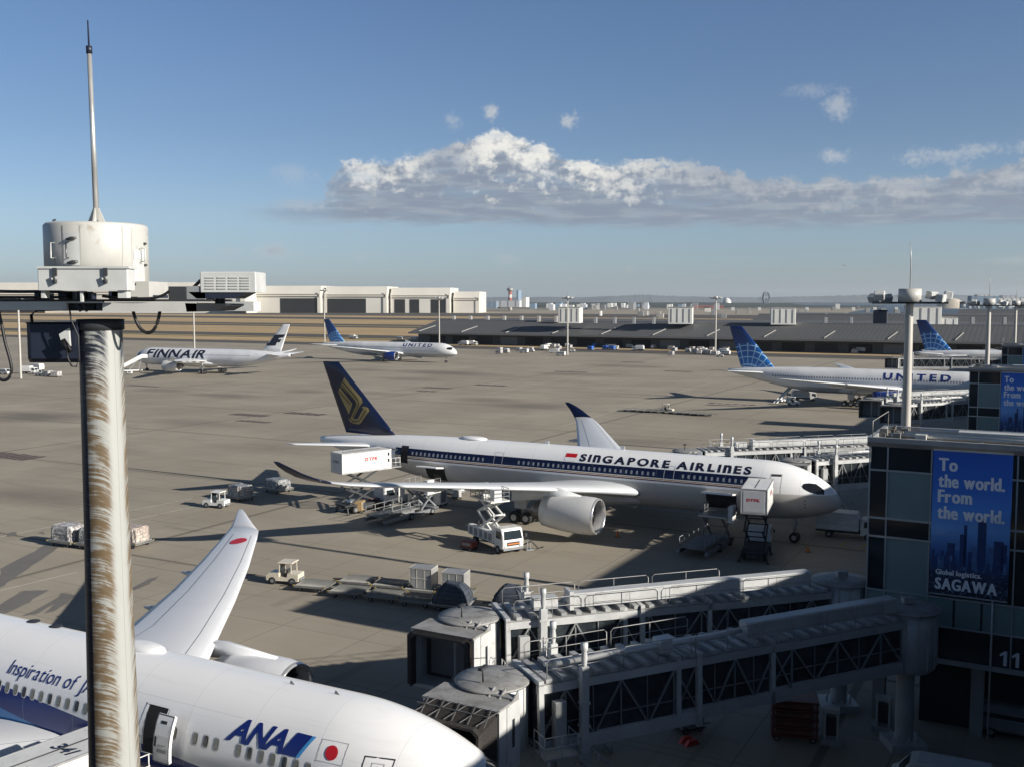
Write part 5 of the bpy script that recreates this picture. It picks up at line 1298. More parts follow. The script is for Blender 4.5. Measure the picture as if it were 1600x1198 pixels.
bridge('empty boarding bridge behind the right mast, its open cab facing the apron', R1 + OFF * 2, (65.6, 174.5), docked=False, duct=1, detail=False)
bridge('empty boarding bridge with dark cab mouth, farther than its twin behind the mast', R2 + OFF * 2, (65.2, 184), docked=False, duct=2, detail=False)
bridge('far boarding bridge with square dark cab, above the body of the blue-tailed airliner', (158.7, 309), (118.5, 318), docked=False, duct=1, detail=False)
# ================================================================ ground service equipment
MVW = mat('vehicle_white', (.66, .66, .63), .35, var=.10, scale=1.2, dirt=(.45, .43, .38))
MVC = mat('vehicle_cream', (.60, .55, .44), .4, var=.10, scale=1.2, dirt=(.4, .36, .3))
MVG = mat('vehicle_grey', (.22, .23, .24), .5, .2, var=.2)
MGLS = custom('vehicle_glass', lambda x, b: (.02, .03, .035), .06, 0, .6)
MRDL = mat('red_paint', (.42, .03, .02), .4, var=.15)
MYEL = mat('yellow_paint', (.55, .34, .03), .45, var=.15)
MALU = mat('aluminium_panel', (.46, .46, .45), .4, .5, var=.12, scale=1.6)
MORG = mat('orange_paint', (.55, .16, .02), .45, var=.1)
MBLU = mat('tarp_blue', (.02, .06, .22), .6, var=.2)
MDOL = mat('dolly_steel', (.20, .20, .185), .6, .2, var=.25, scale=2)
def wheels(t, pts, r, w):
    for x, y in pts: wheel_mb((x, y, r), r, w).build('wheel', [MTYRE, MVG], t)
def tug(label, loc, rz, m=None, name='tow_tractor'):
    m = m or MVW; t = thing(name, label, 'tow tractor', loc, rz, 'tow tractors')
    mb = MB(); mb.prism([(-1.5, .35), (1.5, .35), (1.55, .75), (1.35, .98), (.35, 1.08), (.3, .7), (-.45, .7), (-.5, 1.05), (-1.5, 1.0)], -.68, .68, 0, lambda a, b, q: (a, q, b)); mb.build('body', m, t)
    mb = MB()
    for x, y in ((.32, .6), (.32, -.6), (-.85, .6), (-.85, -.6)): mb.bar((x, y, .98), (x * .9 - .05, y, 1.95), .07)
    mb.bbox((-1.0, -.7, 1.93), (.4, .7, 2.03), .03); mb.build('canopy', m, t)
    mb = MB(); mb.box((.27, -.55, 1.08), (.30, .55, 1.85)); mb.build('windscreen', MGLS, t)
    mb = MB(); mb.bbox((-.4, -.45, .72), (.0, .45, .9), .03); mb.bbox((-.45, -.45, .9), (-.3, .45, 1.35), .03); mb.build('seat', MDK, t)
    mb = MB(); mb.box((1.55, -.6, .4), (1.66, .6, .62)); mb.box((-1.66, -.5, .42), (-1.5, .5, .6)); mb.build('bumper', MVG, t)
    for y in (.45, -.45): mb = MB(); mb.lathe([(.02, .03), (.09, .03), (.1, 0)], (1.52, y, .8), 'x', 10); mb.build('headlight', mat('lamp_glass', (.6, .6, .55), .2, var=0), t)
    wheels(t, [(.95, .6), (.95, -.6), (-.95, .6), (-.95, -.6)], .34, .26); return t
def dolly(label, loc, rz, L=3.3, Wd=2.5, m=None, group='pallet dollies'):
    m = m or MDOL; t = thing('cargo_dolly', label, 'dolly', loc, rz, group)
    mb = MB()
    for y in (-Wd / 2, Wd / 2): mb.box((-L / 2, y - .06, .40), (L / 2, y + .06, .56))
    for k in range(5): x = -L / 2 + L * k / 4; mb.box((x - .05, -Wd / 2 + .06, .40), (x + .05, Wd / 2 - .06, .50))
    mb.build('frame', m, t)
    mb = MB()
    for k in range(15): x = -L / 2 + .12 + (L - .24) * k / 14; mb.tube([(x, -Wd / 2 + .08, .54), (x, Wd / 2 - .08, .54)], .05, 6)
    mb.build('roller_deck', mat('roller_steel', (.24, .24, .22), .55, .4, var=.2), t)
    mb = MB()
    for x in (-L / 2, L / 2):
        for y in (-Wd / 2, Wd / 2): mb.box((x - .08, y - .08, .56), (x + .08, y + .08, .62))
    mb.build('corner_stop', mat('stop_ochre', (.28, .20, .06), .6, var=.2), t)
    mb = MB(); mb.bar((L / 2, .3, .42), (L / 2 + .9, 0, .40), .06); mb.bar((L / 2, -.3, .42), (L / 2 + .9, 0, .40), .06); mb.lathe([(.1, -.03), (.1, .03)], (L / 2 + .95, 0, .4), 'z', 10); mb.build('tow_bar', MDK, t)
    wheels(t, [(L * .32, Wd * .4), (L * .32, -Wd * .4), (-L * .32, Wd * .4), (-L * .32, -Wd * .4)], .2, .16); return t
def uld(label, loc, rz, h=1.62, L=2.0, Wd=1.55):
    t = thing('air_cargo_container', label, 'container', loc, rz, 'air cargo containers')
    mb = MB(); b = .03; mb.prism([(-L / 2 + .0, 0), (L / 2 - .45, 0), (L / 2, .5), (L / 2, h), (-L / 2, h)], -Wd / 2, Wd / 2, 0, lambda p, q, s_: (p, s_, q)); mb.build('shell', MALU, t)
    mb = MB()
    for x in (-L / 2, -L * .17, L * .17, L / 2):
        for y in (-Wd / 2, Wd / 2): mb.box((x - .025, y - .02 - (.012 if y < 0 else -.012), .5 if x > .4 else .03), (x + .025, y + .02, h))
    for y in (-Wd / 2, Wd / 2):
        for z in (h - .03, h * .5): mb.box((-L / 2, y - .03, z - .03), (L / 2, y + .03, z + .03))
    mb.box((-L / 2 - .02, -Wd / 2, h - .05), (-L / 2 + .02, Wd / 2, h + .012)); mb.box((L / 2 - .02, -Wd / 2, h - .05), (L / 2 + .02, Wd / 2, h + .012)); mb.build('rib_frame', mat('container_edge', (.60, .58, .50), .4, .3, var=.1), t)
    mb = MB(); mb.box((-L / 2 - .03, -Wd / 2 - .03, 0), (L / 2 - .42, Wd / 2 + .03, .06)); mb.build('base_pallet', MVG, t)
    return t
def load(label, loc, rz, m, L=2.9, Wd=2.2, h=1.5, seed=1, dome=False, band=None):
    t = thing('cargo_pallet', label, 'cargo pallet', loc, rz, 'loaded cargo pallets'); rs = random.Random(seed)
    n, k = 20, 9; rings = []
    ph = [rs.uniform(0, 6) for _ in range(4)]
    for j in range(k + 1):
        f = j / k; ring = []
        for i in range(40):
            a = 2 * PI * i / 40; e = .28 if not dome else .36; cx, cy = math.copysign(abs(math.cos(a)) ** e, math.cos(a)), math.copysign(abs(math.sin(a)) ** e, math.sin(a))
            sc = (1 - .05 * f) if f < .8 else (.95 - (f - .8) * (.6 if not dome else 1.6))
            if dome: sc = math.cos(min(1, f * .93) * PI / 2) ** .45
            wv = 1 + (.05 * math.sin(a * 2 + ph[2]) if dome else 0) + .025 * math.sin(a * 9 + ph[0] + f * 3) + .03 * rs.uniform(-1, 1)
            ring.append((cx * L / 2 * sc * wv, cy * Wd / 2 * sc * wv, .08 + h * (f if f < .8 or dome else .8 + (f - .8) * .6) + .04 * math.sin(a * 3 + ph[1]) * f))
        rings.append(ring)
    mb = MB(); mb.loft(rings, 0, dome, True); mb.build('wrapped_load', m, t)
    mb = MB(); mb.box((-L / 2 - .1, -Wd / 2 - .1, 0), (L / 2 + .1, Wd / 2 + .1, .07)); mb.build('pallet', MALU, t)
    mb = MB()
    for i in range(0, 40, 4):
        mb.tube([Vector(r[i]) * 1.012 for r in rings], .02, 4)
    for j in (2, 4, 6):
        mb.tube([Vector((p[0] * 1.012, p[1] * 1.012, p[2])) for p in rings[j]] + [Vector(rings[j][0])], .02, 4)
    mb.build('cargo_net', band or (mat('net_dark', (.03, .036, .045), .8, var=0) if dome else mat('net_grey', (.30, .31, .30), .8, var=0)), t)
    return t
def wheels6(t, L, Wd, r): wheels(t, [(L * .33, Wd / 2 - .12), (L * .33, -Wd / 2 + .12), (-L * .27, Wd / 2 - .12), (-L * .27, -Wd / 2 + .12)], r, .3)
def truck_cab(t, x0, x1, Wd, z0, z1, m, name='cab'):
    """cab-over truck cab, front at x1"""
    mb = MB(); h = z1 - z0
    pr = [(x0, z0), (x1, z0), (x1 + .03, z0 + h * .42), (x1 - .22, z0 + h * .93), (x1 - .4, z1), (x0 + .1, z1), (x0, z1 - .1)]
    rings = []
    for y, e in ((-Wd / 2, .06), (-Wd / 2 + .08, 0), (Wd / 2 - .08, 0), (Wd / 2, .06)):
        cx, cz = (x0 + x1) / 2, (z0 + z1) / 2; rings.append([(cx + (a - cx) * (1 - e), y, cz + (b - cz) * (1 - e * .7)) for a, b in pr])
    mb.loft(rings, 0, False, True); c = mb.build(name, m, t)
    def scr(f): return x1 + .03 - .25 * max(0, (f - .42)) / .51
    mb = MB(); mb.add([(scr(.48) + .015, -Wd * .44, z0 + h * .48), (scr(.48) + .015, Wd * .44, z0 + h * .48), (scr(.88) + .015, Wd * .40, z0 + h * .88), (scr(.88) + .015, -Wd * .40, z0 + h * .88)], [(0, 1, 2, 3)]); mb.build('windscreen', MGLS, c)
    for q in (-1, 1):
        mb = MB(); y = q * (Wd / 2 + .008); mb.add([(x0 + .35, y, z0 + h * .5), (x1 - .12, y, z0 + h * .5), (x1 - .32, y, z0 + h * .86), (x0 + .4, y, z0 + h * .86)], [(0, 1, 2, 3)]); mb.build('side_window', MGLS, c)
        mb = MB(); mb.bar((x1 - .05, q * Wd / 2, z0 + h * .8), (x1 + .12, q * (Wd / 2 + .16), z0 + h * .75), .03); mb.cbox((x1 + .12, q * (Wd / 2 + .2), z0 + h * .62), (.06, .18, .32)); mb.build('mirror', MDK, c)
        mb = MB(); mb.cbox((x1 + .04, q * Wd * .36, z0 + .28), (.05, .3, .16)); mb.build('headlight', mat('lamp_glass', (.6, .6, .55), .2, var=0), c)
    mb = MB(); mb.box((x1 - .02, -Wd * .48, z0 - .05), (x1 + .08, Wd * .48, z0 + .16)); mb.build('bumper', MVG, c)
    mb = MB(); mb.box((x1 + .0, -Wd * .3, z0 + .34), (x1 + .055, Wd * .3, z0 + h * .36)); mb.build('grille', MDK, c)
    return c
def scissor(t, x0, x1, z0, z1, ys, m, name='scissor_lift', n=1):
    mb = MB()
    for k in range(n):
        a, b = z0 + (z1 - z0) * k / n, z0 + (z1 - z0) * (k + 1) / n
        for y in ys:
            mb.bar((x0, y, a), (x1, y, b), .14, .2); mb.bar((x0, y * .86, b), (x1, y * .86, a), .14, .2)
        for x, z in ((x0, a), (x1, a), (x0, b), (x1, b), ((x0 + x1) / 2, (a + b) / 2)): mb.tube([(x, ys[0], z), (x, ys[-1], z)], .06, 6)
    return mb.build(name, m, t)
def catering(label, loc, rz, zf, L=7.2, dark=True, slide=0.0, roofnum=None, word='TFK', trim=None):
    """front of the lifted body faces +x (the aircraft)"""
    t = thing('catering_truck', label, 'catering truck', loc, rz, 'catering trucks')
    mb = MB(); mb.box((-L / 2, -.5, .62), (L / 2 - .1, .5, .95)); mb.box((-L / 2 + .3, -1.2, .95), (L / 2 - 1.9, 1.2, 1.12)); mb.bbox((-1.2, -1.2, .5), (.4, -.6, .95), .04); mb.bbox((-1.2, .6, .5), (.4, 1.2, .95), .04)
    for x in (-L * .42, L * .12):
        for y in (-1, 1): mb.bar((x, y * 1.15, .8), (x, y * 1.35, .05), .14); mb.cbox((x, y * 1.36, .05), (.4, .3, .08))
    mb.build('chassis', MDK, t)
    truck_cab(t, L / 2 - 1.7, L / 2, 2.3, .62, 2.55, MVW)
    wheels(t, [(L / 2 - .95, 1.02), (L / 2 - .95, -1.02), (-L * .26, 1.0), (-L * .26, -1.0)], .46, .34)
    scissor(t, -L * .36, L * .16, 1.15, zf - .15, (-.95, .95), MDK, n=2 if zf > 4 else 1)
    bx0, bx1, hw, hh = -L / 2 - .1 + slide, L / 2 - .6 + slide, 1.22, 2.3
    mb = MB(); mb.bbox((bx0, -hw, zf), (bx1, hw, zf + hh), .05); bd = mb.build('box_body', MVW, t)
    mb = MB(); mb.box((bx0 - .01, -hw - .025, zf - .12), (bx1 + .02, hw + .025, zf + .06)); mb.box((bx0 - .02, -hw - .02, zf + hh - .1), (bx0 + .05, hw + .02, zf + hh + .02)); mb.box((bx1 - .05, -hw - .02, zf + hh - .1), (bx1 + .02, hw + .02, zf + hh + .02))
    for q in (-1, 1): mb.box((bx0 - .02, q * hw - .04, zf), (bx0 + .05, q * hw + .04, zf + hh - .1)); mb.box((bx0 + .05, q * hw - .03, zf + hh - .09), (bx1 - .05, q * hw + .03, zf + hh + .012))
    mb.build('body_trim', trim or MALU, bd)
    mb = MB(); mb.box((bx0 - .02, -1.0, zf + .12), (bx0 - .005, 1.0, zf + hh - .2)); mb.build('rear_shutter', mat('shutter_pale', (.50, .51, .52), .5, var=.06), bd)
    mb = MB(); mb.tube([(bx0 + .8, 0, zf + hh + .01), (bx1 - .8, 0, zf + hh + .01)], .03, 6); mb.build('roof_seam', MDK, bd)
    # front platform
    mb = MB(); mb.box((bx1 + .02, -1.1, zf - .08), (bx1 + 1.5, 1.1, zf)); pf = mb.build('front_platform', MALU, t)
    for q in (-1, 1):
        mb = MB()
        for k in range(3): mb.tube([(bx1 + .1 + k * .62, q * 1.05, zf), (bx1 + .1 + k * .62, q * 1.05, zf + 1.1)], .03, 5)
        for z in (.55, 1.1): mb.tube([(bx1 + .1, q * 1.05, zf + z), (bx1 + 1.4, q * 1.05, zf + z)], .03, 5)
        mb.build('platform_rail', MVW, pf)
    mb = MB(); mb.box((bx1 + .05, -1.15, zf + 2.05), (bx1 + .9, 1.15, zf + 2.15)); mb.build('platform_hood', MDK, pf)
    for k in range(2): mb = MB(); mb.box((bx1 - .55, -hw - .012, zf + .75 + k * .75), (bx1 - .3, -hw + .0, zf + 1.15 + k * .75)); mb.build('body_window', MGLS, bd)
    if word:
        MLR = mat('logo_red', (.42, .02, .025), .45, var=0); fs = lambda a, b: (bx0 + 3.1 + a, -hw - .012, zf + 1.15 + b)
        flat_text(word, .42, lambda a, b: fs(a + .55, b), MLR, bd, bold=.05, shear=.2, width=1.3)
        mb = MB(); rr = [(.22 + .24 * math.cos(a), .2 + .22 * math.sin(a)) for a in [2 * PI * k / 16 for k in range(16)]]; ri = [(.22 + .12 * math.cos(a), .2 + .10 * math.sin(a)) for a in [2 * PI * k / 16 for k in range(16)]]
        mb.loft([[fs(*p) for p in rr], [fs(*p) for p in ri]], 0); mb.add([fs(.2, .3), fs(.62, .38), fs(.62, .44), fs(.2, .38)], [(0, 1, 2, 3)]); mb.build('logo_mark', MLR, bd, fix=False)
        fr = lambda a, b: (bx0 - .028, .75 - a, zf + 1.1 + b); flat_text(word, .30, lambda a, b: fr(a + .4, b), MLR if slide else MINK, bd, bold=.05, width=.95)
        mb = MB(); mb.loft([[fr(.2 + .17 * math.cos(a), .15 + .16 * math.sin(a)) for a in [2 * PI * k / 14 for k in range(14)]], [fr(.2 + .08 * math.cos(a), .15 + .07 * math.sin(a)) for a in [2 * PI * k / 14 for k in range(14)]]], 0); mb.build('logo_mark', MLR if slide else MINK, bd, fix=False)
        mb = MB(); mb.box((bx0 + .6, -hw - .008, zf + 1.05), (bx0 + 2.4, -hw, zf + 1.09)); mb.box((bx0 + 1.0, -hw - .008, zf + .35), (bx1 - .5, -hw, zf + .39)); mb.build('pinstripe', MLINE, bd)
    if roofnum: flat_text(roofnum, .62, lambda a, b: (bx1 - 2.3 + a * .0 + b * 1.0, 0.55 - a * 1.0, zf + hh + .012), MINK, bd, 'roof_number', bold=.03, shear=.2, width=1.3)
    return t
def loader(label, loc, rz, z_br, z_main, L=9.0, Wd=3.2, cargo=None):
    """lower deck container loader; +x end (bridge) meets the hold"""
    t = thing('container_loader', label, 'cargo loader', loc, rz, 'cargo loaders')
    mb = MB(); mb.box((-L / 2, -Wd / 2, .35), (L / 2 - .5, -Wd / 2 + .3, .75)); mb.box((-L / 2, Wd / 2 - .3, .35), (L / 2 - .5, Wd / 2, .75)); mb.box((-.3, -Wd / 2, .4), (.3, Wd / 2, .7)); mb.box((L / 2 - 1.5, -Wd / 2, .4), (L / 2 - .5, Wd / 2, .8)); mb.build('chassis', MVG, t)
    wheels(t, [(L * .33, Wd / 2 - .1), (L * .33, -Wd / 2 + .1), (-L * .05, Wd / 2 - .1), (-L * .05, -Wd / 2 + .1)], .42, .34)
    mb = MB(); mb.box((-L / 2, -Wd / 2 + .35, z_main), (L * .14, Wd / 2 - .35, z_main + .14), 0)
    for k in range(14): x = -L / 2 + .2 + k * .42; mb.tube([(x, -Wd / 2 + .4, z_main + .16), (x, Wd / 2 - .4, z_main + .16)], .05, 6, 1)
    mb.build('main_platform', [MDOL, MVG], t)
    mb = MB()
    for y in (-Wd / 2 + .3, Wd / 2 - .3):
        n = 4
        for k in range(n + 1): x = -L / 2 + (L * .62) * k / n; mb.tube([(x, y, z_main), (x, y, z_main + 1.05)], .035, 5)
        for z in (.5, 1.05): mb.tube([(-L / 2, y, z_main + z), (L * .12, y, z_main + z)], .03, 5)
    mb.build('side_rail', MGRY, t)
    scissor(t, -L * .38, L * .08, .7, max(.95, z_main - .05), (-Wd * .3, Wd * .3), MVG)
    mb = MB(); mb.box((L * .16, -Wd / 2 + .1, z_br), (L / 2 + .6, Wd / 2 - .1, z_br + .16)); mb.build('bridge_platform', MALU, t)
    scissor(t, L * .18, L * .46, .8, z_br, (-Wd * .36, Wd * .36), MVG)
    mb = MB()
    for y in (-Wd / 2 + .12, Wd / 2 - .12):
        for k in range(4): x = L * .17 + (L * .33) * k / 3; mb.tube([(x, y, z_br), (x, y, z_br + 1.1)], .035, 5)
        for z in (.5, 1.1): mb.tube([(L * .17, y, z_br + z), (L / 2, y, z_br + z)], .03, 5)
    mb.build('bridge_rail', MGRY, t)
    mb = MB(); mb.bbox((L * .18, -Wd / 2 - .55, z_br - .3), (L * .30, -Wd / 2 - .02, z_br + 1.3), .05); mb.box((L * .17, -Wd / 2 - .6, z_br - .38), (L * .42, -Wd / 2 + .1, z_br - .3)); mb.build('operator_stand', MVW, t)
    return t
def hilift(label, loc, rz):
    t = thing('lift_truck', label, 'lift truck', loc, rz)
    mb = MB(); mb.box((-3.2, -.5, .5), (2.4, .5, .85)); mb.build('chassis', MDK, t)
    truck_cab(t, 1.55, 3.1, 2.15, .5, 2.35, MVW)
    wheels(t, [(2.25, .95), (2.25, -.95), (-1.9, .95), (-1.9, -.95)], .42, .32)
    mb = MB(); mb.bbox((-3.2, -1.08, .85), (1.45, -.5, 1.75), .04); mb.bbox((-3.2, .5, .85), (1.45, 1.08, 1.75), .04); mb.box((-3.2, -.5, .85), (1.45, .5, 1.15)); bd = mb.build('body', MVW, t)
    mb = MB()
    for x in (-2.6, -1.7, -.8, .1, .9): mb.box((x - .3, -1.095, .95), (x + .3, -1.08, 1.6)); mb.box((x - .3, 1.08, .95), (x + .3, 1.095, 1.6))
    mb.build('locker_door', MVG, bd)
    scissor(t, -2.4, .7, 1.2, 3.1, (-.55, .55), MVW, n=1); scissor(t, -2.2, .5, 3.1, 4.3, (-.5, .5), MVW, n=1)
    mb = MB(); mb.box((-2.9, -1.0, 4.3), (.9, 1.0, 4.42)); pf = mb.build('work_platform', MVW, t)
    mb = MB()
    for y in (-.97, .97):
        for k in range(5): x = -2.85 + k * .92; mb.tube([(x, y, 4.42), (x, y, 5.5)], .03, 5)
        for z in (4.8, 5.15, 5.5): mb.tube([(-2.85, y, z), (.85, y, z)], .028, 5)
    for x in (-2.85, .85):
        for z in (4.8, 5.15, 5.5): mb.tube([(x, -.97, z), (x, .97, z)], .028, 5)
    mb.build('platform_rail', MVG, pf)
    mb = MB(); mb.bbox((-.2, -.4, 4.42), (.5, .4, 5.35), .04); mb.build('platform_cabinet', MVW, pf)
    mb = MB(); mb.bbox((-2.2, -.5, 4.42), (-1.5, .3, 5.0), .04); mb.build('platform_cabinet', MVW, pf)
    mb = MB(); mb.lathe([(.25, 0), (.4, .1), (.4, .5), (.25, .6)], (-3.5, -.3, 1.2), 'y', 16); mb.tube([(-3.4, .2, 1.9), (-3.6, .3, 1.0), (-3.5, .6, .6), (-3.9, .9, .3), (-4.2, .6, .1)], .06, 6); mb.build('hose_reel', MBLACK, t)
    mb = MB(); mb.box((3.12, -.6, .95), (3.17, .6, 1.05)); mb.build('stripe', MORG, t)
    return t
def box_truck(label, loc, rz, L=6.0):
    t = thing('box_truck', label, 'truck', loc, rz); mb = MB(); mb.box((-L / 2, -.45, .5), (L / 2 - .3, .45, .85)); mb.build('chassis', MDK, t)
    truck_cab(t, L / 2 - 1.6, L / 2, 1.95, .45, 2.2, MVW); wheels(t, [(L / 2 - .85, .85), (L / 2 - .85, -.85), (-L * .27, .85), (-L * .27, -.85)], .38, .28)
    mb = MB(); mb.bbox((-L / 2, -1.05, .85), (L / 2 - 1.75, 1.05, 2.35), .05); bd = mb.build('cargo_box', MVW, t)
    mb = MB()
    for q in (-1, 1): mb.box((-L / 2, q * 1.05 - .02, 1.5), (L / 2 - 1.75, q * 1.05 + .02, 1.55)); mb.box((-L / 2, q * 1.05 - .025, .85), (L / 2 - 1.75, q * 1.05 + .025, .95))
    mb.build('box_trim', MALU, bd)
    mb = MB(); mb.bbox((-L / 2 + .3, -1.0, 2.36), (L / 2 - 1.9, 1.0, 2.75), .05); mb.build('roof_load', MVW, bd)
    return t
def stairs(label, loc, rz, ztop=4.9):
    t = thing('passenger_stairs', label, 'airstairs', loc, rz); L = ztop * 1.6
    mb = MB(); mb.box((-L * .6, -1.0, .4), (L * .45, 1.0, .75)); mb.build('chassis', MVW, t); wheels(t, [(L * .35, .9), (L * .35, -.9), (-L * .45, .9), (-L * .45, -.9)], .42, .3)
    truck_cab(t, -L * .6 - .2, -L * .6 + 1.2, 2.0, .5, 2.2, MVW)
    mb = MB(); n = 18
    for k in range(n): f = k / n; mb.box((-L * .55 + L * f, -.8, .8 + (ztop - .8) * f), (-L * .55 + L * (f + 1 / n), .8, .95 + (ztop - .8) * f))
    mb.box((L * .45, -1.0, ztop - .12), (L * .45 + 1.8, 1.0, ztop)); mb.build('steps', MALU, t)
    for q in (-1, 1):
        mb = MB(); mb.prism([(-L * .55, .9), (L * .45, ztop), (L * .45 + 1.8, ztop), (L * .45 + 1.8, ztop + 1.2), (L * .45, ztop + 1.2), (-L * .55, 2.0)], q * .95 - .04, q * .95 + .04, 0, lambda a, b, s_: (a, s_, b)); mb.build('balustrade', MVW, t)
    mb = MB()
    for q in (-1, 1): mb.bar((L * .3, q * .8, .75), (L * .42, q * .8, ztop - .2), .12); mb.bar((-L * .1, q * .8, .75), (L * .2, q * .8, ztop * .75), .12)
    mb.build('support', MVG, t); return t
def belt_loader(label, loc, rz, ang=22):
    t = thing('belt_loader', label, 'belt loader', loc, rz); mb = MB(); mb.bbox((-2.6, -.85, .35), (2.4, .85, .85), .06); mb.bbox((.6, -.85, .85), (2.4, -.1, 1.15), .05); mb.build('body', MVW, t)
    wheels(t, [(1.7, .8), (1.7, -.8), (-1.7, .8), (-1.7, -.8)], .38, .28)
    mb = MB(); mb.M = Matrix.Translation((-.2, .35, 1.6)) @ Matrix.Rotation(R(-ang), 4, 'Y'); mb.box((-4.0, -.4, -.1), (4.0, .4, .1)); mb.box((-4.0, -.48, -.02), (4.0, -.42, .28)); mb.box((-4.0, .42, -.02), (4.0, .48, .28)); mb.build('conveyor', MVW, t)
    mb = MB(); mb.bar((-1, .3, .85), (-.6, .3, 1.4), .12); mb.bar((1.5, .3, .85), (1.6, .3, 2.2), .12); mb.build('support', MVG, t); return t
def gq(px, py): p = gp(px, py); return (p.x, p.y, 0)
def hdg(p, q): return math.atan2(q[1] - p[1], q[0] - p[0])

# --- left: tractor towing two pallets; wrapped pallets behind the pole
H180 = HD + PI
tug('white open tow tractor pulling netted pallets, left of the dark wingtip', gq(338, 792), H180 + R(12))
d1 = dolly('dolly directly behind the white tow tractor, carrying a netted pallet', gq(376, 780), HD + PI + R(-14))
MNETG = custom('netted_plastic', lambda x, b: x.mix(x.step(x.noise(x.coord(), 2.4, 5, .7), .4, .62), (.10, .11, .12), (.40, .40, .39)), .45)
MWRAP = custom('white_wrap', lambda x, b: x.mix(x.step(x.noise(x.coord(), 2.2, 6, .75, .5), .42, .62), (.22, .20, .19), (.62, .61, .59)), .4)
MPINK = custom('carton_wrap', lambda x, b: x.mix(x.step(x.noise(x.coord(), 2.0, 6, .7, .5), .40, .62), (.30, .24, .20), (.58, .50, .43)), .5)
MTARP = mat('tarp_dark', (.055, .066, .085), .55, var=.3, scale=2.5)
MBAND = mat('load_band', (.55, .47, .37), .7, var=.1)
load('dark netted pallet with a pale strap on the dolly behind the white tractor', tuple(Vector(gq(376, 780)) + Vector((0, 0, .6))), HD + PI - R(14), MNETG, h=1.35, seed=3, band=MBAND)
dolly('dolly carrying a netted pallet, under the tip of the near dark winglet', gq(434, 768), HD + PI + R(-10)); load('netted pallet with white wrap on top, under the dark winglet', tuple(Vector(gq(434, 768)) + Vector((0, 0, .6))), HD + PI - R(10), MNETG, L=3.0, h=1.2, seed=5)
for px, py, m, sd, lb in ((107, 850, MWRAP, 7, 'white plastic wrapped pallet left of the near streaked mast'), (150, 855, MNETG, 8, 'dark netted pallet half hidden behind the near streaked mast'), (207, 852, MPINK, 9, 'pinkish wrapped carton pallet just right of the near streaked mast')):
    dolly('dolly under the ' + lb, gq(px, py), HD + R(184)); load(lb, tuple(Vector(gq(px, py)) + Vector((0, 0, .6))), HD + R(184), m, L=2.9, Wd=2.1, h=1.55, seed=sd)

# --- foreground dolly train
tug('cream tow tractor with canopy at the head of the dolly train', gq(446, 910), HD + PI + R(16), MVC)
TR = HD + PI + R(12)
for i, (px, py, lb) in enumerate([(492, 920, 'empty pallet dolly directly behind the cream tow tractor'), (546, 929, 'empty dolly, second behind the cream tractor in the near row'), (602, 936, 'empty dolly, third in the near row, at the shadow edge'),
                                  (655, 943, 'empty dolly, fourth in the near row, in shade below the left container'), (560, 913, 'empty pale dolly at the left end of the far row'), (612, 919, 'empty dark dolly in the far row, left of the left container'),
                                  (662, 926, 'dolly carrying the left aluminium container'), (712, 932, 'dolly carrying the right aluminium container behind the dark tarp'), (708, 950, 'dolly under the dark domed tarp'), (800, 952, 'dolly under the small dark tarp behind the undocked bridge')]):
    dolly(lb, gq(px, py), TR, L=2.9, Wd=2.3)
uld('taller aluminium cargo container at left, on a dolly of the far row', tuple(Vector(gq(662, 926)) + Vector((0, 0, .6))), TR, h=1.75)
uld('aluminium cargo container at right, partly behind the dark domed tarp', tuple(Vector(gq(712, 932)) + Vector((0, 0, .6))), TR, h=1.65)
load('dark tarp dome covering a pallet beside the right aluminium container', tuple(Vector(gq(708, 950)) + Vector((0, 0, .6))), TR, MTARP, L=3.1, Wd=2.5, h=1.5, seed=12, dome=True)
load('small dark tarp covered pallet, mostly hidden behind the undocked bridge', tuple(Vector(gq(800, 952)) + Vector((0, 0, .6))), TR, MTARP, L=3.0, Wd=2.4, h=1.35, seed=14, dome=True)

# --- around the navy-tailed airliner
a, b = UW(-74.6, 95.0), UW(-71.8, 102.2)
c = (a + b) / 2
catering('lifted white catering truck with red lettering, at the rear door', (c.x, c.y, 0), hdg(a, b), 5.0, L=7.4)
c = UW(-25.9, 99.0); catering('lifted white catering truck with red lettering, at the front door', (c.x, c.y, 0), HD + R(99), 4.9, L=7.0, slide=.3)
c = UW(-66.6, 97.2); loader('container loader in bright light under the rear cargo door', (c.x, c.y, 0), HD + R(84), 3.0, 1.0, L=10)
c = UW(-31.0, 99.2); loader('container loader in shade at the front cargo door', (c.x, c.y, 0), HD + R(88), 3.0, .95, L=8.6)
p0, p1 = gq(797, 864), gq(752, 846); c = (Vector(p0) + Vector(p1)) / 2
hilift('white lift truck with raised scissor platform beside the large engine', tuple(c), hdg(p1, p0)).scale = (1.12, 1.12, 1.12)
box_truck('white box truck parked beyond the nose of the navy-tailed airliner', gq(1322, 838), HD + R(4), L=6.2)
MCH = mat('crate_red', (.13, .025, .022), .5, var=.2); MWDP = mat('crate_wood', (.36, .25, .12), .7, var=.2)
def small_cart(label, loc, rz, m, h=.9, group='small carts under the wing'):
    t = thing('equipment_cart', label, 'cart', loc, rz, group); mb = MB(); mb.bbox((-.75, -.5, .3), (.75, .5, .3 + h), .05); mb.build('housing', m, t)
    mb = MB(); mb.box((-.8, -.55, .22), (.8, .55, .3)); mb.bar((.8, 0, .26), (1.5, 0, .2), .05); mb.build('chassis', MDK, t)
    mb = MB(); mb.box((-.5, -.51, .5), (.5, -.5, .2 + h)); mb.build('panel', MVG, t); wheels(t, [(.5, .45), (.5, -.45), (-.5, .45), (-.5, -.45)], .2, .14); return t
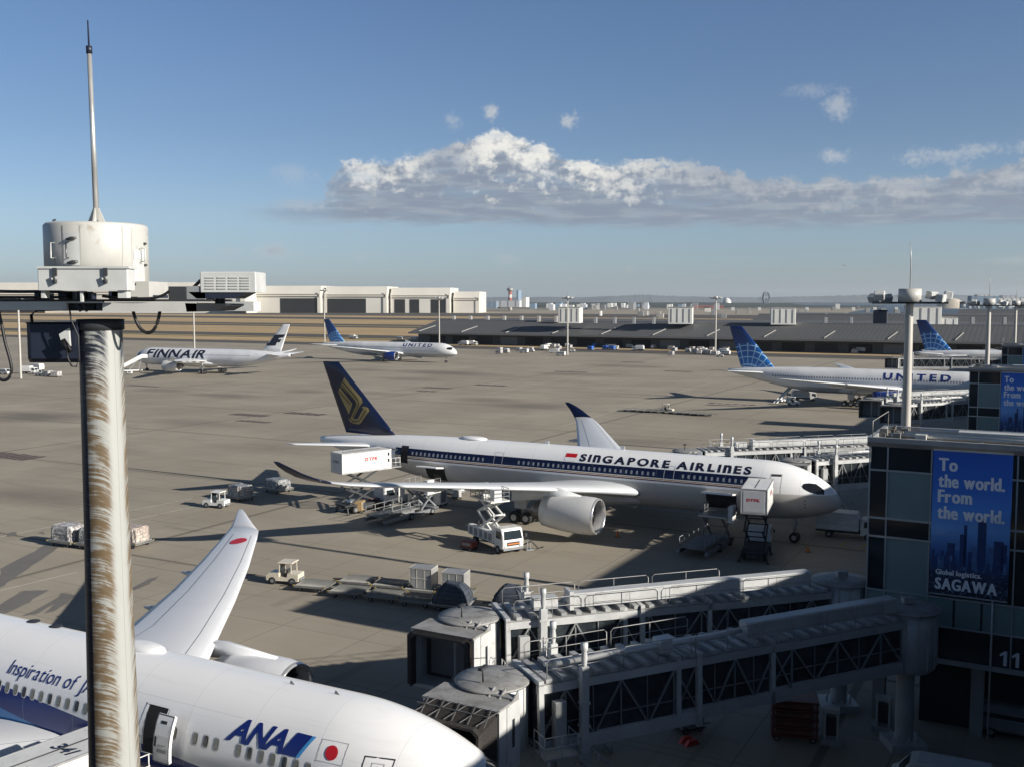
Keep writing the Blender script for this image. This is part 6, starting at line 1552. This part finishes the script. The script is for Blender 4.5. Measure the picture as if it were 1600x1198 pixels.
for px, py, m, h, lb in ((549, 797, MVW, .9, 'white equipment cart beside the base of the rear catering truck'), (562, 800, MWDP, 1.1, 'tan equipment cart beside the rear catering truck'), (585, 794, MCH, 1.0, 'red equipment cart under the near wing'), (600, 790, MCH, .7, 'low red cart under the near wing, right of its twin'),
                         (622, 785, MVW, 1.8, 'tall white cart under the near wing'), (648, 788, MVG, 1.2, 'grey cart left of the rear cargo loader'), (688, 790, MVW, 1.7, 'tall white cart right of the rear cargo loader'), (714, 778, MVW, .9, 'white cart far under the wing root'),
                         (733, 858, mat('cart_red_dark', (.16, .02, .018), .5, var=.2), .6, 'red cart left of the white lift truck')):
    small_cart(lb, gq(px, py), HD + R(random.uniform(-20, 200)), m, h)
tug('white tow tractor half hidden under the near wing, by the wing root', gq(706, 772), HD)
# hose stand and chocks by the lift truck
def hose_stand(label, loc, rz):
    t = thing('hose_stand', label, 'hose stand', loc, rz); mb = MB(); mb.tube([(-1.2, 0, .12), (-.4, .3, .5), (.2, -.2, .9), (.7, .3, .5), (1.0, -.2, .1), (1.7, .2, .08)], .07, 8); mb.build('hose', MBLACK, t)
    mb = MB(); mb.box((-.4, -.4, 0), (.4, .4, .1)); mb.bar((-.2, 0, .1), (-.1, 0, 1.1), .08); mb.bar((.2, 0, .1), (.1, 0, 1.0), .08); mb.build('frame', MVG, t); return t
hose_stand('coiled hose on a low stand right of the white lift truck', gq(826, 858), .4)
def cone(label, loc):
    t = thing('traffic_cone', label, 'traffic cone', loc, 0, 'traffic cones'); mb = MB(); mb.lathe([(.22, .03), (.05, .7), (.02, .72)], (0, 0, 0), 'z', 14); mb.build('cone_body', MORG, t); mb = MB(); mb.box((-.28, -.28, 0), (.28, .28, .035)); mb.build('base', MDK, t); return t
cone('orange traffic cone in front of the large grey engine', gq(965, 838)); cone('orange traffic cone by the nose wheel of the central airliner', gq(1262, 862)); 
# distant dolly train with small tug
def z2(px, py): return gq(px, py)
tug('tiny tow tractor between two lines of empty dollies on the open apron', gq(1042, 645), HD, MVC)
for i in range(5): dolly('low empty dolly in the line right of the tiny tow tractor', gq(1056 + i * 11.5, 646 + i * .8), HD + R(10), group='low dollies right of the tiny tractor')
for i in range(5): dolly('low empty dolly in the line left of the tiny tow tractor', gq(1028 - i * 11, 644.5 - i * .6), HD + R(10), group='low dollies left of the tiny tractor')

# --- airliner at right with globe tail
belt_loader('white belt loader raised to the rear hold of the blue globe-tailed airliner', gq(1226, 628), HD + R(70), 28)
box_truck('white truck beside the belt loader under the blue globe-tailed airliner', gq(1256, 626), HD + R(20), 6)
tug('white tow tractor at the foot of the belt loader', gq(1240, 633), HD)
stairs('white passenger stairs at the nose of the airliner with dark lettering', gq(206, 581), HD + R(55))
small_cart('white cart at the foot of the passenger stairs', gq(203, 585), 0, MVW, .9)

# --- foreground truck at the open door, number on the roof
c = UW(-35.0, 28.0)
pa, pb = ANp if 'ANp' in globals() else (None, None), None
def anw(s, y): n = Vector((math.cos(HA), math.sin(HA), 0)); st = Vector((n.y, -n.x, 0)); q = Vector((NA[0], NA[1], 0)) - n * s + st * y; return q
a, b = anw(19.2, 11.5), anw(18.2, 4.6)
c = (a + b) / 2
catering('white catering truck with number on its roof, at the open door in the near corner', (c.x, c.y, 0), hdg(a, b), 4.05, L=7.4, word=None, roofnum='341')

# --- shade under the gate block
def rack(label, loc, rz):
    t = thing('dolly_rack', label, 'rack', loc, rz); mb = MB()
    for x in (-1.2, 1.2):
        for y in (-.8, .8): mb.bar((x, y, 0.2), (x, y, 2.4), .09)
    for k in range(5): mb.box((-1.3, -.9, .3 + k * .5), (1.3, .9, .42 + k * .5))
    mb.build('frame', MCH, t); mb = MB()
    for k in range(4): mb.bbox((-1.1, -.8, .45 + k * .5), (1.0, .8, .72 + k * .5), .04)
    mb.build('stacked_parts', mat('rust_dark', (.14, .06, .04), .7, var=.3), t); wheels(t, [(1, .8), (1, -.8), (-1, .8), (-1, -.8)], .18, .12); return t
rack('dark red wheeled rack in the shade below the nearest bridge', gq(1240, 1150), HD + .3)
def kiosk(label, loc, rz):
    t = thing('equipment_stand', label, 'stand', loc, rz, 'equipment stands'); mb = MB()
    for x in (-.35, .35): mb.box((x - .06, -.25, 0.3), (x + .06, .25, 1.9))
    mb.box((-.45, -.3, 1.85), (.45, .3, 2.05)); mb.build('frame', MLGT, t); mb = MB(); mb.box((-.6, -.45, 0), (.6, .45, .3)); mb.build('plinth', MCONC, t); mb = MB(); mb.box((-.28, -.18, .5), (.28, .18, 1.6)); mb.build('cabinet', MDK, t); return t
kiosk('small pale framed equipment stand in the shade beside the dark red rack', gq(1298, 1160), HD + .2); kiosk('pale equipment stand between the bridge columns under the block', gq(1380, 1140), HD)
t = thing('wheel_chocks', 'bright red folded chock set lying on the shaded apron', 'chocks', gq(1081, 1163), .5)
for k in range(2): mb = MB(); mb.prism([(-.5, 0), (.5, 0), (.25, .3), (-.25, .3)], -.12 + k * .5, .12 + k * .5, 0, lambda a, b, s_: (a, s_, b)); mb.build('chock', mat('chock_red', (.65, .05, .03), .5, var=.1), t)
mb = MB(); mb.tube([(.3, 0, .1), (.5, .25, .05), (.3, .5, .1)], .03, 6); mb.build('rope', MDK, t)
small_cart('dark cart with an orange lamp in shade below the nearest bridge', gq(1076, 1140), .4, MVG, .8)
def van(label, loc, rz, m=None, L=4.6, group=None):
    m = m or MVW; t = thing('service_van', label, 'van', loc, rz, group); mb = MB()
    pr = [(-L / 2, .4), (L / 2, .4), (L / 2 + .05, .85), (L / 2 - .3, 1.05), (L / 2 - .95, 1.85), (L / 2 - 1.3, 1.95), (-L / 2 + .15, 1.95), (-L / 2, 1.75)]
    mb.loft([[((a) * .98, -.85, .2 + b * .88 + .0) for a, b in pr], [(a, -.78, b) for a, b in pr], [(a, .78, b) for a, b in pr], [((a) * .98, .85, .2 + b * .88) for a, b in pr]], 0, False, True); mb.build('body', m, t)
    mb = MB(); mb.add([(L / 2 - .33, -.7, 1.1), (L / 2 - .33, .7, 1.1), (L / 2 - .9, .66, 1.82), (L / 2 - .9, -.66, 1.82)], [(0, 1, 2, 3)]); mb.build('windscreen', MGLS, t)
    for q in (-1, 1): mb = MB(); mb.add([(-L / 2 + .3, q * .86, 1.2), (L / 2 - .7, q * .86, 1.2), (L / 2 - 1.1, q * .84, 1.7), (-L / 2 + .3, q * .84, 1.7)], [(0, 1, 2, 3)]); mb.build('side_window', MGLS, t)
    wheels(t, [(L * .3, .75), (L * .3, -.75), (-L * .3, .75), (-L * .3, -.75)], .32, .22); return t
van('white van roof in the shade at the bottom edge, below the column', gq(1470, 1246), HD + R(182), L=4.8)
van('dark parked van in the shade at the bottom right corner', gq(1590, 1150), HD, MVG, group=None)
# ================================================================ cargo sheds and everything beyond the apron
MRIB = custom('shed_roof', lambda x, b: (lambda P: (lambda xyz: x.mix(x.step(x.m('FRACT', x.mul(xyz[0], 1 / 2.2)), .75, .95), x.mix(x.noise(P, .05, 4, .6), (.085, .088, .09), (.125, .125, .122)), (.06, .062, .065)))(x.xyz(P)))(x.coord()), .7, .1)
MRIBE = mat('shed_edge', (.34, .33, .31), .6, .1, var=.1)
MSHW = mat('shed_wall', (.10, .105, .11), .7, var=.2, scale=.1); MPALE = mat('panel_pale', (.62, .62, .58), .6, var=.1, scale=.2)
def cargo_shed(label, u0, u1, w0, depth, ze, zr, bays=True):
    t = thing('cargo_shed', label, 'building', UW(u0, w0), HD, 'long cargo sheds'); L = u1 - u0
    mb = MB(); mb.box((0, 6, 0), (L, depth + 60, ze - .6)); mb.build('wall', MSHW, t)
    sl = (zr - ze) / 32
    mb = MB(); mb.prism([(-4, ze - .5), (-4, ze), (28, zr), (depth + 60, zr), (depth + 60, zr - 1.2), (28, zr - 1.2)], 0, L, 0, lambda a, b, s_: (s_, a, b)); rf = mb.build('roof', MRIB, t)
    mb = MB(); mb.box((-.3, -4.25, ze - .9), (L + .3, -3.95, ze + .12)); mb.box((-.3, 27.6, zr - .1), (L + .3, 28.6, zr + .35)); mb.build('fascia', MRIBE, rf)
    if bays:
        k = 6.0
        while k < L - 4:
            mb = MB(); mb.M = Matrix.Translation((k, 0, 0)); mb.bar((0, -2.5, ze + .35 + 1.5 * sl), (2.2, 12, ze + .25 + 16 * sl), .45, .3); mb.build('roof_rib', MRIBE, rf); k += 29.0
        rs = random.Random(5); k = 8.0
        while k < L - 10:
            mb = MB(); mb.box((k, 5.9, .1), (k + 11, 6.0, ze - 2.2)); mb.build('loading_door', rs.choice((MDK, MBLK, MBLK, MVG)), t); k += 16
    return t
S1 = uwof(gp(619, 538)); 
cargo_shed('nearest long dark-roofed cargo shed beyond the apron, across the middle', S1[0], S1[0] + 520, 506, 60, 6.6, 13.3)
cargo_shed('second long dark-roofed shed, showing above the roof of the nearest one', S1[0] + 150, S1[0] + 720, 690, 80, 9.5, 15.5, False)
cargo_shed('third long grey-roofed shed, farthest of the three', S1[0] + 260, S1[0] + 950, 920, 110, 11, 17.0, False)
def block(label, px0, px1, py0, py1, Y, m=None, dep=12, name='stair_tower', cat='building', group=None, ribs=3, cap=True):
    a = atY(px0, py1, Y); b = atY(px1, py0, Y); cx = (a.x + b.x) / 2; t = thing(name, label, cat, (cx, Y, 0), R(-12), group); hw = (b.x - a.x) / 2
    mb = MB(); z0 = max(0, min(a.z, 13.3)); mb.bbox((-hw, 0, 0 if a.z < 3 else z0 - .5), (hw, dep, b.z), .15); w = mb.build('wall', m or MPALE, t)
    mb = MB()
    for k in range(ribs): x = -hw + 2 * hw * (k + .5) / ribs; mb.box((x - hw * .05, -.12, z0 + .3), (x + hw * .05, -.02, b.z - .6))
    if ribs: mb.build('panel_joint', MVG, t)
    if cap: mb = MB(); mb.box((-hw - .2, -.2, b.z), (hw + .2, dep + .2, b.z + .35)); mb.build('roof', MRIBE, t)
    return t
for px0, px1, py0, py1, Y, lb in ((872, 906, 481, 502, 560, 'pale stair tower on the near shed roof, farthest left of the row'), (1044, 1082, 481, 503, 540, 'pale stair tower on the near shed roof, left of the blue globe tail'), (1205, 1243, 482, 505, 525, 'pale stair tower on the near shed roof, right of the blue globe tail'),
                               (1420, 1470, 480, 508, 505, 'pale stair tower behind the head of the large right mast')):
    block(lb, px0, px1, py0, py1, Y, group='stair towers on the shed roof', ribs=4)
block('low pale roof house beside the farthest right stair tower', 1472, 1496, 497, 508, 505, name='roof_house', ribs=2)
for i, px in enumerate((708, 734, 761, 787, 814, 841, 868)): block('stubby brown ventilator on the left part of the near shed roof', px - 2.5, px + 2.5, 494, 500, 640 - i * 9, MRIBE, 3, 'roof_ventilator', 'ventilator', 'ventilators on the left part of the shed roof', 0, False)
for i, px in enumerate((930, 960, 990, 1021, 1290, 1330, 1372, 1520, 1570)): block('small grey ventilator on the right part of the near shed roof', px - 2.5, px + 2.5, 496, 503, 560 - i * 6, MGRY, 3, 'roof_ventilator', 'ventilator', 'ventilators on the right part of the shed roof', 0, False)
rs = random.Random(21)
for i in range(44):
    px = rs.uniform(925, 1420); py = rs.uniform(479, 494); Y = 25 * 1600 / max(8, (py + 4 - 470)) * .5 ; Y = max(660, min(1500, Y)); w_ = rs.uniform(2, 9)
    block('small roof housing among the far shed roofs', px, px + w_, py - rs.uniform(1.5, 4), py + 2, Y, rs.choice((MPALE, MGRY, MGRY, MVG, MRIBE)), 8, 'roof_house', 'building', 'small housings on the far shed roofs', 0, False)
# hangars
MHAN = mat('hangar_white', (.60, .575, .51), .6, var=.06, scale=.02); MHAD = mat('hangar_dark', (.012, .012, .013), .8, var=.2, scale=.05); MHAS = mat('hangar_stripe', (.30, .27, .22), .7, var=0)
HY = 2100
def hangar(label, px0, px1, ptop, doors, stripe=True, pbot=485):
    a = atY(px0, pbot, HY); b = atY(px1, ptop, HY); W_ = b.x - a.x; zb = max(0.0, a.z); H_ = b.z
    t = thing('hangar', label, 'hangar', (a.x, HY, 0), R(-6), 'white hangars beyond the taxiways')
    mb = MB(); mb.prism([(0, 0), (0, H_ * .58), (-3, H_ * .62), (6, H_), (110, H_), (110, 0)], 0, W_, 0, lambda p, q, s_: (s_, p, q)); mb.build('shell', MHAN, t)
    mb = MB(); mb.box((0, -2.9, H_ * .66), (W_, -.2, H_ * .70)); 
    if stripe: mb.build('stripe', MHAS, t)
    for f0, f1 in doors:
        mb = MB(); mb.box((W_ * f0, -.6, 0), (W_ * f1, -.1, H_ * .54)); mb.build('door_opening', MHAD, t)
    for f in (0.0, .985):
        mb = MB(); mb.box((W_ * f, -4.5, 0), (W_ * (f + .015), -3.2, H_ * .8)); mb.build('buttress', MHAN, t)
    return t
hangar('leftmost white hangar, mostly behind the near mast', -60, 398, 442, [(.05, .3)])
hangar('white hangar just right of the louvred lamp, wide dark opening', 400, 503, 447, [(.38, .95)])
hangar('white hangar with a wide dark opening, in the middle of the row', 509, 606, 448, [(.03, .66)])
hangar('white hangar with three separate dark openings', 611, 704, 450, [(.06, .24), (.32, .48), (.68, .92)])
hangar('smallest windowless white hangar at the right end of the row', 709, 749, 456, [])
block('pale low shed at the foot of the hangar, below the louvred lamp', 350, 398, 472, 486, 2000, MPALE, 30, 'low_shed', 'building', None, 0)
# control tower and terminals far away
t = thing('control_tower', 'red and white banded control tower far beyond the sheds', 'control tower', tuple(Vector((atY(797, 470, 2600).x, 2600, 0))))
zt_ = atY(797, 449, 2600).z
mb = MB()
for k in range(6): mb.lathe([(5.2 - k * .2, zt_ * .82 * k / 6), (5.0 - k * .2, zt_ * .82 * (k + 1) / 6)], (0, 0, 0), 'z', 12, k % 2, True, True)
mb.build('shaft', [mat('tower_pale', (.50, .48, .45), .7, var=0), mat('tower_red', (.30, .10, .07), .7, var=0)], t)
mb = MB(); mb.lathe([(4.5, zt_ * .82), (8, zt_ * .86), (8.5, zt_ * .92), (6, zt_ * .96), (1.2, zt_ * .97), (.8, zt_ * 1.08)], (0, 0, 0), 'z', 14, 0, True, True); mb.build('cab', MGRY, t)
MBLG = mat('far_building', (.46, .48, .50), .8, var=.1, scale=.02); MBLB = mat('far_building_blue', (.20, .28, .36), .7, var=.1, scale=.02)
for px0, px1, py0, py1, Y, m, lb in ((775, 812, 470, 480, 2500, MBLG, 'long low pale terminal at the foot of the control tower'), (815, 822, 465, 480, 2400, MPALE, 'narrow white tower block right of the control tower'), (807, 810, 454, 474, 2700, MBLB, 'slim dark tower block just right of the control tower'), (754, 776, 472, 482, 2500, MBLB, 'low blue-grey building left of the control tower'),
                                     (1519, 1560, 463, 478, 2300, MBLB, 'blue and white port building at far right, left half'), (1562, 1600, 466, 480, 2350, MPALE, 'white port building at the right edge'), (1528, 1548, 461, 470, 2600, MPALE, 'pale port building behind the blue one'), (1568, 1590, 462, 472, 2600, MBLG, 'grey port building behind the white one at right')):
    block(lb, px0, px1, py0, py1, Y, m, 40, 'far_building', 'building', None, 3)
for i in range(46):
    px = rs.choice((rs.uniform(750, 1160), rs.uniform(850, 1010))); Y = rs.uniform(2600, 4200); h_ = rs.uniform(1.0, 5.0); w_ = rs.uniform(2, 10)
    block('small distant building on the far horizon line', px, px + w_, 474 - h_ + 4, 484, Y, rs.choice((MPALE, MBLG, MBLB, MBLG, MGRY)), 30, 'far_building', 'building', 'small buildings along the horizon', 0, False)
for i in range(30):
    px = rs.uniform(1500, 1605); Y = rs.uniform(2000, 2800); h_ = rs.uniform(1, 6); w_ = rs.uniform(1.5, 6)
    block('small port building or stack at the far right shore', px, px + w_, 477 - h_, 482, Y, rs.choice((MPALE, MPALE, MBLB, MBLG, MHAD)), 30, 'far_building', 'building', 'small port buildings at far right', 0, False)
for i in range(9):
    px = 1140 + i * 38 + rs.uniform(-8, 8); block('small white hut in a row by the bay shore', px, px + 5, 480.5, 485, 1480, MPALE, 6, 'shore_hut', 'building', 'white huts along the bay shore', 0, False)
# red framed yard near the horizon
t = thing('red_gantry_row', 'low red gantry row on the far shore, left of the thin mast', 'gantry', tuple(Vector((atY(1108, 470, 2900).x, 2900, 0)))); hw = 40
mb = MB()
for k in range(9): mb.bar((-hw + k * 10, 0, 0), (-hw + k * 10, 0, 11), 1.2)
mb.bar((-hw, 0, 10), (hw, 0, 10), 1.6); mb.bar((-hw, 0, 5), (hw, 0, 5), 1.2); mb.build('frame', mat('gantry_red', (.36, .10, .07), .7, var=0), t)
# ferris wheel
fw = atY(1197, 474, 6500); rr = atY(1197, 456.5, 6500).z / 2 - 3
t = thing('ferris_wheel', 'ferris wheel standing on the far shore', 'ferris wheel', (fw.x, 6500, 0), R(45)); hub = rr + 6
mb = MB(); n = 36
for k in range(n):
    a, b = 2 * PI * k / n, 2 * PI * (k + 1) / n
    for y in (-3, 3): mb.bar((rr * math.cos(a), y, hub + rr * math.sin(a)), (rr * math.cos(b), y, hub + rr * math.sin(b)), 5.0)
    if k % 2 == 0: mb.bar((0, 0, hub), (rr * math.cos(a), 0, hub + rr * math.sin(a)), 2.2)
MFW = mat('wheel_steel', (.14, .17, .19), .7, var=0); mb.build('wheel', MFW, t)
mb = MB(); 
for y in (-9, 9):
    mb.bar((-rr * .5, y * 2, 0), (0, y * .4, hub), 3); mb.bar((rr * .5, y * 2, 0), (0, y * .4, hub), 3)
mb.build('support', MFW, t)
sp = atY(1487, 477, 3300); t = thing('gravel_heap', 'large pale sand heap on the shore behind the right mast', 'heap', (sp.x, 3300, 0))
mb = MB(); zz_ = atY(1487, 466, 3300).z; mb.lathe([(56, 0), (40, zz_ * .45), (22, zz_ * .85), (6, zz_), (.5, zz_)], (0, 0, 0), 'z', 18); mb.build('heap', mat('sand', (.50, .45, .36), .95, var=.15, scale=.05), t)
wd_ = atY(1136, 470, 6000); t = thing('white_dome', 'tiny white dome on the far shore left of the ferris wheel', 'dome', (wd_.x, 6000, 0)); mb = MB(); mb.lathe([(26, 0), (24, 20), (16, 34), (1, 42)], (0, 0, 0), 'z', 16); mb.build('shell', MPALE, t)

# ---- vehicles parked before the cargo sheds (small in the picture)
MODELS = []
def far_model(kind):
    if kind == 'van': return van('', (0, 0, 0), 0)
    if kind == 'truck': return box_truck('', (0, 0, 0), 0)
    if kind == 'tug': return tug('', (0, 0, 0), 0)
    if kind == 'dolly':
        t = thing('cargo_dolly', '', 'dolly'); mb = MB(); mb.box((-1.6, -1.2, .35), (1.6, 1.2, .5)); mb.build('frame', MALU, t); mb = MB(); mb.bbox((-1.4, -1.1, .51), (1.4, 1.1, 1.9), .1); mb.build('load', MWRAP, t); wheels(t, [(1, .9), (1, -.9), (-1, .9), (-1, -.9)], .2, .16); return t
    if kind == 'blue': 
        t = thing('cargo_dolly', '', 'dolly'); mb = MB(); mb.box((-1.6, -1.2, .35), (1.6, 1.2, .5)); mb.build('frame', MALU, t); mb = MB(); mb.bbox((-1.4, -1.1, .51), (1.4, 1.1, 2.1), .2); mb.build('tarp', mat('tarp_bright_blue', (.03, .12, .42), .6, var=.2), t); wheels(t, [(1, .9), (1, -.9), (-1, .9), (-1, -.9)], .2, .16); return t
FAR = {}
def far_put(kind, px, py, rz, label, group):
    if kind not in FAR:
        FAR[kind] = r = far_model(kind); r.location = gq(px, py); r.rotation_euler = (0, 0, rz); r['label'] = label; r['group'] = group; return r
    return dup(FAR[kind], gq(px, py), rz, label, group)
WHERE = [((770, 835), (548, 552), 'between the taxiing airliner nose and the thin centre mast'), ((850, 900), (541, 553), 'around the foot of the thin centre mast'), ((903, 965), (537, 548), 'right of the thin centre mast'), ((965, 1035), (539, 551), 'before the middle of the shed'),
         ((1045, 1140), (544, 556), 'left of the blue globe tail'), ((1290, 1420), (546, 553), 'between the blue globe tail and the large right mast')]
NAMES_ = {'van': 'tiny white van', 'truck': 'tiny white box truck', 'tug': 'tiny white tow tractor', 'dolly': 'tiny loaded dolly', 'blue': 'tiny dolly under a blue tarp'}
rs = random.Random(33)
for (xr, yr, wh), cnt in zip(WHERE, (6, 11, 13, 13, 26, 34)):
    for k in range(cnt):
        kind = rs.choice(('van', 'truck', 'tug', 'dolly', 'dolly', 'dolly'))
        if wh.startswith('right of the thin') and k < 6: kind = 'blue'
        far_put(kind, rs.uniform(*xr), rs.uniform(*yr), HD + rs.choice((0, PI / 2, PI)) + rs.uniform(-.15, .15), NAMES_[kind] + ' ' + wh, NAMES_[kind].replace('dolly', 'dollie').replace('under a blue tarp', 'under blue tarp') + 's ' + wh)
for px, py, kind, rz, lb in ((738, 540, 'truck', HD, 'small white box truck before the shed, right of the taxiing airliner nose'), (724, 540, 'truck', HD + PI, 'small white truck facing left, right of the taxiing airliner nose'), (552, 530, 'truck', HD, 'white truck standing behind the tail of the taxiing airliner'), (625, 531, 'van', HD, 'white van before the left end of the shed'),
                             (648, 532, 'van', HD, 'white van above the body of the taxiing airliner'), (660, 532, 'truck', HD, 'white truck above the lettering of the taxiing airliner'), (1125, 558, 'tug', HD, 'lone tow tractor nearest to the apron, left of the blue globe tail'), (876, 556, 'van', HD + PI, 'lone pale van nearest to the apron at the thin centre mast'),
                             (780, 553, 'dolly', HD, 'lone dark dolly on the open apron before the centre mast'), (791, 552, 'dolly', HD, 'second lone dolly on the open apron before the centre mast'),
                             (8, 585, 'van', HD, 'pale van at the left edge below the hanging cable'), (45, 584, 'truck', HD + .3, 'white loader truck near the left edge beside the thin mast'), (62, 587, 'tug', HD, 'white tow tractor right of the thin left mast'), (75, 588, 'dolly', HD, 'white dolly at the right end of the left vehicles'), (88, 589, 'dolly', HD + .2, 'low white dolly farthest right among the left vehicles'), (57, 580, 'truck', HD + PI, 'tall white truck behind the left vehicles')):
    far_put(kind, px, py, rz, lb, 'service vehicles far across the apron')
# ================================================================ air between here and the hills
def build_haze():
    m = bpy.data.materials.new('haze_air'); m.use_nodes = True; nt = m.node_tree; nt.nodes.clear(); x = NX(nt)
    v = x.node('ShaderNodeVolumePrincipled'); v.inputs['Density'].default_value = 3.2e-5; v.inputs['Color'].default_value = (.80, .88, .95, 1); v.inputs['Anisotropy'].default_value = .2
    o = x.node('ShaderNodeOutputMaterial'); nt.links.new(v.outputs[0], o.inputs['Volume'])
    mb = MB(); mb.box((-32000, -1500, -1.2), (34000, 32000, 330)); h = mb.build('haze', m); tag(h, kind='stuff')
build_haze()
